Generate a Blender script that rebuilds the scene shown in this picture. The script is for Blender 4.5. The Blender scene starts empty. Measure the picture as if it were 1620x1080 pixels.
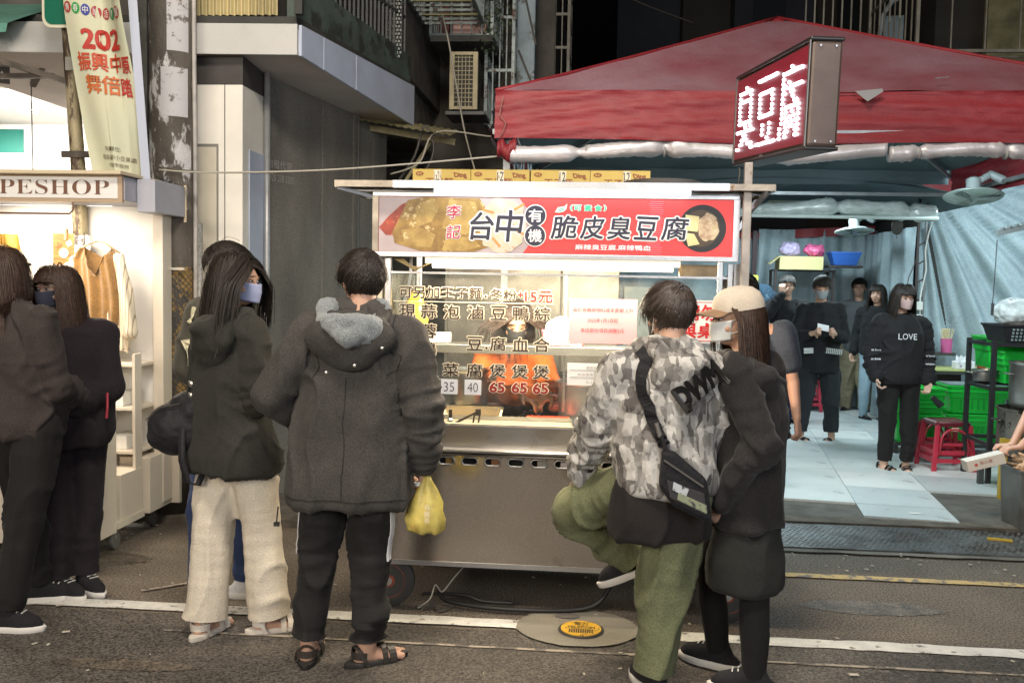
import bpy, bmesh, math, random
import numpy as np
from mathutils import Matrix, Vector, Euler
from mathutils.bvhtree import BVHTree
random.seed(7)
rng = np.random.default_rng(7)
SC = bpy.context.scene
COL = SC.collection
R = math.radians
# ------------------------------------------------------------------ camera
cam_d = bpy.data.cameras.new('camera'); cam = bpy.data.objects.new('camera', cam_d); COL.objects.link(cam)
SC.camera = cam
cam_d.sensor_width = 36; cam_d.lens = 36 * 1450 / 1620; cam_d.clip_start = .05; cam_d.clip_end = 300
cam.matrix_world = Matrix.Translation((0, 0, 1.55)) @ Matrix.Rotation(R(90 - 3.55), 4, 'X') @ Matrix.Rotation(R(1.1), 4, 'Z')
# ------------------------------------------------------------------ night sky
w = bpy.data.worlds.new('World'); SC.world = w; w.use_nodes = True
wn = w.node_tree; wn.nodes.clear()
wo = wn.nodes.new('ShaderNodeOutputWorld'); bg = wn.nodes.new('ShaderNodeBackground'); sky = wn.nodes.new('ShaderNodeTexSky')
sky.sky_type = 'NISHITA'; sky.sun_disc = False; sky.sun_elevation = R(-4); sky.sun_rotation = R(200)
sky.altitude = 20; sky.air_density = 1.6; sky.dust_density = 4
hs = wn.nodes.new('ShaderNodeHueSaturation'); hs.inputs['Saturation'].default_value = .25
wn.links.new(sky.outputs[0], hs.inputs['Color']); wn.links.new(hs.outputs[0], bg.inputs[0]); wn.links.new(bg.outputs[0], wo.inputs[0])
bg.inputs[1].default_value = .12
SC.view_settings.view_transform = 'Standard'; SC.view_settings.look = 'None'
SC.view_settings.exposure = 0.12; SC.view_settings.gamma = 1; SC.view_settings.use_curve_mapping = False
SC.render.engine = 'CYCLES'
cy = SC.cycles
cy.use_denoising = True; cy.max_bounces = 7; cy.diffuse_bounces = 4; cy.glossy_bounces = 4
cy.transmission_bounces = 6; cy.transparent_max_bounces = 12; cy.sample_clamp_indirect = 6; cy.blur_glossy = 1.0
cy.caustics_reflective = False; cy.caustics_refractive = False
# street frame: origin at the ground under the left end of the food cart, u along the street, v away from it
O = Vector((-0.573, 4.279, 0)); ANG = R(-4.8)
MS = Matrix.Translation(O) @ Matrix.Rotation(ANG, 4, 'Z')
def W(u, v, z=0): return MS @ Vector((u, v, z))
def area(name, u, v, z, sx, sy, power, col, aim, spread=180):
    l = bpy.data.lights.new(name, 'AREA'); l.shape = 'RECTANGLE'; l.size = sx; l.size_y = sy
    l.energy = power; l.color = col; l.spread = R(spread)
    o = bpy.data.objects.new(name, l); COL.objects.link(o)
    p = W(u, v, z); q = W(*aim); o.location = p
    o.rotation_euler = (q - p).to_track_quat('-Z', 'Y').to_euler()
    return o
# unseen fill lights added behind the camera, standing in for shop and street lighting
area('fill_light_warm', -2.4, -6.8, 3.0, 4.6, 2.2, 320, (1, .88, .74), (-1.2, 2, 1.3))
area('fill_light_cool', 3.6, -6.8, 3.1, 3.4, 2.2, 175, (.88, .93, 1), (1.8, 2.5, 1.6))
area('fill_light_overhead', .4, -3.0, 5.6, 1.6, .8, 250, (1, .88, .74), (.3, 2.0, 0))
# ------------------------------------------------------------------ mesh builder
class MB:
    def __init__(s): s.v = []; s.f = []; s.m = []; s.mi = 0
    def add(s, vs, fs):
        n = len(s.v); s.v += [tuple(x) for x in vs]
        for f in fs: s.f.append(tuple(i + n for i in f)); s.m.append(s.mi)
        return s
    def box(s, x0, x1, y0, y1, z0, z1, M=None):
        vs = [(x0,y0,z0),(x1,y0,z0),(x1,y1,z0),(x0,y1,z0),(x0,y0,z1),(x1,y0,z1),(x1,y1,z1),(x0,y1,z1)]
        if M is not None: vs = [M @ Vector(v) for v in vs]
        return s.add(vs, [(0,3,2,1),(4,5,6,7),(0,1,5,4),(1,2,6,5),(2,3,7,6),(3,0,4,7)])
    def bar(s, a, b, w, h=None, up=(0,0,1)):
        a = Vector(a); b = Vector(b); h = h or w; d = b - a; L = d.length; d.normalize()
        up = Vector(up)
        if abs(d.dot(up)) > .98: up = Vector((0,1,0))
        x = d.cross(up).normalized(); z = x.cross(d)
        M = Matrix((x, d, z)).transposed().to_4x4(); M.translation = a
        return s.box(-w/2, w/2, 0, L, -h/2, h/2, M)
    def loft(s, rings, closed=True, caps=True):
        n = len(rings[0]); base = len(s.v)
        for r in rings: s.v += [tuple(p) for p in r]
        m = n if closed else n - 1
        for i in range(len(rings) - 1):
            for j in range(m):
                a = base + i*n + j; b = base + i*n + (j+1) % n
                s.f.append((a, b, b+n, a+n)); s.m.append(s.mi)
        if caps and closed:
            s.f.append(tuple(base + j for j in reversed(range(n)))); s.m.append(s.mi)
            s.f.append(tuple(base + (len(rings)-1)*n + j for j in range(n))); s.m.append(s.mi)
        return s
    def tube(s, pts, r, n=8, caps=True):
        pts = [Vector(p) for p in pts]; k = len(pts)
        rs = r if isinstance(r, (list, tuple)) else [r]*k
        up = None; rings = []
        for i, p in enumerate(pts):
            d = (pts[min(i+1,k-1)] - pts[max(i-1,0)])
            if d.length < 1e-9: d = Vector((0,0,1))
            d.normalize()
            if up is None:
                up = Vector((0,0,1)) if abs(d.z) < .9 else Vector((0,1,0))
            x = d.cross(up)
            if x.length < 1e-5: x = d.cross(Vector((.3,.8,.1)))
            x.normalize(); y = x.cross(d).normalized(); up = y
            rings.append([p + (x*math.cos(t) + y*math.sin(t))*rs[i] for t in [2*math.pi*j/n for j in range(n)]])
        return s.loft(rings, True, caps)
    def lathe(s, prof, n=24, c=(0,0,0), M=None, caps=True):
        rings = []
        for r, z in prof:
            ring = [Vector((c[0]+r*math.cos(2*math.pi*j/n), c[1]+r*math.sin(2*math.pi*j/n), c[2]+z)) for j in range(n)]
            if M is not None: ring = [M @ p for p in ring]
            rings.append(ring)
        return s.loft(rings, True, caps)
    def ell(s, c, r, M=None, nu=14, nv=9):
        rings = []
        for i in range(nv+1):
            a = math.pi*(i/nv) ; a = min(max(a, .06), math.pi-.06)
            ring = [Vector((math.sin(a)*math.cos(t)*r[0], math.sin(a)*math.sin(t)*r[1], -math.cos(a)*r[2])) for t in [2*math.pi*j/nu for j in range(nu)]]
            if M is not None: ring = [M @ p for p in ring]
            rings.append([p + Vector(c) for p in ring])
        return s.loft(rings)
    def cap(s, a, b, ra, rb, n=12, sx=1.0):
        a = Vector(a); b = Vector(b); d = (b-a); L = d.length
        if L < 1e-6: return s.ell(a, (ra,)*3)
        d.normalize(); pts = []; rs = []
        for t in (-.98,-.8,-.45,0): pts.append(a + d*(t*ra)); rs.append(ra*math.sqrt(1-t*t))
        for q in (.33,.66): pts.append(a + d*L*q); rs.append(ra+(rb-ra)*q)
        for t in (0,.45,.8,.98): pts.append(b + d*(t*rb)); rs.append(rb*math.sqrt(1-t*t))
        return s.tube(pts, rs, n)
    def chain(s, pts, rs, n=12):
        for i in range(len(pts)-1): s.cap(pts[i], pts[i+1], rs[i], rs[i+1], n)
        return s
    def grid(s, fn, nu, nv):
        base = len(s.v)
        for j in range(nv+1):
            for i in range(nu+1): s.v.append(tuple(fn(i/nu, j/nv)))
        for j in range(nv):
            for i in range(nu):
                a = base + j*(nu+1) + i; s.f.append((a, a+1, a+nu+2, a+nu+1)); s.m.append(s.mi)
        return s
    def poly(s, pts): return s.add(pts, [tuple(range(len(pts)))])
    def prism(s, pts, y0, y1):
        """outline in the x/z plane given depth along y"""
        n = len(pts); vs = [(p[0], y0, p[1]) for p in pts] + [(p[0], y1, p[1]) for p in pts]
        return s.add(vs, [tuple(range(n)), tuple(reversed(range(n, 2*n)))] + [(i, i+n, (i+1)%n+n, (i+1)%n) for i in range(n)])
    def mesh(s, name, smooth=False):
        me = bpy.data.meshes.new(name); me.from_pydata(s.v, [], s.f)
        if any(s.m): me.polygons.foreach_set('material_index', s.m)
        bm = bmesh.new(); bm.from_mesh(me); bmesh.ops.recalc_face_normals(bm, faces=bm.faces); bm.to_mesh(me); bm.free()
        me.polygons.foreach_set('use_smooth', [smooth]*len(me.polygons)); me.update()
        return me
    def build(s, name, mat, parent=None, smooth=False, bev=0, M=None, label=None, sharp=None):
        me = s.mesh(name, smooth)
        for m in (mat if isinstance(mat, (list, tuple)) else [mat]): me.materials.append(m)
        if smooth and sharp: me.set_sharp_from_angle(angle=R(sharp))
        o = bpy.data.objects.new(name, me); COL.objects.link(o)
        if parent is not None: o.parent = parent
        if M is not None: o.matrix_local = M
        if bev:
            b = o.modifiers.new('bevel', 'BEVEL'); b.width = bev; b.segments = 2; b.limit_method = 'ANGLE'; b.angle_limit = R(40)
        if label: o['label'] = label
        return o
def tag(o, label=None, cat=None, group=None, kind=None):
    if label: o['label'] = label
    if cat: o['category'] = cat
    if group: o['group'] = group
    if kind: o['kind'] = kind
    return o
def thing(name, label, cat, uvz, rot=0, group=None):
    o = bpy.data.objects.new(name, None); COL.objects.link(o); o.empty_display_size = .1
    o.location = W(*uvz); o.rotation_euler = (0, 0, ANG + rot)
    return tag(o, label, cat, group)
def put(o, u=0, v=0, z=0, rot=0):
    """stand a top-level mesh in the street frame"""
    o.location = W(u, v, z); o.rotation_euler = (0, 0, ANG + rot); return o
def structure(name, mb, mat, smooth=False):
    o = mb.build(name, mat, smooth=smooth); put(o); o['kind'] = 'structure'; return o
def dup(root, uvz=None, rot=None, label=None, dz=0):
    r = root.copy(); COL.objects.link(r)
    if uvz is not None: r.location = W(*uvz)
    if rot is not None: r.rotation_euler = (0, 0, ANG + rot)
    if label: r['label'] = label
    for ch in list(root.children):
        c = ch.copy(); COL.objects.link(c); c.parent = r; c.matrix_parent_inverse = ch.matrix_parent_inverse
        for g in list(ch.children):
            d = g.copy(); COL.objects.link(d); d.parent = c; d.matrix_parent_inverse = g.matrix_parent_inverse
    return r
def clone(o, M, parent=None):
    c = o.copy(); COL.objects.link(c); c.parent = parent if parent is not None else o.parent
    c.matrix_local = M; return c
T = Matrix.Translation
def RX(a): return Matrix.Rotation(R(a), 4, 'X')
def RY(a): return Matrix.Rotation(R(a), 4, 'Y')
def RZ(a): return Matrix.Rotation(R(a), 4, 'Z')
# ------------------------------------------------------------------ materials
_mats = {}
def mat(name, col=(.5,.5,.5), rough=.6, metal=0, var=0, vs=6, col2=None, bump=0, bs=60, grain=0, gs=400, spec=.5,
        emit=None, es=0, sheen=0, alpha=1, trans=0, detail=6, stretch=None, wear=None, ws=3, wt=.55, subs=0, coat=0):
    if name in _mats: return _mats[name]
    m = bpy.data.materials.new(name); m.use_nodes = True; nt = m.node_tree; b = nt.nodes['Principled BSDF']
    N = nt.nodes.new; Lk = nt.links.new
    b.inputs['Roughness'].default_value = rough; b.inputs['Metallic'].default_value = metal
    b.inputs['Specular IOR Level'].default_value = spec
    if sheen: b.inputs['Sheen Weight'].default_value = sheen; b.inputs['Sheen Roughness'].default_value = .5
    if coat: b.inputs['Coat Weight'].default_value = coat
    if trans: b.inputs['Transmission Weight'].default_value = trans
    if subs: b.inputs['Subsurface Weight'].default_value = subs; b.inputs['Subsurface Radius'].default_value = (.012,.005,.003); b.inputs['Subsurface Scale'].default_value = 1
    b.inputs['Alpha'].default_value = alpha
    tc = N('ShaderNodeTexCoord'); vec = tc.outputs['Object']
    if stretch:
        mp = N('ShaderNodeMapping'); mp.inputs['Scale'].default_value = stretch; Lk(vec, mp.inputs[0]); svec = mp.outputs[0]
    else: svec = vec
    out = None
    def noise(scale, vv, det=detail, rg=.6):
        n = N('ShaderNodeTexNoise'); n.inputs['Scale'].default_value = scale; n.inputs['Detail'].default_value = det
        n.inputs['Roughness'].default_value = rg; Lk(vv, n.inputs['Vector']); return n.outputs['Fac']
    def rgb(c): return (c[0], c[1], c[2], 1)
    def mix(fac, a, c):
        x = N('ShaderNodeMix'); x.data_type = 'RGBA'
        if isinstance(fac, float): x.inputs[0].default_value = fac
        else: Lk(fac, x.inputs[0])
        for sock, val in ((x.inputs[6], a), (x.inputs[7], c)):
            if isinstance(val, tuple): sock.default_value = rgb(val)
            else: Lk(val, sock)
        return x.outputs[2]
    def ramp(fac, p0, p1):
        r = N('ShaderNodeMapRange'); r.inputs['From Min'].default_value = p0; r.inputs['From Max'].default_value = p1
        Lk(fac, r.inputs['Value']); return r.outputs[0]
    out = col
    if var or col2:
        c2 = col2 or tuple(x*(1-var) for x in col); c1 = col if col2 else tuple(min(1, x*(1+var*.6)) for x in col)
        out = mix(ramp(noise(vs, svec), .32, .68), c1, c2)
    if wear:
        out = mix(ramp(noise(ws, svec, 9, .7), wt, wt+.05), out, wear)
    if grain:
        g = ramp(noise(gs, vec, 1), .3, .7)
        mm = N('ShaderNodeMix'); mm.data_type = 'RGBA'; mm.blend_type = 'MULTIPLY'; mm.inputs[0].default_value = 1
        if isinstance(out, tuple): mm.inputs[6].default_value = rgb(out)
        else: Lk(out, mm.inputs[6])
        gm = N('ShaderNodeMapRange'); gm.inputs['To Min'].default_value = 1-grain; gm.inputs['To Max'].default_value = 1+grain
        Lk(g, gm.inputs['Value']); cc = N('ShaderNodeCombineColor')
        for i in range(3): Lk(gm.outputs[0], cc.inputs[i])
        Lk(cc.outputs[0], mm.inputs[7]); out = mm.outputs[2]
    if isinstance(out, tuple): b.inputs['Base Color'].default_value = rgb(out)
    else: Lk(out, b.inputs['Base Color'])
    if bump:
        bn = N('ShaderNodeBump'); bn.inputs['Strength'].default_value = bump; bn.inputs['Distance'].default_value = .01
        Lk(noise(bs, svec, 8), bn.inputs['Height']); Lk(bn.outputs[0], b.inputs['Normal'])
    if emit:
        b.inputs['Emission Color'].default_value = rgb(emit); b.inputs['Emission Strength'].default_value = es
    _mats[name] = m; return m
def nodes(m): return m.node_tree, m.node_tree.nodes['Principled BSDF']
def mglass(name, tint=(.93,.96,.95), refl=.10, rough=.02, dirt=.08):
    m = bpy.data.materials.new(name); m.use_nodes = True; nt = m.node_tree; nt.nodes.clear(); N = nt.nodes.new; L = nt.links.new
    o = N('ShaderNodeOutputMaterial'); t = N('ShaderNodeBsdfTransparent'); g = N('ShaderNodeBsdfGlossy'); d = N('ShaderNodeBsdfDiffuse')
    t.inputs[0].default_value = (*tint, 1); g.inputs['Roughness'].default_value = rough; d.inputs[0].default_value = (.7,.68,.62,1)
    fr = N('ShaderNodeFresnel'); fr.inputs[0].default_value = 1.5
    mu = N('ShaderNodeMath'); mu.operation = 'MULTIPLY'; mu.inputs[1].default_value = refl*16; L(fr.outputs[0], mu.inputs[0]); mu.use_clamp = True
    mx = N('ShaderNodeMixShader'); L(mu.outputs[0], mx.inputs[0]); L(t.outputs[0], mx.inputs[1]); L(g.outputs[0], mx.inputs[2])
    nz = N('ShaderNodeTexNoise'); nz.inputs['Scale'].default_value = 5; nz.inputs['Detail'].default_value = 10
    tc = N('ShaderNodeTexCoord'); L(tc.outputs['Object'], nz.inputs['Vector'])
    mr = N('ShaderNodeMapRange'); mr.inputs['From Min'].default_value = .45; mr.inputs['From Max'].default_value = .75; mr.inputs['To Max'].default_value = dirt*2; mr.inputs['To Min'].default_value = dirt*.3
    L(nz.outputs[0], mr.inputs['Value'])
    m2 = N('ShaderNodeMixShader'); L(mr.outputs[0], m2.inputs[0]); L(mx.outputs[0], m2.inputs[1]); L(d.outputs[0], m2.inputs[2]); L(m2.outputs[0], o.inputs[0])
    return m
# ------------------------------------------------------------------ lettering
_fc = {}
def glyphs(body, bold=0, res=3):
    key = (body, bold)
    if key in _fc: return _fc[key]
    if bold > 0:      # thicker strokes: the same letter laid over itself, each copy a hair behind the last
        vs, fs = glyphs(body, 0); n = 8 if bold > .03 else 6; V = [vs]; F = list(fs)
        if bold > .06: n = 10
        for k in range(n):
            a = 2*math.pi*k/n; V.append(vs + np.array([bold*math.cos(a), bold*math.sin(a), -(k+1)*.00008])); F += [tuple(i+len(vs)*(k+1) for i in f) for f in fs]
        _fc[key] = (np.concatenate(V), F); return _fc[key]
    c = bpy.data.curves.new('t', 'FONT'); c.body = body; c.offset = min(0, bold); c.resolution_u = res; c.fill_mode = 'FRONT'
    o = bpy.data.objects.new('t', c); COL.objects.link(o); bpy.context.view_layer.update()
    me = bpy.data.meshes.new_from_object(o.evaluated_get(bpy.context.evaluated_depsgraph_get()))
    vs = np.array([v.co[:] for v in me.vertices]) if len(me.vertices) else np.zeros((1,3))
    fs = [tuple(p.vertices) for p in me.polygons]
    bpy.data.objects.remove(o); bpy.data.curves.remove(c); bpy.data.meshes.remove(me)
    _fc[key] = (vs, fs); return vs, fs
def lettering(body, m, parent, x0, x1, z0, z1, y, bold=0, shear=0, vertical=False, fn=None, name='lettering', wob=0):
    """text fitted into the x/z rectangle at depth y (facing -y)"""
    if vertical:
        n = len(body); h = (z1-z0)/n
        V = []; F = []; k = 0
        for i, ch in enumerate(body):
            if ch == ' ': continue
            vs, fs = glyphs(ch, bold); ref, _ = glyphs(ch, 0)
            a = ref.min(0); b = ref.max(0); sx = (x1-x0)/max(.6, b[0]-a[0]); sz = h*.9/max(.75, b[1]-a[1])
            cx = (a[0]+b[0])/2; cz = (a[1]+b[1])/2
            P = np.stack([(x0+x1)/2 + (vs[:,0]-cx)*sx, y - vs[:,2], z1 - (i+.5)*h + (vs[:,1]-cz)*sz], 1)
            V.append(P); F += [tuple(j+k for j in f) for f in fs]; k += len(P)
        V = np.concatenate(V)
    else:
        vs, F = glyphs(body, bold); ref, _ = glyphs(body, 0)
        a = ref.min(0); b = ref.max(0)
        X = (vs[:,0]-a[0])/(b[0]-a[0]); Z = (vs[:,1]-a[1])/(b[1]-a[1])
        V = np.stack([x0 + X*(x1-x0) + shear*(Z-.5)*(z1-z0), y - vs[:,2], z0 + Z*(z1-z0)], 1)
    if wob: V[:,2] += wob*np.sin(V[:,0]*40); V[:,0] += wob*np.sin(V[:,2]*55+1)
    if fn: V = np.array([fn(*p) for p in V])
    me = bpy.data.meshes.new(name); me.from_pydata(V.tolist(), [], F); me.materials.append(m); me.update()
    o = bpy.data.objects.new(name, me); COL.objects.link(o); o.parent = parent
    return o
# ------------------------------------------------------------------ soft noise in numpy
_K = rng.normal(size=(24,3)); _P = rng.uniform(0, 6.28, 24)
def snoise(p, fx, fy, fz, seed=0, n=7):
    q = p*np.array([fx,fy,fz]); s = 0
    for i in range(n):
        j = (i*5+seed*3) % 24; s = s + np.sin(q @ _K[j] + _P[(j+seed) % 24] + 1.3*np.sin(q @ _K[(j+7) % 24]*.6 + _P[(j+3) % 24]))
    return s/math.sqrt(n)
def remesh(mb, voxel=.012, smooth=6, disp=None, name='m', hole=None):
    """weld overlapping volumes into one continuous surface, then push it along its normals"""
    me = mb.mesh('tmp', False); o = bpy.data.objects.new('tmp', me); COL.objects.link(o)
    r = o.modifiers.new('r', 'REMESH'); r.mode = 'VOXEL'; r.voxel_size = voxel; r.adaptivity = 0
    if smooth:
        s = o.modifiers.new('s', 'SMOOTH'); s.factor = .5; s.iterations = smooth
    bpy.context.view_layer.update()
    out = bpy.data.meshes.new_from_object(o.evaluated_get(bpy.context.evaluated_depsgraph_get()))
    bpy.data.objects.remove(o); bpy.data.meshes.remove(me)
    out.name = name
    if disp is not None:
        n = len(out.vertices); co = np.empty(n*3); out.vertices.foreach_get('co', co); co = co.reshape(-1,3)
        no = np.empty(n*3); out.vertices.foreach_get('normal', no) if False else None
        no = np.array([v.normal[:] for v in out.vertices])
        co = co + no*disp(co, no)[:,None]; out.vertices.foreach_set('co', co.ravel())
    out.polygons.foreach_set('use_smooth', [True]*len(out.polygons)); out.update()
    return out
def obj(name, me, m, parent=None, M=None, label=None):
    if m is not None:
        me.materials.clear(); [me.materials.append(x) for x in (m if isinstance(m, (list,tuple)) else [m])]
    o = bpy.data.objects.new(name, me); COL.objects.link(o)
    if parent is not None: o.parent = parent
    if M is not None: o.matrix_local = M
    if label: o['label'] = label
    return o
# ================================================================== THE SETTING
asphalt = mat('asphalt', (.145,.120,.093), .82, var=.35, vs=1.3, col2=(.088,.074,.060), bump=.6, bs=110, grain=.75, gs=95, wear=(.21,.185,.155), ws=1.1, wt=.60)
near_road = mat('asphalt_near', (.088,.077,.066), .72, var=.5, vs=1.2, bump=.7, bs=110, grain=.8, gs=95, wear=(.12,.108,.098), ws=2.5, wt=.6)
paint_w = mat('road_paint_white', (.62,.61,.57), .7, var=.2, vs=9, wear=(.2,.18,.16), ws=14, wt=.57, grain=.2, bump=.3, bs=120)
paint_y = mat('road_paint_yellow', (.42,.31,.13), .75, wear=(.14,.125,.11), ws=10, wt=.5, grain=.25)
concrete_patch = mat('patch_concrete', (.21,.19,.15), .85, var=.3, vs=6, col2=(.18,.17,.14), bump=.5, bs=90, grain=.35)
dark_gap = mat('dark_grime', (.035,.032,.028), .8, var=.3, vs=12, bump=.4)
ground = MB().box(-40, 40, -30, 60, -.3, 0)
structure('road', ground, asphalt)
def strip(name, u0, u1, v0, v1, z, m, jag=0, th=.003, n=60):
    mb = MB(); top = []; bot = []
    for i in range(n+1):
        u = u0 + (u1-u0)*i/n
        top.append((u, v1 + random.uniform(-1,1)*jag)); bot.append((u, v0 + random.uniform(-1,1)*jag))
    vs = [(a[0], a[1], z) for a in bot] + [(a[0], a[1], z) for a in top]
    mb.add(vs, [(i, i+1, n+2+i, n+1+i) for i in range(n)])
    o = mb.build(name, m); put(o); o['kind'] = 'structure'; return o
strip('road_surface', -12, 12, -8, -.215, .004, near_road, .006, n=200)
strip('road_line', -6, .655, -.185, -.085, .008, paint_w, .004)
strip('road_line', 1.165, 5.6, -.235, -.135, .008, paint_w, .007)
strip('road_line', -.9, 5.5, -.425, -.405, .008, mat('thin_line', (.30,.26,.21), .8, wear=(.1,.09,.08), ws=9, wt=.5), .003)
strip('road_line', 1.25, 5.8, .755, .825, .008, paint_y, .004)
o = MB().box(-.16,.16,-.012,.012,0,.003).build('road_mark', _mats['thin_line']); put(o, -1.12, .16, .006, R(38)); o['kind'] = 'structure'
def blob(u, v, ru, rv, z, m, name, n=48, jag=.02, kind='structure'):
    mb = MB(); pts = [(u + ru*math.cos(t)*(1+random.uniform(-jag,jag)), v + rv*math.sin(t)*(1+random.uniform(-jag,jag)), z) for t in [2*math.pi*i/n for i in range(n)]]
    mb.poly(pts); o = mb.build(name, m); put(o)
    if kind: o['kind'] = kind
    return o
blob(.91, -.145, .275, .225, .012, concrete_patch, 'concrete_patch')
blob(.86, -.02, .06, .035, .016, mat('stain', (.1,.09,.08), .8, var=.3), 'pavement_stain', jag=.05)
for u_, v_, a_, b_ in ((2.35,.33,.34,.10),(-1.75,.55,.3,.13),(.2,-.9,.4,.07),(2.6,-.62,.35,.06),(-.9,-.78,.3,.05),(3.3,.12,.22,.06)):
    blob(u_, v_, a_, b_, (.0022 if v_ > -.2 else .0062), mat('oil_stain', (.092,.078,.062), .55, var=.5, vs=7, bump=.6, bs=110, grain=.7, gs=95, wear=(.12,.10,.08), ws=9, wt=.5), 'pavement_stain', jag=.10, n=60)
# manhole cover
mh = thing('manhole_cover', 'small round yellow painted manhole cover with raised writing in the grey road patch', 'manhole cover', (.925, -.185, .012))
gold = mat('gold_paint', (.62,.36,.035), .5, wear=(.06,.045,.02), ws=40, wt=.58, bump=.3)
MB().lathe([(.098,0),(.102,.004),(.098,.008)], 40).build('rim', mat('cast_iron', (.03,.028,.025), .6, bump=.3), mh)
MB().lathe([(.09,.002),(.09,.011)], 40).build('cover', gold, mh)
def flat(x, y, z): return (x, z, y)
iron = mat('iron_text', (.05,.04,.02), .6)
lettering('電力', iron, mh, -.03,.03,.03,.068,.0125, fn=flat, bold=.02)
lettering('TELECOM', iron, mh, -.062,.062,-.008,.02,.0125, fn=flat, bold=.02)
for k in range(11):
    MB().box(-.0035,.0035,-.02,.02,.011,.0125).build('slot', iron, mh, M=T((-.05+k*.01, -.035, 0)))
# litter
lit = MB()
for k in range(150):
    u = random.uniform(-2, 4.4); v = random.choice([random.uniform(-.9,1.25), random.uniform(.9,1.3)]); s = random.uniform(.003,.011)
    if random.random() < .05: s *= 2.2
    a = random.uniform(0,3.14); Mx = T((u, v, .010)) @ RZ(math.degrees(a))
    lit.box(-s, s, -s*.5, s*.5, 0, .0025, Mx)
o = lit.build('litter', mat('litter', (.5,.46,.38), .8, var=.5, vs=2)); put(o); tag(o, 'tiny pale scraps of litter scattered over the asphalt', 'litter', kind='stuff')
# raised edge, diamond plate, tiled floor
strip('pavement', 1.3, 6, 1.24, 1.30, .012, mat('concrete_lip', (.16,.145,.12), .85, var=.35, vs=5, bump=.5, grain=.3), .01, n=50)
structure('kerb', MB().box(1.25, 6, 1.87, 2.02, 0, .035), mat('kerb_dirty', (.10,.085,.065), .9, var=.5, vs=8, bump=.8, bs=60, grain=.4))
plate_m = mat('diamond_plate', (.13,.14,.14), .42, metal=.55, var=.4, vs=3, wear=(.06,.055,.05), ws=4, wt=.5, grain=.2)
for a, b in ((1.3, 3.2), (3.203, 5.4)):
    pl = MB().box(a, b, 1.30, 1.865, .004, .022)
    o = structure('ramp_plate', pl, plate_m)
stud = MB()
for i in range(118):
    for j in range(17):
        u = 1.33 + i*.034 + (j % 2)*.017; v = 1.325 + j*.032
        a = 42 if (i+j) % 2 else -42
        stud.box(-.011, .011, -.0026, .0026, 0, .003, T((u, v, .0225)) @ RZ(a))
o = stud.build('plate_studs', mat('stud_metal', (.32,.33,.33), .4, metal=.7, var=.4, vs=5)); put(o); tag(o, 'raised diamond studs of the steel plate', 'studs', kind='stuff')
tile_m = [mat('floor_tile_%s' % c, k, .34, var=.18, vs=1.1, wear=(.30,.32,.31), ws=2.2, wt=.56, grain=.14, gs=120) for c, k in
          (('pale', (.56,.60,.59)), ('grey', (.48,.53,.53)), ('bright', (.64,.66,.64)))]
structure('floor', MB().box(1.0, 6.0, 2.02, 9.5, 0, .028), mat('grout_dark', (.10,.095,.08), .9, var=.4, vs=6, bump=.6, grain=.3))
tm = MB().box(.002, .598, .002, .598, 0, .016).mesh('tile')
tm.materials.append(tile_m[0])
t_short = MB().box(.002,.598,.235,.598,0,.016).mesh('tile_cut')
for i in range(-3, 7):
    for j in range(-1, 12):
        if (i, j) in ((0,-1),(2,-1),(2,0),(-3,-1),(3,-1),(4,-1)): continue
        p_ = Vector((2.26,2.51)) + Vector((math.cos(R(-8)),math.sin(R(-8))))*.6*i + Vector((-math.sin(R(-8)),math.cos(R(-8))))*.6*j
        if p_.x < 1.0 and j < 2: continue
        o = bpy.data.objects.new('floor_tile', t_short if j == -1 else tm); COL.objects.link(o)
        if not o.data.materials: o.data.materials.append(tile_m[0])
        o.location = W(p_.x, p_.y, .028+random.uniform(-.0012,.0012)); o.rotation_euler = (random.uniform(-.002,.002),random.uniform(-.002,.002),ANG+R(-8))
        o.material_slots[0].link = 'OBJECT'; o.material_slots[0].material = tile_m[(i*7+j*3+(i*j)%4) % 3]
        o['kind'] = 'structure'
blob(3.17, 2.17, .05, .02, .048, mat('paper_scrap', (.75,.74,.7), .7), 'floor_scrap', jag=.3, n=14)
# left hand pavement: bright concrete patch and drain at the foot of the wall
structure('pavement', MB().box(-6, .2, 1.32, 1.75, 0, .05), mat('kerb_left', (.12,.105,.085), .9, var=.5, vs=7, bump=.8, bs=50, grain=.4))
# ------------------------------------------------------------------ building with the overhanging slab
dirty_wall = mat('wall_dark_stone', (.15,.142,.125), .8, var=.35, vs=2.2, bump=.25, bs=120, grain=.5, gs=220, stretch=(1,1,.35))
white_panel = mat('panel_white', (.76,.73,.66), .5, var=.08, vs=3, grain=.08)
dark_band = mat('band_dark', (.05,.045,.042), .6, var=.2, grain=.4)
slab_white = mat('slab_white', (.52,.52,.50), .6, var=.1, vs=2, grain=.12, wear=(.36,.36,.36), ws=2, wt=.6)
slab_cool_lit = mat('slab_fascia', (.44,.50,.62), .6, var=.12, vs=3, grain=.12, wear=(.2,.2,.22), ws=6, wt=.66)  # bluish cast of cool light on the right sides put into the colour
soffit_m = mat('soffit', (.52,.47,.44), .8, var=.15, vs=2, grain=.2)
bld = thing('corner_building', 'grey building corner with a white pillar and a pale overhanging slab over the dark wall', 'building', (-1.0, 1.5, 0))
def rel(u, v, z=0): return (u+1.0, v-1.5, z)
def bq(mb, pts, z0f, z1f):
    """vertical-sided block over an outline in street coordinates, bottom and top heights by corner"""
    n = len(pts); lo = [rel(p[0], p[1], z) for p, z in zip(pts, z0f)]; hi = [rel(p[0], p[1], z) for p, z in zip(pts, z1f)]
    return mb.add(lo+hi, [tuple(reversed(range(n))), tuple(range(n,2*n))] + [(i,(i+1)%n,(i+1)%n+n,i+n) for i in range(n)])
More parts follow.
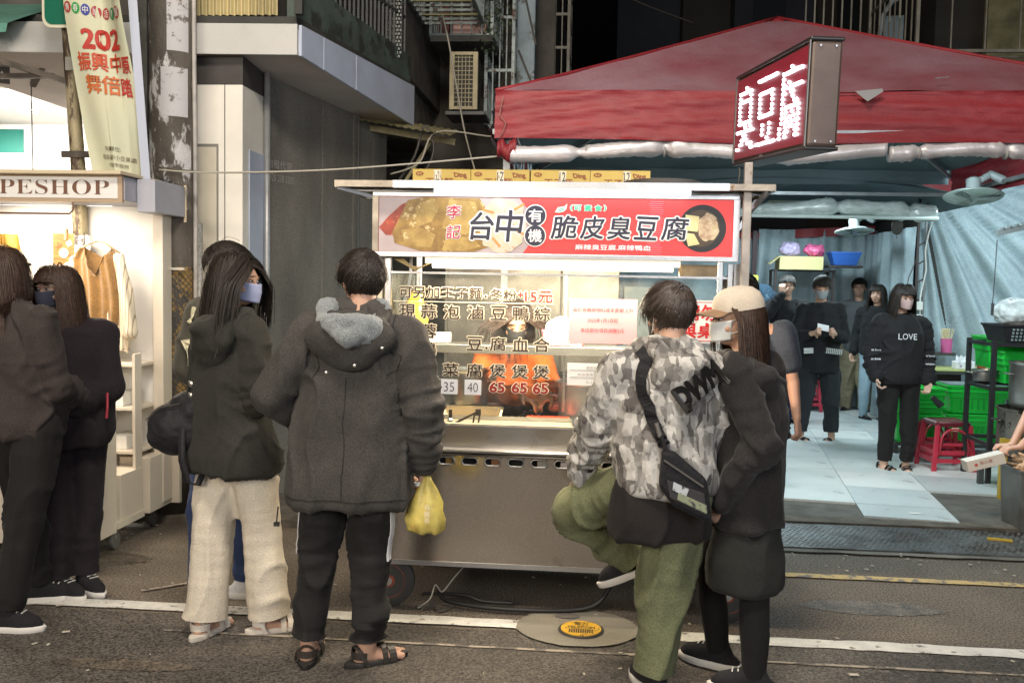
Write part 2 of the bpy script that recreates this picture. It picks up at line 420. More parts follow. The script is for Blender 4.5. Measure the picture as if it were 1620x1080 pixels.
# slab: four pale fascia panels, soffit, top
A_ = (-.95,1.55); B_ = (-.57,3.35); C_ = (-3.6,1.42); D_ = (-3.2,3.35)
bq(MB(), [C_, A_, B_, D_], [2.985,2.985,2.86,2.86], [3.13]*4).build('soffit', soffit_m, bld)
bq(MB(), [(C_[0],C_[1]-.02), (A_[0],A_[1]-.02), A_, C_], [2.97]*4, [3.16]*4).build('fascia', slab_white, bld)
def lerp(a, b, t): return tuple(a[i]+(b[i]-a[i])*t for i in range(len(a)))
cuts = [0, .16, .42, 1.0]
for t0, t1 in zip(cuts, cuts[1:]):
    p = lerp(A_, B_, t0+.004); q = lerp(A_, B_, t1-.004); zl = lambda t: 2.97 - .13*t
    bq(MB(), [p, (p[0]+.02,p[1]), (q[0]+.02,q[1]), q], [zl(t0),zl(t0),zl(t1),zl(t1)], [3.16]*4).build('fascia_panel', slab_cool_lit, bld)
ledge = mat('ledge_green', (.075,.105,.09), .7, var=.4, vs=4, bump=.3, grain=.3, wear=(.03,.035,.03), ws=3, wt=.5)
bq(MB(), [(C_[0],C_[1]+.03),(A_[0]-.02,A_[1]+.03),(B_[0]-.02,B_[1]+.2),(D_[0],D_[1]+.2)], [3.162]*4, [3.22]*4).build('slab_top', mat('slab_edge_dark', (.05,.05,.045), .8, var=.3), bld)
bq(MB(), [(A_[0]-.12,A_[1]+.14),(A_[0]-.06,A_[1]+.14),(B_[0]-.06,B_[1]+.2),(B_[0]-.12,B_[1]+.2)], [3.222]*4, [3.52,3.52,3.46,3.46]).build('balcony_ledge', ledge, bld)
# corrugated yellowed sheet above the slab
cor = MB().grid(lambda a, b: (-1.75+a*.66+1.0, .06+.012*math.sin(a*90), 3.225+b*.9), 160, 2)
cor.build('corrugated_sheet', mat('sheet_yellow', (.42,.35,.17), .5, var=.35, vs=5, stretch=(1,1,.3), wear=(.15,.08,.03), ws=4, wt=.6), bld, smooth=True)
MB().box(.055-.02, .055+.03, .02, .06, 3.22, 4.4).build('sheet_post', mat('dark_steel', (.04,.04,.04), .5, metal=.4), bld)
# upstairs wall, railings
up = MB(); bq(up, [(-1.35,1.9),(-1.1,1.9),(-.72,3.5),(-3,3.5)], [3.22]*4, [6.5]*4); up.build('upper_wall', mat('upper_wall', (.045,.042,.038), .9, var=.4, vs=3, bump=.3, grain=.3), bld)
rail_m = mat('rail_dark', (.07,.075,.075), .5, metal=.3, var=.3)
for k in range(26):
    t = k/25; p = lerp((A_[0]-.09,A_[1]+.2), (B_[0]-.09,B_[1]+.1), t)
    MB().box(-.008,.008,-.008,.008,0,1.4).build('railing_bar', rail_m, bld, M=T(rel(p[0],p[1],3.45)))
for z in (3.75, 4.3):
    a = rel(A_[0]-.09,A_[1]+.2,z); b = rel(B_[0]-.09,B_[1]+.1,z); MB().bar(a, b, .02, .02).build('rail', rail_m, bld)
# pillar with recessed panels
px0, px1, pf, pb = -1.72, -1.33, 1.60, 2.25
MB().box(px0+1-.25, px1+1, pf-1.5, pb-1.5, 0, 2.80).build('pillar', white_panel, bld, bev=.004)
MB().box(px0+1-.25, px1+1.004, pf-1.505, pb-1.5, 2.80, 2.985).build('pillar_band', dark_band, bld)
MB().box(px0+1.06, px1+.80+.03, pf-1.512, pf-1.502, .5, 2.40).build('pillar_panel', mat('panel_cream', (.56,.52,.42), .5, var=.06), bld, bev=.003)
MB().box(px0+1.05, px1+.84, pf-1.507, pf-1.5005, .45, 2.42).build('panel_frame', mat('frame_line', (.2,.19,.17), .5), bld)
MB().box(px1+1.001, px1+1.010, .2, .5, .5, 2.40).build('pillar_panel', slab_cool_lit, bld, bev=.003)
MB().box(px1+.88, px1+.885, pf-1.503, pf-1.5005, 0, 2.8).build('panel_joint', dark_band, bld)
# receding stone wall in four panels, then the far end
wa = (-1.33,2.0); wb = (-.82,3.55)
for k, (t0,t1) in enumerate(((0,.42),(.42,.68),(.68,.86),(.86,1.0))):
    p = lerp(wa, wb, t0+.003); q = lerp(wa, wb, t1-.003)
    bq(MB(), [(p[0]-.12,p[1]), p, q, (q[0]-.12,q[1])], [0]*4, [2.98]*4).build('wall_panel', dirty_wall, bld, bev=.006)
bq(MB(), [(wa[0]-.3,wa[1]),(wa[0]-.015,wa[1]),(wb[0]-.015,wb[1]),(wb[0]-.3,wb[1])], [0]*4, [2.97]*4).build('wall_core', dark_band, bld)
MB().tube([rel(-1.30,1.97,0), rel(-1.30,1.97,2.97)], .022, 10).build('drain_pipe', mat('pipe_grey', (.34,.35,.36), .4, metal=.4, var=.2), bld, smooth=True)
MB().tube([rel(-.95,3.1,0), rel(-.95,3.1,2.9)], .008, 6).build('conduit', rail_m, bld)
d_ = (Vector((wb[0],wb[1],0))-Vector((wa[0],wa[1],0))).normalized()
def on_wall(x, y, z, off=.008):
    return rel(wa[0]+d_.x*x + d_.y*off, wa[1]+d_.y*x - d_.x*off, z)
lettering('包租代管', mat('scratch_white', (.32,.31,.29), .8), bld, .02,.30,2.33,2.39,0, fn=on_wall)
lettering('0920 218 5205', mat('scratch_white', (.32,.31,.29), .8), bld, .02,.32,2.24,2.29,0, fn=on_wall)
# ------------------------------------------------------------------ alley houses
brick_m = mat('old_facade', (.10,.092,.078), .9, var=.45, vs=2.5, bump=.6, bs=40, grain=.4)
al = thing('alley_house', 'dark old alley house with rusty window cages behind the left slab', 'building', (-.4, 5.2, 0))
MB().box(-1.7, .9, .3, 4, 0, 9).build('wall', brick_m, al)
MB().box(-.75,-.36,-1.35,.3,2.9,3.35).build('concrete_block', mat('conc_block', (.17,.155,.125), .9, var=.5, vs=6, bump=.8, bs=30, grain=.3), al, bev=.02)
MB().box(-1.0,-.30,-1.9,.3,3.35,5.2).build('side_wall', mat('brick_side', (.13,.12,.10), .9, var=.4, vs=5, bump=.8, bs=50, grain=.3), al)
for k in range(30):
    for j in range(5):
        if j % 2 == 0 or k % 2: MB().box(0,.018,0,.01,0,.018).build('grille_hole', mat('pale_grille', (.30,.32,.30), .7), al, M=T((-.385+j*.024+(k%2)*.012,-1.915,3.42+k*.033))) if False else None
gr = MB()
for k in range(34):
    for j in range(6):
        gr.box(-.41+j*.026+(k%2)*.013, -.395+j*.026+(k%2)*.013, -1.92, -1.902, 3.38+k*.03, 3.398+k*.03)
o = gr.build('vent_grille', mat('pale_grille', (.30,.32,.30), .7), al); o['kind'] = 'stuff'
awn = MB().grid(lambda a,b: (-.55+a*.75, -1.7-b*.5, 2.95-b*.12-a*.12+.006*math.sin(a*80)), 60, 3)
awn.build('tin_awning', mat('tin_yellow', (.28,.25,.13), .6, var=.4, vs=6), al, smooth=True)
MB().bar((-.55,-1.9,2.82),(.2,-1.9,2.7),.03,.05).build('awning_beam', mat('beam_yellow', (.24,.21,.12), .7, var=.4), al)
MB().bar((-.35,-1.8,2.2),(.0,-1.8,2.75),.025).build('awning_brace', mat('beam_yellow', (.24,.21,.12), .7, var=.4), al)
MB().box(-1.2,.75,-.95,.3,0,2.6).build('lean_to', mat('lean_to_dark', (.04,.038,.033), .9, var=.5, vs=3, bump=.5, grain=.3), al)
grn = MB()
def cage(name, root, x0,x1,y0,y1,z0,z1, bar=.012, n=(7,7), m=None, floor=True, hr=2):
    """a window cage: every bar is a part"""
    m = m or rail_m
    frame = MB()
    for x in (x0,x1):
        for y in (y0,y1): frame.box(x-.015,x+.015,y-.015,y+.015,z0,z1)
    for k in range(hr+1):
        z = z0+(z1-z0)*k/hr
        frame.box(x0,x1,y0-.014,y0+.014,z-.014,z+.014)
        for x in (x0,x1): frame.box(x-.014,x+.014,y0,y1,z-.0135,z+.0135)
    frame.build('cage_frame', m, root)
    b = MB().box(-bar/2,bar/2,-bar/2,bar/2,z0,z1).build('cage_bar', m, root, M=T((x0+(x1-x0)/n[0], y0, 0)))
    for k in range(2, n[0]): clone(b, T((x0+(x1-x0)*k/n[0], y0, 0)))
    for x in (x0, x1):
        for k in range(1, n[1]): clone(b, T((x, y0+(y1-y0)*k/n[1], 0)))
    if floor:
        f = MB().box(x0,x1,-.01,.01,z0-.01,z0+.01).build('cage_slat', m, root, M=T((0,y0,0)))
        for k in range(1, 8): clone(f, T((0, y0+(y1-y0)*k/7, 0)))
rail_pale = mat('rail_pale', (.24,.29,.29), .5, metal=.3, var=.4, wear=(.06,.03,.02), ws=12, wt=.55)
c1 = thing('window_cage', 'rusty window cage with a pink box above the air conditioner', 'window cage', (-.36, 4.35, 3.72), group=None)
cage('c', c1, -.24, .33, 0, .9, .12, 1.3, n=(6,9), m=rail_pale)
MB().box(-.24,.34,-.02,.9,.06,.115).build('cage_floor', mat('cage_floor', (.10,.10,.09), .8, var=.4), c1)
pk = MB().box(-.16,.16,-.07,.07,0,.17).build('storage_box', mat('pink_box', (.55,.34,.30), .6, var=.1), bev=.008); put(pk, -.26, 4.55, 3.84); tag(pk, 'pink storage box inside the window cage above the air conditioner', 'box')
rb = MB().box(-.05,.05,-.07,.07,0,.3).build('storage_box', mat('dark_red_box', (.12,.035,.03), .6), bev=.008); put(rb, -.50, 4.55, 3.84); tag(rb, 'dark red container beside the pink box in the window cage', 'box')
c2 = thing('window_cage', 'upper window cage with yellow slats over the alley at the top of the picture', 'window cage', (-.62, 3.4, 3.95))
cage('c', c2, -.05, .5, 0, .95, 0, 1.4, n=(8,9), m=rail_pale)
f = MB().box(0,.5,-.016,.016,-.03,-.015).build('yellow_slat', mat('slat_yellow', (.36,.33,.16), .6, var=.3), c2, M=T((0,.2,0)))
clone(f, T((0,.6,0)))
c3 = thing('window_cage', 'tall pale green window cage beside the light blue pillar', 'window cage', (.02, 4.7, 3.1))
cage('c', c3, -.14, .12, 0, .8, 0, 3, n=(4,7), m=rail_pale, hr=6)
c4 = thing('window_cage', 'dim grey window cage hanging to the right of the light blue pillar', 'window cage', (.42, 5.6, 3.5))
cage('c', c4, -.06, .22, 0, .8, .2, 2.6, n=(4,6), m=mat('rail_dim', (.20,.19,.16), .6, var=.4), hr=7)
pp = thing('pillar', 'light blue painted pillar rising behind the left corner of the red tent', 'pillar', (.24, 5.0, 0))
MB().box(-.09,.09,-.06,.2,0,7).build('shaft', mat('pillar_blue', (.26,.34,.38), .6, var=.3, vs=4, wear=(.12,.13,.12), ws=5, wt=.55, grain=.2), pp, bev=.01)
MB().bar((-.07,-.065,4.6),(.1,-.065,3.9),.02).build('cable', dark_band, pp); MB().bar((-.07,-.065,3.85),(.1,-.065,3.45),.02).build('cable', dark_band, pp)
# ivy over the cages
iv = MB()
for k in range(900):
    u = random.gauss(0,.07); v = random.gauss(0,.16); z = random.uniform(-.55,.75); s = random.uniform(.014,.032)
    iv.poly([Vector((u,v,z))+Euler((random.uniform(-1.5,1.5),random.uniform(-1.5,1.5),random.uniform(0,6))).to_matrix()@Vector(q) for q in ((-s,0,0),(0,-s*.6,0),(s,0,0),(0,s*.6,0))])
o = iv.build('hanging_plant', mat('ivy', (.045,.075,.035), .7, var=.5, vs=8)); put(o, -.04, 4.35, 4.25); tag(o, 'leafy plant hanging over the side of the window cages', 'plant', kind='stuff')
# air conditioner
ac = thing('air_conditioner', 'cream outdoor air conditioner unit on end under the window cage', 'air conditioner', (-.27, 4.25, 3.14))
MB().box(-.115,.115,0,.32,0,.50).build('case', mat('ac_dark', (.04,.038,.03), .7), ac)
acm = mat('ac_cream', (.46,.40,.25), .6, var=.25, vs=8, grain=.15)
for a in ((-.13,-.085,0,.52),(.085,.13,0,.52),(-.085,.085,0,.03),(-.085,.085,.49,.52)):
    MB().box(a[0],a[1],-.03,.02,a[2],a[3]).build('frame_side', acm, ac, bev=.004)
hb = MB().box(-.085,.085,-.022,-.016,-.003,.003).build('guard_wire', acm, ac, M=T((0,0,.07)))
for k in range(1, 11): clone(hb, T((0,0,.07+k*.04)))
vb = MB().box(-.003,.003,-.016,-.011,.03,.49).build('guard_wire', acm, ac, M=T((-.05,0,0)))
for k in range(1, 4): clone(vb, T((-.05+k*.033,0,0)))
MB().box(-.16,.2,-.05,.4,-.05,-.02).build('bracket', rail_m, ac)
# cables in the alley
def cable(name, pts, r, m, label, cat='cable'):
    P = [W(*p) for p in pts]; n = 24; out = []
    for i in range(n+1):
        t = i/n*(len(P)-1); k = min(int(t), len(P)-2); f = t-k
        p0 = P[max(k-1,0)]; p1 = P[k]; p2 = P[k+1]; p3 = P[min(k+2,len(P)-1)]
        out.append(.5*((2*p1)+(p2-p0)*f+(2*p0-5*p1+4*p2-p3)*f*f+(3*p1-p0-3*p2+p3)*f**3))
    o = MB().tube([p-out[0] for p in out], r, 6).build(name, m, smooth=True); o.location = out[0]
    return tag(o, label, cat)
wire_m = mat('wire_pale', (.38,.36,.30), .6); wire_d = mat('wire_dark', (.06,.055,.05), .6)
cable('rope', [(-1.72,1.25,2.21),(-1.35,1.2,2.19),(-.6,1.2,2.215),(.36,1.28,2.31)], .006, mat('rope', (.42,.40,.34), .8), 'pale rope tied from the utility pole to the red tent corner', 'rope')
cable('rope', [(-1.72,1.25,2.225),(-1.45,1.22,2.195),(-1.3,1.2,2.19),(-.9,1.2,2.195)], .006, mat('rope_dark', (.1,.09,.07), .8), 'dark second strand of rope knotted beside the utility pole', 'rope')
cable('electric_cable', [(-.5,4.0,4.2),(-.38,4.0,3.7),(-.3,4.0,3.3),(-.22,4.0,2.9),(-.12,4.0,2.55)], .008, wire_m, 'pale cable hanging in front of the air conditioner')
cable('electric_cable', [(-.7,3.2,2.3),(-.5,3.1,2.55),(-.42,3.1,2.8),(-.34,3.1,2.62),(-.44,3.1,2.4),(-.7,3.2,2.25)], .01, wire_d, 'coil of dark cable on the wall below the slab')
cable('electric_cable', [(-.7,3.15,2.42),(-.45,3.05,2.5),(-.32,3.1,2.75),(.1,3.3,2.75),(.2,3.4,2.8)], .007, wire_m, 'pale cable running under the yellow tin awning')
cable('electric_cable', [(.6,7,5.6),(1.2,7.5,5.2),(2.2,8,4.95)], .012, wire_d, 'thin cable crossing the night sky over the tent')
# far buildings behind the tent
farm = mat('far_wall', (.035,.033,.03), .9, var=.4, vs=.5, bump=.3, grain=.3); farb = mat('far_wall_blue', (.028,.033,.045), .9, var=.4, vs=.5, grain=.3)
fb = thing('far_building', 'unlit far building in vertical bands behind the peak of the red tent', 'building', (5.4, 12, 0))
for i, (a,b,c,d,mm) in enumerate(((-3.0,-2.2,0,9,farm),(-2.2,-.9,-.5,9,farb),(-.9,2.2,-.2,8.8,farm),(-4.1,-3.0,.5,9,farb))):
    MB().box(a,b,c,c+4,0,d).build('wall_section', mm, fb)
for i in range(3):
    f_ = MB().box(0,.5,-.03,.02,0,.9).build('window', mat('far_window', (.02,.024,.03), .2), fb, M=T((-1.9+i*1.35,-.53,5.4)))
rc = thing('window_cage', 'dark window cage projecting above the right side of the red tent', 'window cage', (4.35, 4.6, 3.55))
cage('c', rc, -.5, 1.6, 0, 1.5, .2, 1.7, n=(7,9), m=mat('rail_dim', (.20,.19,.16), .6, var=.4), hr=2)
MB().bar((-.5,0,1.7),(-1.1,.9,.95),.025).build('brace', rail_m, rc); 
lt = MB()
for k in range(11): MB().bar((-1.35+k*.075,.7-k*.05,.35+k*.02),(-1.35+k*.075,.7-k*.05,1.25+k*.08),.014).build('fence_bar', mat('rail_dim', (.20,.19,.16), .6, var=.4), rc)
MB().box(.6,1.7,1.2,1.3,-.2,2).build('cage_back', mat('cage_back', (.16,.15,.08), .8, var=.5, vs=4), rc)
MB().bar((.8,-.1,.95),(1.7,-.5,1.25),.02).build('yellow_edge', mat('edge_yellow', (.4,.36,.1), .5), rc)  # plain yellow bar slanting off the cage
rw = thing('house', 'dark house wall behind the window cage above the right side of the red tent', 'building', (5.2, 6.3, 0))
MB().box(-.6,3,0,3,0,8).build('wall', farm, rw)
aw = thing('arched_window', 'pale arched window frame above the right slope of the red tent', 'window', (3.95,5.9,3.7))
MB().tube([(-.05,0,0),(-.05,0,.55),(-.02,0,.75),(.06,0,.88),(.2,0,.95)], .025, 8).build('frame', mat('arch_frame', (.36,.42,.44), .4), aw, smooth=True)
MB().box(.0,.2,.03,.05,0,.75).build('pane', mat('arch_pane', (.22,.28,.31), .3), aw); MB().box(.0,.2,.02,.055,.3,.42).build('crossbar', mat('arch_red', (.1,.03,.02), .6), aw)
# ================================================================== LEFT SIDE: shop, banner, utility pole, clothes stall
shop_w = mat('shop_white', (.72,.71,.69), .6, var=.04)
sh = thing('shop_building', 'bright white shop interior with ceiling downlights behind the clothes stall', 'shop', (-4.2, 5, 0))
MB().box(-3.2,1.45,0,.1,0,3.2).build('back_wall', shop_w, sh)
MB().box(-3.2,1.45,-2.6,0,3.12,3.2).build('ceiling', shop_w, sh)
MB().box(1.45,1.55,-2.1,.1,0,3.2).build('side_wall', shop_w, sh)
MB().box(-3.0,-.74,-.03,-.003,2.79,3.10).build('panel_frame', mat('frame_white', (.8,.8,.78), .4), sh)
MB().box(-3.0,-.78,-.045,-.032,2.82,3.06).build('green_panel', mat('panel_green', (.02,.20,.16), .4), sh)
MB().box(-3.2,.62,-.05,0,2.62,2.66).build('wall_rail', mat('wall_rail', (.3,.28,.24), .6), sh)
for k,x in enumerate((-1.9,-1.3,-.5)): MB().box(x,x+.35,-.06,-.002,2.45,2.58).build('wall_box', mat('wall_box', (.22,.18,.14), .7), sh)
MB().box(-3.2,.62,-.35,-.06,0,.95).build('shelf_unit', mat('shelf_brown', (.35,.28,.2), .6, var=.2), sh)
dl = mat('downlight_glow', (1,1,1), .4, emit=(1,.97,.9), es=9)
for k,(x,y) in enumerate(((-.24,-.8),(.02,-1.9),(-1.6,-.8),(-1.4,-1.9))):
    d = thing('downlight', ['round ceiling downlight nearest the green panel in the white shop','round ceiling downlight beside the rusty post in the white shop','round ceiling downlight at the back left of the white shop','round ceiling downlight at the front left of the white shop'][k], 'ceiling light', (-4.2+x, 5+y, 3.10), group='downlights in the white shop')
    MB().lathe([(.10,.018),(.115,.0),(.10,-.008),(.098,.0)], 24).build('ring', mat('ring_white', (.7,.7,.7), .3), d, smooth=True)
    MB().lathe([(.096,.004),(.096,.012)], 24).build('lens', dl, d)
area('shop_ceiling_light', -4.6, 3.6, 3.05, 2.2, 1.4, 230, (1,.93,.84), (-4.6,3.6,0))
area('shop_front_light', -4.2, 3.2, 2.95, 1.6, .4, 60, (1,.93,.84), (-4.3,5,2.4))
wallL = thing('building', 'dim wall between the white shop and the utility pole', 'building', (-2.2, 2.6, 0))
MB().box(-.55,.25,0,.3,0,7).build('wall', mat('dim_wall', (.12,.11,.10), .8, var=.4, vs=3, bump=.4, grain=.3), wallL)
MB().box(-1.9,-.5,-.7,-.1,3.35,7).build('upper_wall', mat('dim_wall', (.12,.11,.10), .8), wallL)
# green awning and its steel frame
aw = thing('awning', 'green canvas awning sagging over the shop front at the top left', 'awning', (-3.1, 1.7, 3.13))
gcan = mat('green_canvas', (.12,.30,.24), .75, var=.25, vs=4, bump=.3, bs=20, grain=.2, trans=0)
MB().grid(lambda a,b: (-1.6+a*2.05+ b*.0, -.5+b*1.0, .42-b*.02 - (1-b)*.47 + .02*math.sin(a*19+b*3)*(1-b) - .05*math.sin(a*6.3)*(1-b)), 60, 14).build('canvas', gcan, aw, smooth=True)
MB().grid(lambda a,b: (-1.6+a*2.05, -.5-b*.02, -.05+b*.0-b*.06+.02*math.sin(a*19)-.05*math.sin(a*6.3)), 60, 3).build('canvas_edge', gcan, aw, smooth=True)
fr = mat('frame_rust', (.10,.085,.07), .6, metal=.4, var=.5, vs=8)
MB().bar((-.9,-.62,.10),(.72,-.30,-.36),.05,.035).build('frame_bar', fr, aw)
MB().bar((.1,.3,-.25),(.72,-.25,.1),.035).build('frame_bar', fr, aw)
MB().bar((-1.6,-.3,-.34),(.62,-.3,-.32),.03).build('frame_bar', fr, aw)
MB().tube([(.02,.4,.7),(.03,.4,-.95)], .004, 5).build('pull_cord', wire_d, aw)
area('awning_tube_light', -2.80, 1.90, 2.99, .3, .05, 9, (1,.9,.72), (-2.9,1.4,3.4))
tl = thing('tube_lamp', 'lit fluorescent tube under the green awning beside the black cloth sign', 'lamp', (-2.86, 1.95, 2.985))
MB().box(-.02,.27,-.03,.03,.012,.04).build('housing', mat('housing_white', (.6,.58,.5), .5), tl)
MB().tube([(-.02,0,0),(.25,0,.01)], .014, 8).build('tube', mat('tube_warm_glow', (1,1,1), .4, emit=(1,.9,.7), es=9), tl)
cs = thing('cloth_sign', 'black cloth sign with white handwriting hanging at the left edge', 'sign', (-3.2, 1.8, 2.9))
MB().grid(lambda a,b: (-.5+a*.66, .006*math.sin(a*14), -.06+b*.20-.012*math.sin(a*6)), 30, 4).build('cloth', mat('cloth_black', (.05,.045,.042), .8, grain=.3), cs, smooth=True)
wt = mat('chalk_white', (.7,.7,.66), .7)
lettering('奈', wt, cs, -.0,.10,.055,.115,-.012, bold=.01, shear=.15); lettering('31', wt, cs, -.01,.09,-.035,.025,-.012, bold=.01, shear=.15); lettering('↑', wt, cs, .10,.13,-.035,.03,-.012)
# rusty post with green road sign corner and the festival banner
po = thing('post', 'rusty blotched steel post holding the festival banner', 'post', (-2.21, 1.22, 0))
rust = mat('rust_blotched', (.34,.29,.18), .6, var=.5, vs=9, wear=(.07,.045,.03), ws=9, wt=.5, metal=.2, bump=.4, stretch=(1,1,.3), grain=.2)
MB().tube([(.04,0,0),(-.01,0,2.2),(-.075,0,3.2),(-.11,0,4)], [.045,.043,.036,.034], 12).build('pole', rust, po, smooth=True)
MB().box(-.09,.12,-.05,-.03,2.27,2.31).build('bracket', fr, po)
MB().box(-.055,.055,-.055,.045,2.79,2.87).build('clamp', mat('clamp_grey', (.3,.29,.26), .5, metal=.5), po)
MB().box(-.045,.04,-.06,.04,3.0,3.03).build('clamp_band', fr, po)
gs = thing('road_sign', 'rounded corner of a green road sign with a cream border above the post', 'road sign', (-2.35, 1.12, 3.09))
def rrect(x0,x1,z0,z1,r,n=6):
    pts = []
    for cx,cz,a0 in ((x1-r,z0+r,-90),(x1-r,z1-r,0),(x0+r,z1-r,90),(x0+r,z0+r,180)):
        for i in range(n+1): a = R(a0+90*i/n); pts.append((cx+r*math.cos(a), cz+r*math.sin(a)))
    return pts
MB().prism(rrect(-.03,.26,-.06,.6,.06), 0, .012).build('border', mat('border_cream', (.6,.58,.45), .5), gs)
MB().prism(rrect(-.012,.242,-.042,.58,.05), -.004, -.001).build('face', mat('sign_green', (.0,.12,.07), .4), gs)
ban = thing('festival_banner', 'cream festival banner with red 202 lettering hanging from the post', 'banner', (-1.95, 1.02, 2.1))
bc = mat('banner_cloth', (.58,.56,.40), .7, var=.08, vs=3, grain=.08, col2=(.50,.54,.40))
def bfn(x, y, z):
    """the hanging cloth: x across 0-1, z up 0-1.2"""
    t = max(0, min(1.3, z))
    xl = -.238 + .17*max(0,1-t)**1.3; xr = .155 + .075*(1-t)
    X = xl + (xr-xl)*x
    Y = .035*math.sin(x*9+t*3) *(1 if x > .5 else .4) + .05*(x > .78)*(x-.78)*10*math.sin(t*3+1) + y
    return (X, Y, .045 + t*1.02 + .035*(x-.5)*(-1)*(1-t))
MB().grid(lambda a,b: bfn(a, 0, b*1.25), 40, 40).build('cloth', bc, ban, smooth=True)
MB().grid(lambda a,b: (.16+.075*(1-b*1.25)+a*.045, .0+.02*a, .01+b*1.28), 3, 20).build('back_strip', mat('banner_back', (.42,.46,.56), .6), ban, smooth=True)
_zk = ([0,.18,.55,.71,.86,1.085,1.3],[0,.15,.525,.635,.775,.955,1.12])
def bzn(x, y, z): return bfn(x, y, float(np.interp(z, *_zk)))
reds = mat('banner_red', (.42,.03,.02), .6); oran = mat('banner_orange', (.52,.13,.03), .6)
def bl(t, m, x0,x1,z0,z1, bold=.0, **k): return lettering(t, m, ban, x0,x1,z0,z1,-.006, bold=bold, fn=bzn, **k)
bl('202', reds, .26,.83,.80,.925, .04); bl('振興中', mat('banner_redorange', (.48,.07,.025), .6), .13,.80,.65,.775, .028); bl('原', reds, .82,.97,.64,.75,.025)
bl('舞倍', oran, .22,.73,.49,.615,.025); bl('踏', reds, .75,.93,.485,.60,.025)
for i,(ch,c) in enumerate(zip('青春中原活春園', ((.35,.05,.03),(.02,.28,.05),(.03,.04,.25),(.35,.03,.05),(.35,.05,.04),(.02,.2,.06),(.3,.04,.02)))):
    cx = .07+i*.137; cz = 1.085-.010*i
    d = MB(); n = 20; d.poly([bzn(cx+.062*math.cos(a), -.004, cz+.042*math.sin(a)) for a in [2*math.pi*j/n for j in range(n)]])
    d.build('roundel', mat('roundel_%d' % i, c, .6), ban); bl(ch, wt, cx-.038,cx+.038,cz-.026,cz+.026,.0)
bl('指導單位:', mat('banner_dark', (.12,.10,.05), .7), .38,.66,.165,.195); bl('經濟部中小企業處', mat('banner_dark', (.12,.10,.05), .7), .30,.85,.105,.14); bl('桃園市政府', mat('banner_dark', (.12,.10,.05), .7), .42,.75,.055,.085)
bl('◆', mat('banner_gold', (.6,.3,.04), .6), .55,.80,1.15,1.22)
# utility pole
up_ = thing('utility_pole', 'thick concrete utility pole covered in torn paper with hazard mesh round its foot', 'utility pole', (-1.73, 1.47, 0))
polec = mat('pole_concrete', (.115,.10,.085), .85, var=.4, vs=5, bump=.7, bs=60, grain=.4, wear=(.55,.55,.56), ws=5.5, wt=.535, stretch=(1,1,.45))
MB().lathe([(.150,0),(.146,1.5),(.142,3),(.136,5)], 32).build('shaft', mat('pole_concrete_low', (.115,.10,.085), .85, var=.4, vs=6, bump=.7, bs=60, grain=.4, wear=(.30,.27,.22), ws=9, wt=.62, stretch=(1,1,.5)), up_, smooth=True)
def around(r, a0, a1, z0, z1, nu=16, nv=6): return MB().grid(lambda a,b: (r*math.cos(R(a0+(a1-a0)*a)), r*math.sin(R(a0+(a1-a0)*a)), z0+(z1-z0)*b), nu, nv)
around(.1455,-165,-20,1.98,4.6,24,20).build('torn_paper', polec, up_, smooth=True)
around(.1475,-95,-30,2.55,2.85).build('poster_scrap', mat('poster_scrap', (.5,.5,.52), .8, wear=(.15,.13,.12), ws=12, wt=.55), up_, smooth=True)
around(.1475,-80,-28,2.95,3.6).build('poster_scrap', mat('poster_scrap', (.5,.5,.52), .8), up_, smooth=True)
haz = mat('hazard_wrap', (.24,.15,.045), .7, wear=(.05,.045,.04), ws=8, wt=.47, grain=.5, gs=150, bump=.4, stretch=(1,1,.7))
around(.152,-180,0,.55,1.62,24,12).build('hazard_wrap', haz, up_, smooth=True)
MB().box(-.13,.14,-.17,-.145,1.6,1.615).build('wrap_edge', mat('edge_white', (.5,.48,.42), .7), up_)
mesh_m = mat('mesh_wire', (.045,.042,.04), .6)
nw = MB()
for k in range(-26, 44):
    for s_ in (1,-1):
        z0 = .55+k*.04
        pts = []
        for i in range(9):
            a = R(-180+i*22.5); z = z0 + s_*(i*.062) + (0 if s_ > 0 else .5)
            if .55 <= z <= 1.62: pts.append((.156*math.cos(a), .156*math.sin(a), z))
        if len(pts) > 1: nw.tube(pts, .0022, 3, caps=False)
o = nw.build('wire_mesh', mesh_m, up_); o['kind'] = 'stuff'
MB().box(-.19,-.145,-.06,0,0,5).build('steel_channel', mat('channel', (.15,.15,.14), .5, metal=.5, var=.4, grain=.3), up_)
MB().tube([(.165,-.05,0),(.165,-.05,2.3),(.158,-.05,2.9),(.155,-.05,5)], .014, 8).build('conduit', mat('pipe_white', (.42,.40,.38), .5, var=.3, vs=8), up_, smooth=True)
MB().tube([(.19,-.04,0),(.19,-.04,1.9)], .018, 8).build('conduit', mat('pipe_perforated', (.28,.28,.27), .5, metal=.3, var=.5, vs=60), up_, smooth=True)
sn = thing('street_name_sign', 'narrow dark blue street name plate on the side of the utility pole', 'street sign', (-1.90, 1.32, 2.31))
MB().box(-.02,.055,-.03,-.018,0,.25).build('plate', mat('plate_navy', (.02,.028,.05), .4), sn)
MB().box(-.022,.057,-.028,-.0155,-.002,.252).build('plate_rim', mat('rim_pale', (.35,.38,.42), .4), sn)
lettering('日新', wt, sn, .005,.028,.125,.195,-.0315, vertical=True); lettering('0', wt, sn, .002,.036,.035,.085,-.0315, bold=.03); lettering('⑪', wt, sn, .0,.022,.205,.24,-.0315)
hp = thing('hose_post', 'grey mesh post standing between the stall and the utility pole', 'post', (-1.99,1.42,0))
MB().tube([(0,0,0),(0,0,2.05)], .035, 10).build('pole', mat('mesh_post', (.16,.15,.13), .6, var=.6, vs=50), hp, smooth=True)
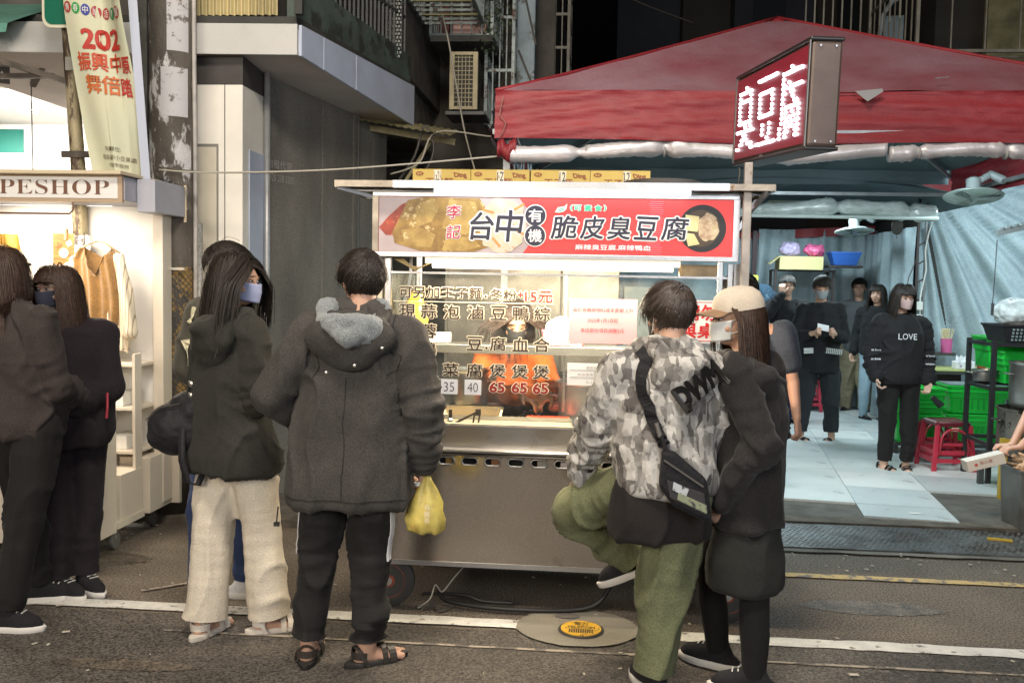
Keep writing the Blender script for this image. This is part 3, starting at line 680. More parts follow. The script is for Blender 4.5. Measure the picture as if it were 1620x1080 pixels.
# ------------------------------------------------------------------ the clothes stall
st = thing('clothes_stall', 'white wheeled clothes stall with a PESHOP sign and open shelves', 'market stall', (-1.72, .42, 0))
wp = mat('stall_white', (.66,.60,.51), .45, var=.06, vs=4, grain=.05)
MB().box(-1.3,-.0,0,.30,.10,.80).build('front_cabinet', wp, st, bev=.004)
MB().box(-1.3,0.012,.29,.60,.12,.16).build('floor_board', wp, st)
MB().box(-.16,.0,.34,.60,.16,.42).build('side_box', wp, st, bev=.004)
MB().box(-.155,.035,.62,.92,.13,.47).build('side_box', wp, st, bev=.004)
MB().box(.0,.09,.90,.935,.13,.47).build('side_panel', wp, st, bev=.003)
MB().box(-1.3,-.02,.85,.90,.16,1.985).build('back_wall', mat('stall_back', (.74,.73,.70), .5, var=.04), st)
MB().box(-.02,.045,.78,.90,.16,1.985).build('post', wp, st, bev=.004)
for z in (.50,.76,1.02): MB().box(-.30,-.02,.55,.85,z,z+.018).build('shelf', wp, st, bev=.002)
MB().box(-.31,-.295,.55,.85,.16,1.1).build('shelf_side', wp, st); MB().box(-.02,-.003,.52,.60,.16,1.1).build('shelf_side', wp, st)
for z,w_ in ((.60,.10),(.86,.08)): MB().box(-.2,-.2+w_,.60,.8,z-.08,z).build('price_card', mat('card_white', (.8,.8,.77), .6), st)
MB().box(-1.5,-.005,.42,.83,1.985,2.12).build('sign_box', mat('stall_side_grey', (.40,.41,.47), .5, var=.08), st, bev=.004)
MB().box(-1.5,.012,.34,.85,2.125,2.145).build('roof_board', mat('roof_cream', (.62,.52,.36), .5), st, bev=.003)
MB().box(.0,.11,.55,.95,1.93,2.12).build('roof_wing', mat('stall_side_grey', (.40,.41,.47), .5), st, bev=.004)
MB().box(.012,.115,.955,.96,1.90,2.13).build('roof_wing_back', mat('roof_cream', (.62,.52,.36), .5), st)
MB().box(-1.5,-.035,.395,.418,1.993,2.113).build('sign_board', mat('sign_white', (.78,.77,.74), .35), st, bev=.002)
MB().box(-1.5,-.01,.40,.422,1.973,2.123).build('sign_frame', mat('sign_frame_tan', (.45,.33,.22), .5), st)
brown = mat('sign_brown', (.16,.075,.045), .5)
lettering('\U0001D40F\U0001D404\U0001D412\U0001D407\U0001D40E\U0001D40F', brown, st, -.742,-.082,2.012,2.098,.393, bold=-.012)
lettering('\U0001D404', brown, st, -.90,-.79,2.012,2.098,.393, bold=-.012)
ring = [(-.95,1.97),(-.95,1.925),(-.93,1.905),(-.33,1.905),(-.31,1.925),(-.31,1.97)]
MB().tube([(x,.41,z) for x,z in ring], .006, 6).build('hanging_rail', mat('rail_rose', (.25,.17,.13), .4, metal=.5), st, smooth=True)
area('stall_light', -2.35, .98, 1.95, .7, .08, 11, (1,.86,.68), (-2.3,1.2,1.1))
area('stall_light_low', -2.2, .62, 1.93, .7, .12, 24, (1,.83,.62), (-2.2,.3,.6))
wheel_t = mat('caster_rubber', (.10,.10,.09), .6); 
for x,y in ((-.03,.03),(-.02,.28),(-.05,.80),(-1.2,.05)):
    c = MB().lathe([(.018,-.014),(.045,-.014),(.05,0),(.045,.014),(.018,.014)], 20, M=T((x,y+.02,.05)) @ RX(0) @ RY(90)).build('caster', wheel_t, st, smooth=True, sharp=40)
    MB().bar((x,y+.02,.06),(x,y,.125),.03,.012).build('caster_fork', mat('zinc', (.4,.4,.4), .4, metal=.8), c)
# garments and pictures hanging on the stall
knit = mat('knit_mustard', (.24,.125,.03), .9, var=.25, vs=12, bump=.9, bs=160, grain=.35, gs=200, sheen=.3)
strp = mat('shirt_stripe', (.62,.54,.42), .8)
nt, b = nodes(strp); wv = nt.nodes.new('ShaderNodeTexWave'); wv.bands_direction = 'X'; wv.inputs['Scale'].default_value = 16; wv.inputs['Distortion'].default_value = .4
tc = nt.nodes.new('ShaderNodeTexCoord'); nt.links.new(tc.outputs['Object'], wv.inputs['Vector']); cr = nt.nodes.new('ShaderNodeValToRGB'); cr.color_ramp.elements[0].color = (.28,.22,.15,1); cr.color_ramp.elements[1].color = (.64,.57,.45,1); cr.color_ramp.elements[1].position = .25
nt.links.new(wv.outputs[0], cr.inputs[0]); nt.links.new(cr.outputs[0], b.inputs['Base Color'])
def hang_cloth(fn, th, m, nu=40, nv=50):
    mb = MB(); mb.grid(lambda a,b: fn(a,b,0), nu, nv); mb.grid(lambda a,b: fn(a,b,th), nu, nv); return mb
def vest(a, b, back):
    z = -.46 + b*.46                       # hem to shoulder
    w0 = .15 + .012*math.sin(b*5)
    if b > .86: w0 -= (b-.86)*.30
    x = -w0 + 2*w0*a + .01*math.sin(b*4)
    top = 0
    if b > .62:                            # v neck
        k = (b-.62)/.38; hw = .085*k
        if abs(x) < hw: top = (b-.62)*.46 - (abs(x)/.085)*.38*.46 if True else 0
    y = -.045*math.sin(math.pi*a)**.7 - .014*math.sin(a*17+b*2) - .010*math.sin(a*31+2*b)
    if back: y = .035*math.sin(math.pi*a) + .005
    return (x, y, z - top*(1 if not back else .3))
sv = thing('knit_vest', 'mustard knitted vest over a striped shirt hanging on the stall', 'vest', (-2.02, 1.08, 1.72))
hang_cloth(vest, 1, knit).build('vest', knit, sv, smooth=True)
def shirt(a, b, back):
    z = -.64 + b*.36; wv_ = .125+.015*math.sin(b*3); x = -wv_+.03 + 2*wv_*a
    return (x+.02, (-.028*math.sin(math.pi*a) - .012*math.sin(a*23+b))*(1 if not back else -.5)+.006, z + (.03*math.sin(a*9) if b < .1 else 0))
hang_cloth(shirt, 1, strp).build('shirt_body', strp, sv, smooth=True)
slv = remesh(MB().chain([(.13,.0,-.06),(.175,-.01,-.25),(.21,-.02,-.50)], [.034,.040,.045]), .007, 4, lambda p,n: .005*snoise(p,60,60,14,2))
obj('sleeve', slv, strp, sv)
MB().tube([(-.13,0,-.02),(-.05,0,.03),(0,0,.045),(.05,0,.03),(.15,0,-.04)], .007, 6).build('hanger', mat('hanger_wood', (.4,.3,.18), .5), sv, smooth=True)
sv2 = thing('striped_shirt', 'pale striped shirt hanging on the stall behind the masked woman', 'shirt', (-2.22, 1.06, 1.62))
s2 = remesh(MB().chain([(.03,0,-.02),(.05,-.01,-.2),(.08,-.02,-.33),(.02,-.05,-.40)], [.03,.035,.036,.04]), .007, 4, lambda p,n: .005*snoise(p,60,60,14,4)); obj('sleeve', s2, strp, sv2)
hang_cloth(shirt, 1, strp).build('shirt_body', strp, sv2, smooth=True)
jk = thing('yellow_jacket', 'mustard yellow jacket hanging at the left end of the stall', 'jacket', (-2.62, 1.15, 1.78))
hang_cloth(lambda a,b,k: (-.14+a*.26-(.09*b if a > .5 else 0), -.03*math.sin(a*9)*(1-2*k)+.02*k, -.6+b*.62), 1, knit).build('cloth', mat('cloth_ochre', (.45,.27,.05), .8, bump=.3), jk, smooth=True)
MB().bar((-.06,-.05,-.3),(-.06,-.05,.03),.006).build('edge_trim', brown, jk)
pc = thing('poster', 'photo print of wooden letters pegged up on the stall', 'poster', (-2.28, 1.18, 1.52))
MB().box(-.085,.055,0,.004,0,.29).build('print', mat('print_wood', (.30,.15,.05), .5, var=.5, vs=14, stretch=(1,1,4)), pc)
MB().box(-.005,.008,-.012,.016,.25,.32).build('clothes_peg', mat('peg', (.40,.30,.14), .6), pc)
for i,(x,z,r_,c) in enumerate(((-.045,.22,.024,(.45,.1,.04)),(-.015,.17,.03,(.7,.62,.5)),(-.03,.06,.022,(.55,.38,.2)),(.02,.23,.024,(.66,.56,.42)),(.03,.1,.026,(.62,.55,.48)))):
    n = [3,20,6,4,5][i]; MB().prism([(x+r_*math.cos(a+.4*i), z+r_*math.sin(a+.4*i)) for a in [2*math.pi*j/n for j in range(n)]], -.003, -.0005).build('picture', mat('pic_%d' % i, c, .5, var=.3, vs=30), pc)
cup = thing('magazine_page', 'black and white magazine page with a coffee cup hanging on the stall', 'poster', (-2.17, 1.16, 1.42))
MB().box(-.045,.055,0,.004,0,.38).build('page', mat('page_mix', (.70,.68,.64), .5, wear=(.08,.07,.07), ws=14, wt=.47), cup)
MB().lathe([(.036,0),(.036,.012),(.026,.012),(.026,.002)], 24, M=T((-.035,-.004,.22))@RX(90)).build('cup_rim', mat('cup_white', (.8,.8,.78), .4), cup, smooth=True)
MB().lathe([(.026,0),(.026,.003)], 24, M=T((-.035,-.003,.22))@RX(90)).build('cup_inside', mat('coffee', (.12,.11,.11), .4), cup)
MB().tube([(.02,-.006,.40),(.03,-.006,.2),(.038,-.006,-.02)], .003, 5).build('cord', wire_d, cup)
# ================================================================== RED TENT AND EATING AREA
tent_red = mat('tent_red', (.245,.020,.028), .55, var=.25, vs=2.2, bump=.25, bs=30, grain=.3, gs=220, stretch=(.5,1,2.5))
tent_roof = mat('tent_roof_red', (.26,.075,.095), .5, var=.3, vs=1.3, bump=.25, bs=25, grain=.35, gs=220, col2=(.33,.20,.24))
silver = mat('silver_sheet', (.66,.64,.66), .34, metal=.25, var=.2, vs=6, bump=.5, bs=14)
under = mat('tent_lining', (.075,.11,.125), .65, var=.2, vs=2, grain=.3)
tn = thing('market_tent', 'red market tent with a peaked roof and silver sheets rolled up along its front', 'tent', (2.29, 3.0, 0))
hw, hd, ze, zp = 1.95, 1.7, 2.70, 3.60
def sag(a, b): return -.05*math.sin(math.pi*a)*math.sin(math.pi*b)
cor_ = [(-hw,-hd),(hw,-hd),(hw,hd),(-hw,hd)]
for i in range(4):
    p, q = cor_[i], cor_[(i+1)%4]
    def rf(a, b, p=p, q=q, o=0):
        x = (p[0]+(q[0]-p[0])*a)*(1-b); y = (p[1]+(q[1]-p[1])*a)*(1-b)
        z = ze + (zp-ze)*b**1.04 - .035*math.sin(math.pi*min(1,b*1.1))*math.sin(math.pi*a) + .006*math.sin(x*9+y*5)*(1-b) + (.0 if b < .9 else -(b-.9)**2*2)
        return (x, y, z-o)
    MB().grid(rf, 48, 30).build('roof_panel', tent_roof, tn, smooth=True)
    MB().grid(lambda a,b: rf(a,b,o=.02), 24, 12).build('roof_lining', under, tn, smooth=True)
def val(a, b, side):
    L_ = cor_[side]; M_ = cor_[(side+1)%4]
    x = L_[0]+(M_[0]-L_[0])*a; y = L_[1]+(M_[1]-L_[1])*a; nx, ny = ((0,-1),(1,0),(0,1),(-1,0))[side]
    q_ = math.sin(b*9+a*6+2.5*math.sin(a*5+side)); r_ = math.sin(b*17-a*11+2*math.sin(a*13)); s = .020*(1-abs(q_))**2 + .012*(1-abs(r_))**2 + .012*math.sin(a*9+side)
    z = ze+.0 - b*.285 - .018*math.sin(math.pi*a)*(b) + .006*math.sin(a*12)*b
    return (x+nx*(s+.03*b), y+ny*(s+.03*b), z)
for sd in (0,1,3): MB().grid(lambda a,b: val(a,b,sd), 160, 14).build('valance', tent_red, tn, smooth=True)
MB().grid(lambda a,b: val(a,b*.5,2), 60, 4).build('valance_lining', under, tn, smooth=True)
# ridge caps over the hips
for p in cor_: MB().tube([(p[0]*(1-t),p[1]*(1-t),ze+(zp-ze)*t**1.04+.003) for t in [k/14 for k in range(15)]], .012, 6).build('ridge_seam', tent_red, tn, smooth=True)
MB().lathe([(.09,-.05),(.05,0),(.02,.02)], 16, c=(0,0,zp-.02)).build('peak_cap', tent_red, tn, smooth=True)
tp = mat('tent_pole', (.30,.31,.32), .4, metal=.5, var=.3)
for i,(x,y) in enumerate(cor_):
    if i not in (1,2): MB().box(x*.965-.020,x*.965+.020,y*.965-.020,y*.965+.020,0,2.66).build('pole', tp, tn)
for sd in range(4):
    p, q = cor_[sd], cor_[(sd+1)%4]
    MB().bar((p[0],p[1],2.46),(q[0],q[1],2.46),.03).build('frame_rail', tp, tn)
    MB().bar((p[0],p[1],2.62),(0,0,3.50),.025).build('rafter', tp, tn)
# rolled silver sheet under the front valance with ties and a red cuff
def roll(p, q, r, ties, seed, n=120, k=18, sagz=.02):
    rings = []
    for i in range(n+1):
        t = i/n; rr = r*(1+.10*math.sin(t*17+seed)+.06*math.sin(t*41+seed*2))
        for tt in ties: rr *= 1-.45*math.exp(-((t-tt)*60)**2)
        c = Vector(p).lerp(Vector(q), t)+Vector((0,0,-sagz*math.sin(t*9+seed)))
        ring = []
        for j in range(k):
            a = 2*math.pi*j/k; near = sum(math.exp(-((t-tt)*14)**2) for tt in ties); cr = math.sin(4*a+t*38+seed+2*math.sin(t*23)); w_ = 1+.05*math.sin(2*a+t*21+seed)+(.10+.16*near)*(1-abs(cr))**2*1.2-.05+.05*near*math.sin(7*a-t*160)
            ring.append(c+Vector((0, math.cos(a)*rr*w_, math.sin(a)*rr*w_)))
        rings.append(ring)
    return MB().loft(rings)
roll((-1.86,-1.70,2.345),(.32,-1.70,2.36),.048,(.19,.42,.68),1).build('rolled_sheet', silver, tn, smooth=True)
roll((.34,-1.70,2.36),(1.95,-1.70,2.36),.046,(.1,.4,.8),2).build('rolled_sheet', silver, tn, smooth=True)
roll((-1.93,-1.71,2.35),(-1.82,-1.71,2.35),.056,(),3,n=12).build('red_cuff', tent_red, tn, smooth=True)
for x in (-1.41,-.95,.50,.98): MB().lathe([(.034,0),(.036,.006),(.034,.012)], 14, M=T((x,-1.70,2.35))@RY(90)).build('tie', mat('tie_grey', (.3,.3,.3), .6), tn, smooth=True)
MB().poly([(.0,0,0),(.15,0,.015),(.16,0,.0),(.07,-.01,-.06)]).build('torn_flap', mat('flap_pale', (.24,.24,.25), .6), tn, M=T((.12,-1.75,2.69)))
MB().bar((.62,-1.58,2.80),(.70,-1.57,2.81),.006).build('hook', tp, tn)
MB().tube([(-1.9,-1.74,2.66),(-1.92,-1.75,2.55),(-1.88,-1.75,2.5),(-1.91,-1.76,2.42)], .003, 5).build('tie_string', mat('string_dull', (.30,.16,.14), .8), tn, smooth=True)
# hanging blue straps at the left corner
hs_ = MB()
for k in range(9): hs_.box(-.004,.004,-.002,.002,-.28,0,T((-1.84+k*.014,-1.66,2.36))@RY(random.uniform(-9,9)))
o = hs_.build('straps', mat('strap_blue', (.16,.27,.32), .6), tn); o['kind'] = 'stuff'
tgl = mat('tube_cool_glow', (1,1,1), .4, emit=(.75,.95,1), es=14)
for k,(u,v,z,lb) in enumerate(((1.30,2.7,2.66,'lit fluorescent tube hanging under the left of the red tent roof'),(3.05,2.35,2.62,'lit fluorescent tube hanging behind the right front valance'),(3.2,6.4,2.50,'lit fluorescent tube under the lining of the rear tent'),(5.15,4.45,2.67,'added tube lamp out of view brightening the right hand tarp'))):
    l_ = thing('tube_lamp', lb, 'lamp', (u,v,z), R(25 if k == 0 else 0)); MB().box(-.3,.3,-.03,.03,.016,.05).build('housing', mat('housing_white', (.6,.58,.5), .5), l_)
    MB().tube([(-.29,0,0),(.29,0,0)], .014, 8).build('tube', tgl, l_)
area('tent_light_left', 1.30, 2.7, 2.63, .55, .06, 20, (.74,.93,1), (1.5,2.9,0))
area('tent_light_right', 3.05, 2.35, 2.59, .9, .10, 52, (.76,.94,1), (3.2,3.2,0))
area('rear_tent_light', 3.2, 6.4, 2.46, 1.2, .3, 56, (.76,.94,1), (3.2,6.4,0))
area('tarp_fill_light', 5.15, 4.45, 2.62, 1.2, .2, 46, (.78,.95,1), (4.9,5.6,1.0))  # added with the last tube lamp, out of view, to brighten the right tarp
# clear film roll at the joint of the two tents
cf = thing('film_roll', 'clear plastic film rolled up across the joint of the two tents', 'plastic sheet', (3.2, 4.6, 0))
film = mat('clear_film', (.50,.56,.55), .12, var=.3, vs=30, bump=.9, bs=18, spec=.8, stretch=(.3,1,1))
roll((-1.4,0,2.32),(.88,0,2.30),.075,(.3,.62,.9),5,n=90).build('film', film, cf, smooth=True)
MB().tube([(-1.4,-.1,2.235),(.88,-.1,2.225)], .018, 10).build('pipe', mat('pipe_pale', (.5,.58,.56), .4), cf, smooth=True)
# rear tent
rt = thing('rear_tent', 'rear tent with pale blue tarp walls and a red edge band', 'tent', (3.0, 6.3, 0))
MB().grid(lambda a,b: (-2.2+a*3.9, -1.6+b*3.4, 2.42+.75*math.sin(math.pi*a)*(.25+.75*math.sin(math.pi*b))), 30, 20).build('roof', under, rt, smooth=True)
tarp = mat('tarp_blue', (.33,.42,.455), .6, var=.28, vs=1.5, bump=.7, bs=7, grain=.22, gs=120, wear=(.20,.25,.26), ws=2, wt=.60)
def pleat(s, z, f=9, amp=.05, conv=0, seed=0):
    return 1.7*amp*(.6*math.sin(s*f + z*conv + seed) + .4*math.sin(s*f*2.3 + z*conv*1.7 + seed*2))*(.35+.65*z)
# back wall: two tarps gathered toward the ties
MB().grid(lambda a,b: (-1.9+a*2.0, 1.72+pleat(a*2,1-b,7,.05,2.2+3*a,1)+.05*math.sin(a*3.14), .05+b*2.20-.04*math.sin(math.pi*a)), 110, 30).build('back_tarp', tarp, rt, smooth=True)
MB().grid(lambda a,b: (.1+a*1.5, 1.70+pleat(a*2.2*(1+.3*b),1-b,8,.05,3.5,4)+.03*math.sin(a*9), .05+b*2.28), 110, 30).build('back_tarp', tarp, rt, smooth=True)
MB().grid(lambda a,b: (-1.95+a*2.05, 1.66+.01*math.sin(a*20), 2.21+b*.075), 40, 2).build('edge_band', mat('band_red', (.28,.03,.035), .6), rt, smooth=True)
MB().grid(lambda a,b: (.55+a*1.0, 1.64+.01*math.sin(a*20), 2.22+b*.11+.06*a), 40, 2).build('edge_band', mat('band_red', (.28,.03,.035), .6), rt, smooth=True)
MB().grid(lambda a,b: (1.48+pleat(a*3.2*(1+.2*b),1-b,6,.06,4,2), -.05+a*1.75, .05+b*(2.22)), 110, 30).build('side_tarp', tarp, rt, smooth=True)
MB().box(.0,.06,1.55,1.61,0,2.3).build('pole', mat('pole_maroon', (.05,.02,.025), .5), rt)
# right hand tarp wall, hung from higher up on the slope
tw = thing('tarp_wall', 'pale blue tarp hanging in fanned folds to the right of the lattice pole', 'tarp', (4.55, 6.3, 0))
def rw_(a, b):
    x = -.02 + a*2.3; y = -.55*a; fan = math.atan2(a+.03, 1.10-b)
    s = .075*math.sin(fan*24+1)*min(1,(a+.10)*3)*min(1,(1.35-b)) + .035*math.sin(fan*55+a*3) + .03*math.sin(a*11+b*2)*(1-b)
    return (x, y+s, .05 + b*(2.62+.42*a))
MB().grid(rw_, 190, 60).build('tarp', tarp, tw, smooth=True)
MB().grid(lambda a,b: (-.02+a*2.3, -.58*a-.05+.01*math.sin(a*30), 2.60+.42*a+b*.16), 40, 2).build('edge_band', mat('band_red', (.28,.03,.035), .6), tw, smooth=True)
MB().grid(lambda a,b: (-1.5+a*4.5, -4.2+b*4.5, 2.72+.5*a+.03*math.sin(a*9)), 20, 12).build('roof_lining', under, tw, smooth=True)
# corner pole of the tents with wiring
cp = thing('tent_pole', 'black lattice corner pole with a white cable and switches', 'tent pole', (4.50, 6.12, 0))
lm = mat('lattice_dark', (.045,.035,.035), .5, metal=.3, var=.4)
for x in (-.035,.045): MB().box(x-.011,x+.011,-.012,.012,0,2.62).build('upright', lm if x < 0 else mat('upright_grey', (.16,.17,.17), .5, metal=.4), cp)
r0 = MB().bar((-.035,0,.45),(.045,0,.50),.014).build('cross_bar', lm, cp)
for k in range(1, 9): clone(r0, T((0,0,.2*k)))
MB().tube([(.22,-.05,2.58),(.12,-.04,2.42),(.06,-.04,2.2),(.03,-.04,2.0),(.05,-.04,1.8),(.0,-.04,1.5),(.01,-.04,1.2)], .007, 6).build('cable', mat('cable_white', (.6,.6,.56), .5), cp, smooth=True)
MB().tube([(-.04,-.03,1.95),(-.13,-.03,1.7),(-.15,-.03,1.5),(-.08,-.03,1.42)], .006, 6).build('cable', wire_d, cp, smooth=True)
for z in (1.36,1.22): MB().box(-.03,.03,-.05,-.02,z,z+.09).build('switch_box', mat('switch_white', (.6,.62,.58), .5), cp, bev=.004)
wc = thing('wire_bundle', 'loop of black wires hanging beside the lattice corner pole', 'wires', (4.2,6.0,2.28)); 
for k in range(3): MB().lathe([(.05+.012*k,-.004),(.057+.012*k,0),(.05+.012*k,.004)], 16, M=T((.0,0,-.02*k))@RX(80+8*k)@RY(12*k)).build('loop', wire_d, wc, smooth=True)
MB().box(-.003,.003,0,.006,-.16,.12).build('tail', wire_d, wc)
# fans
fanw = mat('fan_white', (.52,.60,.60), .4, var=.08); fanc = mat('fan_guard', (.42,.50,.49), .4, metal=.3)
def fan(u, v, z, tilt, yaw, label, r=.20):
    f = thing('wall_fan', label, 'fan', (u, v, z), R(yaw))
    M0 = RX(tilt)
    MB().lathe([(.0,.0),(r,.0),(r+.008,.008),(r,.016),(0,.016)][1:4], 32, M=M0).build('guard_rim', fanc, f, smooth=True)
    spoke = MB().tube([(.03,0,-.035),(r*.6,0,-.03),(r,0,.008)], .0016, 4).mesh('spoke')
    for k in range(24): obj('guard_wire', spoke, fanc, f, M0 @ RZ(k*15))
    spoke2 = MB().tube([(.03,0,.05),(r*.6,0,.045),(r,0,.008)], .0016, 4).mesh('spoke2')
    for k in range(24): obj('guard_wire', spoke2, fanc, f, M0 @ RZ(k*15+7))
    for k in range(3):
        MB().grid(lambda a,b: (M0 @ RZ(k*120)) @ Vector((.03+a*(r*.78), (b-.5)*(.05+.10*a), (b-.5)*.03)), 6, 4).build('blade', mat('fan_blade', (.16,.20,.20), .4), f, smooth=True)
    MB().lathe([(.03,.045),(.055,.05),(.058,.15),(.04,.165),(.01,.168)], 20, M=M0).build('motor', fanw, f, smooth=True, sharp=50)
    MB().cap(M0 @ Vector((.03,0,.13)), M0 @ Vector((.13,.02,.20)), .028, .028).build('neck', fanw, f, smooth=True)
    MB().cap(M0 @ Vector((.13,.02,.20)), M0 @ Vector((.22,.02,.15)), .03, .036).build('arm', fanw, f, smooth=True)
    return f
fan(4.02, 3.6, 2.33, 168, -14, 'white wall fan at the upper right of the tent tilted to the floor', .22).rotation_euler
fan(3.92, 6.6, 2.22, 172, 8, 'white wall fan further back above the people in the tent', .21)
for f_ in [o for o in SC.objects if o.name.startswith('wall_fan')]:
    f_.rotation_euler.x = R(180)
hk = thing('hanging_hook', 'thin metal hook hanging from the tent beside the steam', 'hook', (3.93,2.9,1.45)); MB().tube([(0,0,.5),(-.005,0,.2),(-.01,0,.02)], .004, 6).build('rod', rail_m, hk); MB().box(-.018,0,-.006,.006,-.06,.03).build('handle', rail_m, hk)
sg = thing('plastic_tray', 'dark slotted bracket at the right edge below the fan', 'bracket', (3.98,2.7,2.02)); MB().box(-.14,.3,-.02,.02,-.02,.02).build('rail', mat('bracket_grey', (.16,.18,.18), .5), sg, M=RY(-14))
for k in range(7): MB().box(-.01,.01,-.025,.02,.02,.035).build('tooth', mat('bracket_grey', (.16,.18,.18), .5), sg, M=RY(-14)@T((-.1+k*.05,0,0)))
# furniture and goods in the tent
green = mat('basket_green', (.012,.52,.05), .35, var=.08); greend = mat('basket_green_deep', (.01,.36,.04), .35)
def crate(u, v, z, label, w_=.44, d_=.34, h=.26, rot=0, lid=False):
    c = thing('plastic_crate', label, 'crate', (u, v, z), R(rot), group='green plastic crates in the tent')
    def ring(s, zz): return [Vector((x*s*w_/2, y*s*d_/2, zz)) for x,y in ((-1,-.9),(-.93,-1),(.93,-1),(1,-.9),(1,.9),(.93,1),(-.93,1),(-1,.9))]
    mb = MB().loft([ring(.86,0),ring(.90,h*.55),ring(.96,h*.56),ring(1,h),ring(.97,h),ring(.84,.02)]); mb.build('shell', green, c, bev=.003)
    for zz in (h*.98, h*.80): MB().loft([ring(1.03,zz-.012),ring(1.045,zz),ring(1.03,zz+.008),ring(.99,zz+.008),ring(.98,zz-.01)]).build('rim', green, c)
    s = MB().box(-.004,.004,-.003,.003,.03,h*.5).mesh('rib')
    for k in range(7): obj('rib', s, greend, c, T((-.16+k*.052, -d_/2*.9, .01)))
    if lid: MB().box(-w_/2*.97,w_/2*.97,-d_/2*.97,d_/2*.97,h+.002,h+.012).build('lid', mat('lid_grey', (.13,.17,.18), .4), c, bev=.003)
    return c
st_ = thing('crate_stand', 'low dark steel stand carrying the stacked green crates', 'stand', (4.02,4.75,0)); MB().box(-.22,.95,-.2,.22,.12,.15).build('top', rail_m, st_)
for x in (-.2,.35,.9):
    for y in (-.17,.17): MB().box(x-.015,x+.015,y-.015,y+.015,0,.12).build('leg', rail_m, st_)
crate(4.02,4.72,.15,'lowest green crate in the stack behind the red stool'); crate(4.02,4.72,.28,'second green crate from the bottom behind the red stool'); crate(4.02,4.72,.40,'top green crate of the nested stack behind the red stool')
crate(4.60,4.86,.15,'green crate under the lidded crate beside the black rack', .56); crate(4.60,4.86,.42,'green crate with a grey lid beside the black rack', .56, lid=True)
crate(4.50,3.72,.82,'green crate on the black rack beside the steaming pot', .4); crate(4.46,3.9,.93,'upper green crate on the black rack under the black basket', .42)
# stools
red_p = mat('stool_red', (.42,.03,.055), .35, var=.1); maroon = mat('stool_maroon', (.13,.015,.025), .35, var=.15)
def stool(u, v, rot, label, m=red_p, h=.46):
    s = thing('plastic_stool', label, 'stool', (u, v, 0), R(rot), group='red plastic stools')
    a, b_ = .135, .175
    MB().loft([[Vector((x*q, y*q, z)) for x,y in ((-1,-.85),(-.85,-1),(.85,-1),(1,-.85),(1,.85),(.85,1),(-.85,1),(-1,.85))] for q, z in ((a+.012,h-.035),(a+.014,h-.01),(a,h),(a*.86,h),(a*.84,h-.006))]).build('seat', maroon, s, smooth=False)
    for sx in (-1,1):
        for sy in (-1,1):
            MB().bar((sx*a,sy*a,h-.03),(sx*b_,sy*b_,0),.04,.022,up=(0,1,0)).build('leg', m, s, bev=.004)
    for z in (.13,.2):
        q = b_-(b_-a)*z/h
        for i,(p1,p2) in enumerate((((-q,-q,z),(q,-q,z)),((-q,q,z),(q,q,z)),((-q,-q,z),(-q,q,z)),((q,-q,z),(q,q,z)))): MB().bar(p1,p2,.012,.035).build('stretcher', m, s)
    for sy in (-1,1):
        q = a+.02; arch = [(q*.72*math.cos(t), sy*(q+.004-.0), h-.16+.10*math.sin(t)) for t in [math.pi*i/10 for i in range(11)]]
        MB().tube([(q*.80,sy*(b_-.012),.2)]+arch+[(-q*.80,sy*(b_-.012),.2)], .011, 6).build('arch', m, s, smooth=True)
        MB().bar((-q*.6,sy*q,h-.19),(q*.6,sy*q,h-.19),.012,.022).build('arch_bar', m, s)
    MB().box(-.03,.03,-a-.03,-a-.026,h-.075,h-.045).build('sticker', mat('sticker', (.6,.45,.35), .5), s)
    return s
stool(4.02,3.92,4,'red plastic stool in front of the green crates'); stool(4.14,4.32,14,'second red plastic stool behind the front one beside the crates', h=.40)
stool(3.72,7.6,-20,'far red plastic stool at the tarp beside the apron worker'); stool(2.75,6.2,0,'red stool behind the arm of the man in the slate shirt')
# table
tb = thing('dining_table', 'long table with a yellow green top and black edge by the tarp wall', 'table', (4.62,5.80,0))
MB().box(-.45,.75,-.28,.28,.745,.762).build('tabletop', mat('table_top', (.42,.44,.16), .4, var=.1), tb, bev=.003)
MB().box(-.455,.755,-.285,.285,.715,.743).build('table_edge', mat('table_edge', (.05,.05,.045), .5), tb)
for x in (-.35,.25,.65):
    for y in (-.2,.2): MB().box(x-.02,x+.02,y-.02,y+.02,0,.715).build('leg', mat('leg_maroon', (.05,.025,.03), .5), tb)
MB().box(-.06,.22,-.05,.05,.05,.70).build('centre_panel', mat('leg_maroon', (.05,.025,.03), .5), tb)
sh2 = thing('wall_shelf', 'short black shelf holding chopsticks above the yellow green table', 'shelf', (4.62,6.02,.88)); MB().box(-.3,.22,-.1,.1,0,.03).build('board', mat('table_edge', (.05,.05,.045), .5), sh2)
ch = thing('chopstick_holder', 'pink cup packed with bamboo chopsticks on the black shelf', 'chopstick holder', (4.76,5.98,.91))
MB().lathe([(.055,0),(.06,.15),(.056,.15),(.05,.01)], 16).build('cup', mat('cup_pink', (.55,.12,.30), .3), ch, smooth=True, sharp=50)
cs_ = MB().tube([(0,0,0),(0,0,.24)], .0035, 5).mesh('chopstick')
for k in range(34): obj('chopstick', cs_, mat('bamboo', (.68,.58,.36), .6), ch, T((random.uniform(-.04,.04),random.uniform(-.04,.04),.02))@RX(random.uniform(-9,9))@RY(random.uniform(-13,13)))
jr = thing('sauce_jar', 'small brown sauce jar beside the chopsticks on the shelf', 'jar', (4.60,5.98,.91)); MB().lathe([(.035,0),(.035,.1),(.028,.12)], 14).build('jar', mat('jar_brown', (.2,.08,.05), .2), jr, smooth=True, sharp=40); MB().lathe([(.03,.12),(.03,.15)], 14).build('lid', mat('jar_lid', (.4,.38,.35), .4), jr)
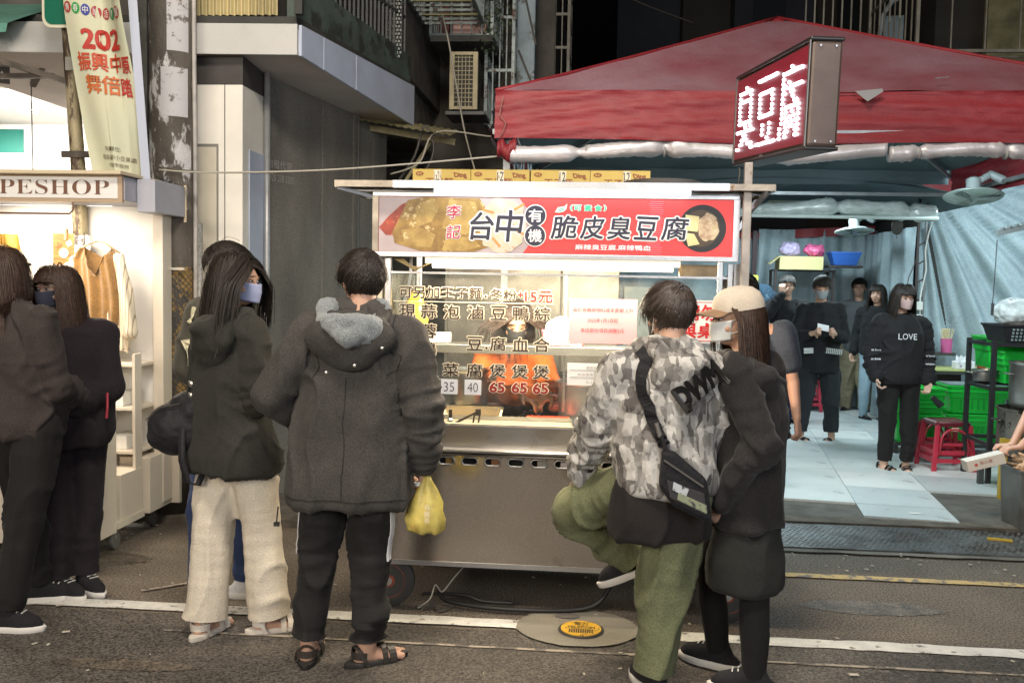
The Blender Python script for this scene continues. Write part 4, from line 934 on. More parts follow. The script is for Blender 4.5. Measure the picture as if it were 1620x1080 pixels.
nb = thing('tissue_pack', 'white tissue pack printed with purple on the yellow green table', 'tissue box', (4.82,5.66,.762)); MB().box(-.10,.10,-.05,.05,0,.085).build('pack', mat('tissue_white', (.72,.72,.75), .6, wear=(.3,.24,.42), ws=30, wt=.55), nb, bev=.01)
for k in range(3): MB().grid(lambda a,b: (-.03+a*.06, .02*math.sin(a*5+k), .085+b*.05+.01*math.sin(a*8+k)), 5, 3).build('tissue', mat('tissue', (.8,.8,.8), .8), nb, M=T((-.05+k*.05,0,0)))
tj = thing('red_jar', 'red brown jar with a lid at the right end of the table', 'jar', (5.00,5.66,.762)); MB().lathe([(.04,0),(.042,.1),(.036,.115)], 14).build('jar', mat('jar_red', (.28,.07,.03), .25), tj, smooth=True, sharp=40); MB().lathe([(.042,.115),(.042,.135)], 14).build('lid', mat('jar_lid_dark', (.1,.07,.05), .4), tj)
# shelf with carton, bags and a blue bin beyond the worker
bk = thing('storage_shelf', 'tall dark shelf against the back tarp behind the apron worker', 'shelf', (3.55,7.5,0))
for x in (-.35,.35):
    for y in (-.15,.15): MB().box(x-.015,x+.015,y-.015,y+.015,0,1.80).build('upright', lm, bk)
for z in (.5,1.1,1.78): MB().box(-.37,.37,-.17,.17,z,z+.02).build('board', lm, bk)
ct = thing('carton', 'open yellow carton on the shelf behind the apron worker', 'box', (3.50,7.4,1.80)); MB().box(-.27,.25,-.14,.14,0,.16).build('body', mat('carton_yellow', (.52,.46,.22), .7), ct); MB().bar((-.27,-.1,.16),(-.40,-.1,.06),.2,.006).build('flap', mat('carton_yellow', (.52,.46,.22), .7), ct)
def bagmesh(r, seed, sq=.7): return remesh(MB().ell((0,0,r*sq), (r,r*.8,r*sq)).ell((r*.5,0,r*sq), (r*.6,r*.6,r*sq)), .012, 2, lambda p,n: .012*snoise(p,22,22,22,seed)+.006*snoise(p,60,60,60,seed+2))
bg1 = thing('plastic_bag', 'lilac plastic bag on top of the yellow carton', 'plastic bag', (3.36,7.4,1.96)); obj('bag', bagmesh(.13,1), mat('film_lilac', (.50,.42,.62), .25, alpha=.75), bg1)
bg2 = thing('plastic_bag', 'bright pink plastic bag on top of the yellow carton', 'plastic bag', (3.66,7.4,1.96)); obj('bag', bagmesh(.13,3,.6), mat('film_pink', (.62,.12,.26), .25), bg2)
bb = thing('storage_bin', 'blue plastic bin on a high shelf beside the tarp pole', 'bin', (4.0,7.3,1.86)); MB().loft([[Vector((x*s_,y*s_*.7,z)) for x,y in ((-1,-1),(1,-1),(1,1),(-1,1))] for s_,z in ((.13,0),(.17,.13),(.18,.14),(.18,.16),(.16,.16),(.12,.01))]).build('shell', mat('bin_blue', (.025,.10,.38), .4), bb)
MB().box(-.2,.2,-.12,.12,-.03,-.005).build('board', lm, bb)
# black rack, pots, steam at the right edge
rk = thing('steel_rack', 'black steel rack with a wire basket beside the steaming pots', 'rack', (4.18,3.50,0))
for x in (-.06,.62):
    for y in (-.2,.28): MB().box(x-.017,x+.017,y-.017,y+.017,0,1.18).build('upright', mat('rack_black', (.02,.02,.022), .45), rk)
for z in (.35,.80,1.15):
    for y in (-.2,.28): MB().box(-.06,.62,y-.012,y+.012,z-.015,z+.015).build('rail', mat('rack_black', (.02,.02,.022), .45), rk)
    MB().box(-.072,-.048,-.2,.28,z-.014,z+.014).build('side_rail', mat('rack_black', (.02,.02,.022), .45), rk)
bs_ = thing('wire_basket', 'black slotted plastic basket on top of the steel rack', 'basket', (4.46,3.5,1.165))
MB().loft([[Vector((x*s_,y*s_*.7,z)) for x,y in ((-1,-1),(1,-1),(1,1),(-1,1))] for s_,z in ((.24,0),(.28,.13),(.29,.13),(.29,.145),(.27,.145),(.22,.01))]).build('shell', mat('rack_black', (.02,.02,.022), .45), bs_)
hol = MB().box(-.008,.008,-.002,.002,-.008,.008).mesh('hole')
for j in range(4):
    for k in range(14): obj('slot', hol, mat('slot_pale', (.22,.28,.28), .6), bs_, T((-.2+k*.03,-.178-.008*j,.025+j*.027)))
pb = thing('plastic_bag', 'crumpled clear plastic bags heaped on the black basket', 'plastic bag', (4.36,3.45,1.30)); obj('bag', bagmesh(.2,5,.55), mat('film_clear', (.62,.68,.68), .15, var=.3, vs=20, bump=.8, bs=25), pb)
pb2 = thing('plastic_bag', 'white plastic bag with red print at the right edge', 'plastic bag', (4.62,3.4,1.30)); obj('bag', bagmesh(.13,6,.7), mat('film_white', (.7,.72,.7), .3, wear=(.5,.08,.07), ws=9, wt=.6), pb2)
rdp = thing('red_bowl', 'red plastic bowl on edge at the right edge of the picture', 'bowl', (4.36,3.0,1.40)); MB().lathe([(.02,-.03),(.07,-.02),(.085,.03),(.08,.03),(.06,-.01)], 20, M=RY(70)).build('shell', mat('plastic_red', (.55,.03,.04), .3), rdp, smooth=True)
cg = thing('cup_stack', 'stack of paper cups among the plastic bags', 'cups', (4.42,3.3,1.36)); MB().lathe([(.035,0),(.045,.16),(.04,.16)], 14).build('cups', mat('cup_paper', (.68,.66,.5), .6), cg, smooth=True, sharp=40)
steel = mat('steel_pot', (.42,.42,.40), .28, metal=.9, var=.25, vs=5, bump=.15, bs=20)
steeld = mat('steel_sooty', (.24,.22,.19), .4, metal=.8, var=.5, vs=6, wear=(.04,.035,.03), ws=5, wt=.5)
def pot(u,v,z,r,h,label,m=steel,cat='pot',name='steel_pot'):
    p = thing(name, label, cat, (u,v,z)); MB().lathe([(r*.97,0),(r,.02),(r,h-.02),(r+.008,h-.012),(r+.012,h),(r-.004,h),(r-.006,h-.03),(r-.01,.02)], 36).build('body', m, p, smooth=True, sharp=40)
    for s_ in (-1,1): MB().tube([(s_*r,-.05,h*.72),(s_*(r+.04),-.04,h*.74),(s_*(r+.04),.04,h*.74),(s_*r,.05,h*.72)], .007, 6).build('handle', m, p, smooth=True)
    return p
gb = thing('gas_burner', 'black and yellow gas burner stand under the steaming pots', 'burner', (4.33,3.05,0))
MB().box(-.3,.5,-.25,.25,.28,.31).build('top', mat('burner_black', (.03,.028,.025), .5), gb)
for x in (-.28,.1,.46):
    for y in (-.22,.22): MB().box(x-.02,x+.02,y-.02,y+.02,0,.28).build('leg', mat('burner_yellow', (.45,.30,.03), .5) if y < 0 else rail_m, gb)
MB().box(-.33,-.29,-.25,-.2,.0,.48).build('guard_post', mat('burner_yellow', (.45,.30,.03), .5), gb); MB().box(-.33,-.15,-.26,-.24,.44,.48).build('guard_rail', mat('burner_yellow', (.45,.30,.03), .5), gb)
MB().tube([(-.2,-.27,.1),(-.24,-.3,.25),(-.15,-.29,.36),(-.05,-.28,.34),(.1,-.28,.30)], .012, 8).build('gas_hose', mat('hose_grey', (.3,.3,.28), .4), gb, smooth=True)
for k in range(4): MB().lathe([(.02,0),(.024,.02),(.012,.04)], 10, M=T((-.16+k*.08,-.27,.33))@RX(90)).build('valve', steel, gb, smooth=True, sharp=40)
pot(4.36,3.10,.32,.26,.36,'large sooty steel pot on the gas burner at the right edge', steeld); pot(4.38,3.12,.69,.20,.34,'upper steel steaming pot stacked on the large pot', steel)
pot(4.22,3.7,.83,.09,.09,'small steel bowl on the black rack', steel, 'bowl', 'steel_bowl')
# charcoal bin and clear bag, lower right
cb = thing('trash_bin', 'grey metal bin filled with shredded food scraps at the right edge', 'bin', (3.90,2.0,0))
MB().loft([[Vector((x*s_,y*s_*.8,z)) for x,y in ((-1,-1),(1,-1),(1,1),(-1,1))] for s_,z in ((.17,.02),(.19,.40),(.20,.405),(.20,.42),(.18,.42),(.16,.04))]).build('shell', mat('bin_grey', (.13,.13,.12), .4, metal=.4, var=.3), cb)
sc = MB()
for k in range(90): sc.cap((random.uniform(-.15,.15),random.uniform(-.12,.12),random.uniform(.38,.44)),(random.uniform(-.16,.16),random.uniform(-.13,.13),random.uniform(.40,.49)),.014,.01,6)
o = sc.build('scraps', mat('scraps', (.55,.36,.22), .8, var=.6, vs=12), cb); o['kind'] = 'stuff'
cbg = thing('plastic_bag', 'milky clear bag of rubbish standing against the grey bin', 'plastic bag', (3.86,1.66,0.02)); obj('bag', remesh(MB().ell((.04,0,.16),(.13,.10,.17)).cap((.04,0,.25),(.06,.02,.40),.08,.1), .012, 3, lambda p,n:.012*snoise(p,20,20,9,3)), mat('film_milky', (.55,.58,.57), .25, var=.35, vs=9, bump=.6, bs=20), cbg)
yt = MB().box(-.09,.05,-.012,.012,0,.012).build('yellow_strip', mat('burner_yellow', (.45,.30,.03), .5)); put(yt, 3.52, 1.62, .024, R(-14)); tag(yt, 'short yellow plastic strip lying on the steel plate', 'strip')
# jerrycan and bag by the slate shirt man
jc = thing('water_container', 'milky white container with a green cap behind the woman in the cap', 'container', (2.32,2.9,.044))
MB().loft([[Vector((x*s_,y*s_*.7,z)) for x,y in ((-1,-.8),(-.8,-1),(.8,-1),(1,-.8),(1,.8),(.8,1),(-.8,1),(-1,.8))] for s_,z in ((.10,0),(.115,.02),(.115,.26),(.10,.30),(.05,.33),(.04,.34))]).build('body', mat('milky_plastic', (.62,.66,.60), .35), jc, smooth=True, sharp=50)
MB().lathe([(.034,.34),(.034,.375)], 16).build('cap', mat('cap_green', (.03,.38,.09), .4), jc)
# ================================================================== THE FOOD CART
ss = mat('stainless', (.50,.48,.45), .34, metal=1, var=.16, vs=2.2, bump=.12, bs=9, grain=.25, gs=300, wear=(.40,.37,.33), ws=3, wt=.58)
ssp = mat('stainless_front', (.62,.57,.50), .3, metal=.95, var=.16, vs=1.2, bump=.10, bs=3, grain=.10, gs=110, wear=(.42,.38,.33), ws=2.2, wt=.6)
nt, b = nodes(ssp)   # fine scratches and dull smears
tcn = nt.nodes.new('ShaderNodeTexCoord'); mpn = nt.nodes.new('ShaderNodeMapping'); mpn.inputs['Scale'].default_value = (60,60,2); nt.links.new(tcn.outputs['Object'], mpn.inputs[0])
nz = nt.nodes.new('ShaderNodeTexNoise'); nz.inputs['Scale'].default_value = 5; nz.inputs['Detail'].default_value = 8; nt.links.new(mpn.outputs[0], nz.inputs['Vector'])
mrn = nt.nodes.new('ShaderNodeMapRange'); mrn.inputs['To Min'].default_value = .10; mrn.inputs['To Max'].default_value = .28; nt.links.new(nz.outputs[0], mrn.inputs['Value']); nt.links.new(mrn.outputs[0], b.inputs['Roughness'])
ssd = mat('stainless_dull', (.34,.32,.29), .45, metal=.9, var=.3, vs=5, grain=.3)
alu = mat('aluminium', (.48,.48,.48), .35, metal=.85, var=.15, vs=4, grain=.2)
alu_rust = mat('aluminium_stained', (.42,.37,.30), .5, metal=.6, var=.4, vs=9, wear=(.20,.12,.06), ws=14, wt=.58)
black = mat('black_matte', (.012,.012,.012), .6)
cart = thing('food_cart', 'stainless steel stinky tofu cart with a red lit sign and glass front on black wheels', 'food cart', (.8, .4, 0))
def ct_(mb, name, m, **k): return mb.build(name, m, cart, M=T((-.8,-.4,0)), **k)
CE = T((-.8,-.4,0))
# body with the row of oval slots cut into the front sheet
slots = [.279+.1085*k for k in range(13)]
sw, shh, sz = .037, .0175, .722
mb = MB(); xs = [0]
for s_ in slots:
    if s_+sw < 1.6: xs += [s_-sw, s_+sw]
xs.append(1.62)
for i in range(0, len(xs)-1):
    if i % 2 == 0: mb.box(xs[i], xs[i+1], 0, .006, sz-shh, sz+shh)
mb.box(0,1.62,0,.006,.22,sz-shh); mb.box(0,1.62,0,.006,sz+shh,.765)
ct_(mb, 'front_panel', ssp)
for s_ in slots:
    if s_+sw < 1.6:
        ring = [(s_+math.copysign(sw-shh,math.cos(a))+shh*math.cos(a), -.003, sz+shh*math.sin(a)) for a in [2*math.pi*(j+.5)/16 for j in range(16)]]
        ct_(MB().tube(ring+[ring[0]], .0032, 6, caps=False), 'slot_rim', alu, smooth=True)
ct_(MB().box(.004,1.616,.06,.07,.5,.76), 'slot_backing', black)
for s_,c in ((slots[0],(.35,.2,.06)),(slots[2],(.4,.18,.08)),(slots[4],(.4,.38,.34)),(slots[5],(.55,.5,.52))): ct_(MB().box(s_-.01,s_+.03,.03,.05,.70,.75), 'things_inside', mat('inner_%d'%int(s_*100), c, .5))
ct_(MB().box(0,.006,.007,.80,.22,.765), 'side_panel', ssd); ct_(MB().box(1.614,1.62,.007,.80,.22,.765), 'side_panel', ssd)
ct_(MB().box(0,1.62,.80,.806,.22,.765), 'back_panel', ssd); ct_(MB().box(.007,1.613,.007,.79,.215,.225), 'bottom_plate', ssd)
ct_(MB().box(-.02,1.64,-.012,.82,.768,.782), 'counter_top', ss, bev=.004)
ct_(MB().tube([(-.02,-.018,.772),(1.64,-.018,.772)], .009, 10), 'counter_rail', alu, smooth=True)
ct_(MB().tube([(-.02,-.010,.752),(1.64,-.010,.752)], .006, 8), 'counter_rail', ssd, smooth=True)
ct_(MB().box(-.005,1.625,-.003,.0,.218,.24), 'bottom_trim', alu)
# posts, glass
for x in (-.025,1.605):
    ct_(MB().box(x,x+.03,-.008,.022,.782,1.665), 'front_post', alu, bev=.003); ct_(MB().box(x,x+.03,.77,.80,.782,1.98), 'rear_post', alu, bev=.003)
ct_(MB().box(-.055,-.03,-.03,.02,.782,1.66), 'edge_post', mat('post_gold', (.50,.44,.33), .3, metal=.8), bev=.003)
gl = mglass('cart_glass', refl=.035, dirt=.05)
gp = ct_(MB().box(.006,1.60,.0,.004,.892,1.592), 'glass_pane', gl)
ct_(MB().box(.0,1.605,-.004,.008,1.592,1.602), 'glass_rim', alu); ct_(MB().box(.0,1.605,-.002,.006,.884,.891), 'glass_rim', alu)
ct_(MB().box(-.02,-.018,.02,.72,.892,1.592), 'side_glass', gl)
ct_(MB().bar((.005,.012,1.20),(.10,.012,1.60),.012), 'stay', alu)
ct_(MB().box(.80,.812,.50,.512,.9,1.60), 'inner_post', alu); ct_(MB().box(.05,.062,.2,.212,1.58,1.70), 'inner_post', alu)
# menu on the glass
dark = mat('vinyl_brown', (.035,.022,.015), .5); cream = mat('vinyl_cream', (.78,.68,.50), .5); redv = mat('vinyl_red', (.55,.02,.02), .5); dred = mat('vinyl_dark_red', (.28,.015,.012), .5)
def menu(t, x0,x1,z0,z1, m=dark, bold=.012, **k):
    lettering(t, cream, gp, x0,x1,z0,z1,-.0025, bold=bold+.050, **k); lettering(t, m, gp, x0,x1,z0,z1,-.0045, bold=bold, **k)
menu('可另加王子麵', .045,.432,1.468+.012,1.535); menu('.', .444,.455,1.487,1.498, bold=.01); menu('冬粉', .468,.592,1.472+.004,1.53); menu('+', .598,.622,1.492,1.518, redv, .03); menu('15元', .632,.757,1.470,1.524, redv, .02)
ct_(MB().box(.018,.765,-.0045,-.0025,1.462,1.4655), 'menu_line', cream)
cols = [.048,.148,.255,.366,.474,.578,.676]; cw = .073
for c,t in zip(cols, '現蒜泡滷豆鴨綜'): menu(t, c, c+cw, 1.386,1.450)
menu('炸', cols[0],cols[0]+cw,1.300,1.365); menu('臭', cols[0],cols[0]+cw,1.215,1.28); menu('蓉', cols[1],cols[1]+cw,1.295,1.360); menu('鴨', cols[1],cols[1]+cw,1.212,1.274)
for c,t in zip(cols[3:], '豆腐血合'): menu(t, c, c+cw, 1.243,1.306)
menu('.', .452,.462,1.25,1.26, bold=.01)
for c,t in zip(cols[1:], '血菜腐煲煲煲'): menu(t, c, c+cw, 1.118,1.180)
menu('豆', cols[0],cols[0]+cw,1.13,1.19); menu('腐', cols[0],cols[0]+cw,1.05,1.11)
for c in cols[4:]: menu('65', c+.002,c+cw-.004,1.050,1.096, dred, .03)
menu('50', cols[1]-.01,cols[1]+cw-.01,1.050,1.098, dred, .03)
stw = mat('sticker_white', (.66,.67,.70), .6)
for c,t in ((cols[2],'35'),(cols[3],'40')):
    ct_(MB().box(c-.008,c+.070,-.0035,-.0022,1.035,1.105), 'price_sticker', stw); lettering(t, dark, gp, c+.005,c+.055,1.047,1.092,-.0045, bold=-.01)
pinkp = mat('paper_pink', (.78,.36,.38), .7, var=.12, vs=4); 
pn = ct_(MB().box(.835,1.145,-.0035,-.0022,1.288,1.492), 'pink_notice', pinkp)
dr = mat('ink_red', (.35,.03,.04), .7)
lettering('由於各類原物料成本節節上升', dr, pn, .855,1.128,1.432,1.452,-.005); lettering('2022年1月1日起', dr, pn, .92,1.06,1.385,1.404,-.005); lettering('本店部份項目調整5元', dr, pn, .89,1.088,1.338,1.358,-.005)
wn_ = ct_(MB().box(.833,1.05,-.0035,-.0022,1.093,1.196), 'white_notice', mat('paper_white', (.66,.66,.66), .7, var=.08))
gi = mat('ink_grey', (.2,.2,.2), .7)
lettering('購買前請先', gi, wn_, .92,1.0,1.168,1.182,-.005); lettering('本店使用非基改', gi, wn_, .88,1.01,1.137,1.15,-.005); lettering('以上', gi, wn_, .92,.955,1.104,1.117,-.005)
for z in (1.163,1.130): ct_(MB().box(.845,1.04,-.0045,-.0036,z,z+.0015), 'ruled_line', gi)
rs = ct_(MB().box(1.30,1.52,-.0035,-.0022,1.30,1.495), 'white_sign', mat('paper_white2', (.74,.72,.70), .6))
menu2 = lambda t,x0,x1,z0,z1: lettering(t, redv, rs, x0,x1,z0,z1,-.005, bold=.03)
menu2('請勿', 1.355,1.50,1.405,1.475); menu2('與桌', 1.335,1.50,1.325,1.392)
ct_(MB().box(1.31,1.51,-.005,-.0036,1.485,1.488), 'red_line', redv); ct_(MB().box(1.31,1.51,-.005,-.0036,1.31,1.313), 'red_line', redv)
menu('您', 1.375,1.445,1.205,1.27, redv)
# canopy lamps, sign box and roof
warm = mat('tube_warm_strong', (1,1,1), .4, emit=(1,.84,.58), es=7)
for y,z in ((-.005,1.632),(.06,1.640)):
    ct_(MB().tube([(.20,y,z),(1.30,y,z)], .013, 10), 'tube', warm, smooth=True)
ct_(MB().box(.17,1.33,-.03,.09,1.653,1.668), 'tube_housing', mat('housing_cream', (.62,.52,.38), .5))
lightbox_m = mat('lamp_box_glow', (.9,.85,.75), .5, emit=(1,.80,.55), es=1.0)
ct_(MB().box(.17,1.33,-.036,-.031,1.640,1.672), 'lamp_cover', lightbox_m)
ct_(MB().box(1.34,1.50,.02,.14,1.60,1.655), 'control_box', mat('box_tan', (.42,.31,.17), .5, var=.4, vs=10))
for k in range(5): ct_(MB().tube([(.02+.01*k,0,1.66),(.08+.01*k,-.01,1.63-.006*k),(.14,0,1.62),(.19,0,1.645)], .0035, 5), 'wiring', mat('wire_yellow', (.55,.42,.2), .5), smooth=True)
def carea(name, x, y, z, sx, sy, p, c, aim): return area(name, x, y, z, sx, sy, p, c, aim)
carea('cart_light_front', .75, -.05, 1.612, 1.1, .05, 21, (1,.82,.58), (.75,-.9,.4))
carea('cart_light_inside', .75, .10, 1.620, 1.1, .05, 60, (1,.84,.62), (.75,.55,.6))
sb = ct_(MB().box(-.07,1.58,-.045,.03,1.675,1.955), 'sign_box', alu)
face = mat('sign_red', (.66,.035,.035), .4, emit=(1,.07,.06), es=.34, var=.1, vs=2)
y0 = -.052
sgp = ct_(MB().box(-.045,1.555,y0,-.0455,1.690,1.942), 'sign_face', face)
for a in ((-.072,1.582,1.942,1.962),(-.072,1.582,1.668,1.690)): ct_(MB().box(a[0],a[1],-.062,-.0455,a[2],a[3]), 'sign_frame', alu, bev=.002)
for a in ((-.072,-.045),(1.555,1.582)): ct_(MB().box(a[0],a[1],-.0615,-.0455,1.690,1.942), 'sign_frame', alu_rust if a[0] < 0 else alu)
def lit(name, c, es=.35, **k): return mat(name, c, .45, emit=c, es=es*.35, **k)
def pic(pts, m, y, name='picture'): return MB().prism([(p[0],p[1]) for p in pts], y, y+.0008).build(name, m, sgp)
# food photograph printed at the left of the sign: plate, chilli, fried tofu, cabbage
pic([(-.044,1.691),(.62,1.691),(.66,1.75),(.69,1.80),(.66,1.86),(.60,1.941),(-.044,1.941)], lit('print_plate', (.46,.37,.37), .35, var=.15, vs=7), y0-.0012)
def wavy(cx,cz,rx,rz,n,j,seed): 
    rr = random.Random(seed); return [(cx+rx*math.cos(a)*(1+rr.uniform(-j,j)), cz+rz*math.sin(a)*(1+rr.uniform(-j,j))) for a in [2*math.pi*k/n for k in range(n)]]
def clampz(pts): return [(max(-.043,min(.70,x)), max(1.692,min(1.940,z))) for x,z in pts]
pic(clampz([(-.044,1.80),(.0,1.85),(.06,1.905),(.12,1.93),(.13,1.87),(.08,1.80),(.03,1.765),(-.01,1.765),(-.044,1.80)][:-1]), lit('print_chilli', (.36,.045,.02), .3, wear=(.60,.22,.08), ws=50, wt=.60, var=.4, vs=20), y0-.0022)
tofu = lit('print_tofu', (.40,.24,.05), .2, col2=(.16,.08,.015), vs=16, wear=(.66,.52,.25), ws=26, wt=.58)
pic([(.09,1.925),(.17,1.940),(.30,1.938),(.42,1.936),(.47,1.87),(.50,1.80),(.47,1.72),(.40,1.695),(.15,1.695),(.03,1.73),(.02,1.78)], tofu, y0-.0030)
tofu2 = lit('print_tofu_light', (.52,.35,.10), .2, col2=(.28,.16,.035), vs=14, wear=(.75,.62,.35), ws=22, wt=.6)
pic([(.13,1.90),(.20,1.935),(.24,1.90),(.20,1.83),(.13,1.80)], tofu2, y0-.0038); pic([(.28,1.93),(.40,1.92),(.43,1.82),(.36,1.77),(.25,1.80)], tofu2, y0-.0038)
pic([(.06,1.79),(.15,1.80),(.22,1.77),(.20,1.71),(.08,1.72)], tofu2, y0-.0038); pic([(.27,1.765),(.38,1.76),(.43,1.72),(.35,1.697),(.25,1.70)], tofu2, y0-.0038)
cab = lit('print_cabbage', (.50,.46,.28), .2, col2=(.60,.55,.48), vs=18, wear=(.55,.20,.08), ws=13, wt=.62)
pic(clampz(wavy(.53,1.815,.11,.125,26,.12,4)), cab, y0-.0046)
for i,(x,z,a) in enumerate(((.57,1.83,70),(.62,1.78,20),(.50,1.74,50),(.60,1.90,-30),(.46,1.88,15),(.64,1.85,80))):
    MB().box(-.028,.028,-.0004,.0004,-.005,.005).build('picture', lit('print_carrot', (.62,.25,.06), .3), sgp, M=T((x,y0-.0052,z))@RY(a))
navy = mat('sign_navy', (.022,.022,.045), .5); wht = lit('sign_white', (.80,.80,.84), .30)
def sign(t, x0,x1,z0,z1, m=navy, bold=.015, out=.055, om=None, shear=.10, wob=.0015):
    if out: lettering(t, om or wht, sgp, x0,x1,z0,z1,y0-.0060, bold=bold+out, shear=shear, wob=wob)
    lettering(t, m, sgp, x0,x1,z0,z1,y0-.0075, bold=bold, shear=shear, wob=wob)
sign('李', .272,.335,1.845,1.905, lit('sign_crimson', (.50,.012,.05), .25), .01, .05); sign('記', .272,.335,1.755,1.815, lit('sign_crimson', (.50,.012,.05), .25), .01, .05)
sign('台', .378,.485,1.752,1.875); sign('中', .500,.615,1.745,1.885)
for zc,ch_ in ((1.862,'有'),(1.772,'機')):
    MB().lathe([(.050,0),(.050,.001)], 36, M=T((.675,y0-.0062,zc))@RX(90)).build('roundel', wht, sgp); MB().lathe([(.0455,0),(.0455,.001)], 36, M=T((.675,y0-.0070,zc))@RX(90)).build('roundel', navy, sgp)
    lettering(ch_, wht, sgp, .645,.705,zc-.028,zc+.028,y0-.0085, bold=.02)
for ch_,x0_,x1_ in (('脆',.752,.865),('皮',.883,.985),('臭',1.005,1.105),('豆',1.125,1.222),('腐',1.245,1.355)): sign(ch_, x0_,x1_,1.762,1.862)
gmint = lit('sign_mint', (.02,.50,.28), .25)
for t_,a_ in (('(',.832),('可',.848),('素',.895),('食',.940),(')',.982)): sign(t_, a_, a_+(.010 if t_ in '()' else .033), 1.885,1.912, gmint, .02, .06, shear=0, wob=0)
MB().prism([(.762,1.878),(.775,1.90),(.805,1.905),(.818,1.918),(.814,1.893),(.80,1.880),(.78,1.876)], y0-.0062,y0-.0055).build('leaf_mark', lit('sign_pale_mint', (.55,.72,.60), .3), sgp)
MB().prism([(.776,1.883),(.782,1.896),(.802,1.899),(.806,1.890),(.795,1.883)], y0-.0072,y0-.0065).build('leaf_mark', lit('sign_leaf_green', (.25,.60,.38), .3), sgp)
lettering('麻辣臭豆腐.麻辣鴨血', lit('sign_white2', (.85,.85,.85), .4), sgp, .858,1.195,1.712,1.736,y0-.0065, bold=.01)
MB().lathe([(.105,0),(.105,.0006)], 48, M=T((1.42,y0-.0022,1.815))@RX(90)).build('bowl_picture', lit('bowl_black', (.015,.015,.015), .02), sgp)
MB().lathe([(.082,0),(.082,.0006)], 48, M=T((1.415,y0-.0030,1.815))@RX(90)).build('bowl_picture', lit('bowl_broth', (.07,.045,.025), .2, var=.4, vs=20), sgp)
noodle = lit('print_noodle', (.66,.55,.36), .3, col2=(.30,.16,.08), vs=45, wear=(.35,.5,.12), ws=20, wt=.6)
pic(wavy(1.445,1.82,.048,.062,22,.12,8), noodle, y0-.0038); pic([(1.345,1.875),(1.405,1.868),(1.400,1.80),(1.345,1.805)], lit('print_tofu_pale', (.66,.58,.28), .3, var=.15, vs=12), y0-.0044)
pic([(1.345,1.795),(1.385,1.79),(1.41,1.745),(1.36,1.735)], lit('print_tofu_pale', (.66,.58,.28), .3), y0-.0044)
for k in range(26):
    MB().box(1.19-.012*random.random(),1.235+.014*random.random(),y0-.0053,y0-.0048,1.697+k*.0093,1.700+k*.0093).build('pale_stripe', lit('sign_stripe', (.62,.16,.20), .4), sgp)  # thin pale red stripes stacked on the sign face
# roof sheet, front rail, braces, upper tube
ct_(MB().box(-.225,1.715,-.145,.92,1.992,1.998), 'roof_sheet', alu)
ct_(MB().box(-.225,.04,-.152,-.140,1.974,2.003), 'roof_rail', alu_rust); ct_(MB().box(.041,1.52,-.152,-.140,1.972,2.004), 'roof_rail', alu); ct_(MB().box(1.521,1.717,-.152,-.140,1.974,2.002), 'roof_rail', alu_rust)
ct_(MB().box(1.700,1.718,-.139,.92,1.972,1.990), 'roof_rail', alu); ct_(MB().box(-.226,-.208,-.139,.92,1.972,1.990), 'roof_rail', alu)
for y in (-.04,.35,.8): ct_(MB().box(-.2,1.7,y,y+.02,1.965,1.990), 'rafter', alu)
ct_(MB().bar((-.215,-.13,1.972),(-.06,-.03,1.935),.016), 'brace', alu); ct_(MB().bar((1.69,-.13,1.975),(1.60,-.02,1.86),.018), 'brace', alu); ct_(MB().bar((1.70,.2,1.975),(1.60,.2,1.80),.018), 'brace', alu)
wht_tube = mat('tube_white_strong', (1,1,1), .4, emit=(.93,.97,1), es=3.2)
ct_(MB().tube([(.22,-.10,1.966),(1.36,-.10,1.966)], .011, 8), 'upper_tube', wht_tube, smooth=True)
carea('sign_light', .8, -.115, 1.962, 1.1, .03, 1.5, (.95,.97,1), (.8,-.06,1.7))
# tall pole on the right carrying the LED box
plw = mat('pole_weathered', (.42,.38,.34), .55, metal=.4, var=.3, vs=9, wear=(.25,.17,.11), ws=14, wt=.6)
ct_(MB().box(1.588,1.622,-.118,-.085,.90,2.10), 'sign_pole', plw, bev=.002)
ct_(MB().box(1.570,1.600,-.03,.0,1.38,1.66), 'bracket_white', alu); ct_(MB().box(1.545,1.565,-.02,.0,1.40,1.66), 'bracket_white', alu)
# wheels
tyre = mat('tyre_black', (.035,.034,.032), .75, bump=.5, bs=60); rim = mat('rim_rust_red', (.28,.06,.03), .5, metal=.2, var=.5, vs=20)
def wheel(x, y, r=.125, w_=.045, yaw=0):
    M0 = CE @ T((x,y,r)) @ RZ(yaw) @ RX(90)
    t_ = MB().lathe([(r*.62,-w_*.42),(r*.9,-w_*.5),(r,-w_*.28),(r,w_*.28),(r*.9,w_*.5),(r*.62,w_*.42)], 36).build('wheel', tyre, cart, M=M0, smooth=True, sharp=50)
    MB().lathe([(.02,-w_*.5),(.03,-w_*.5),(.035,-w_*.2),(r*.55,-w_*.15),(r*.64,-w_*.45),(r*.66,-w_*.45),(r*.66,w_*.45),(r*.64,w_*.45),(r*.55,w_*.15),(.035,w_*.2),(.03,w_*.5),(.02,w_*.5)], 30).build('rim', rim, t_, smooth=True, sharp=40)
    MB().lathe([(.004,-w_*.7),(.018,-w_*.65),(.02,w_*.6),(.004,w_*.65)], 14).build('hub', mat('zinc', (.4,.4,.4), .4, metal=.8), t_, smooth=True, sharp=40)
    for k in range(4): MB().lathe([(.006,-w_*.22),(.006,-w_*.30),(.002,-w_*.34)], 8, M=T((.045*math.cos(k*1.57),.045*math.sin(k*1.57),0))).build('bolt', mat('zinc', (.4,.4,.4), .4, metal=.8), t_)
wheel(.0,.05); wheel(1.60,.05); wheel(.10,.72,yaw=20); wheel(1.50,.72)
for x in (.0,1.6): ct_(MB().bar((x,.09,.125),(x,.09,.23),.03,.012), 'fork', ssd)
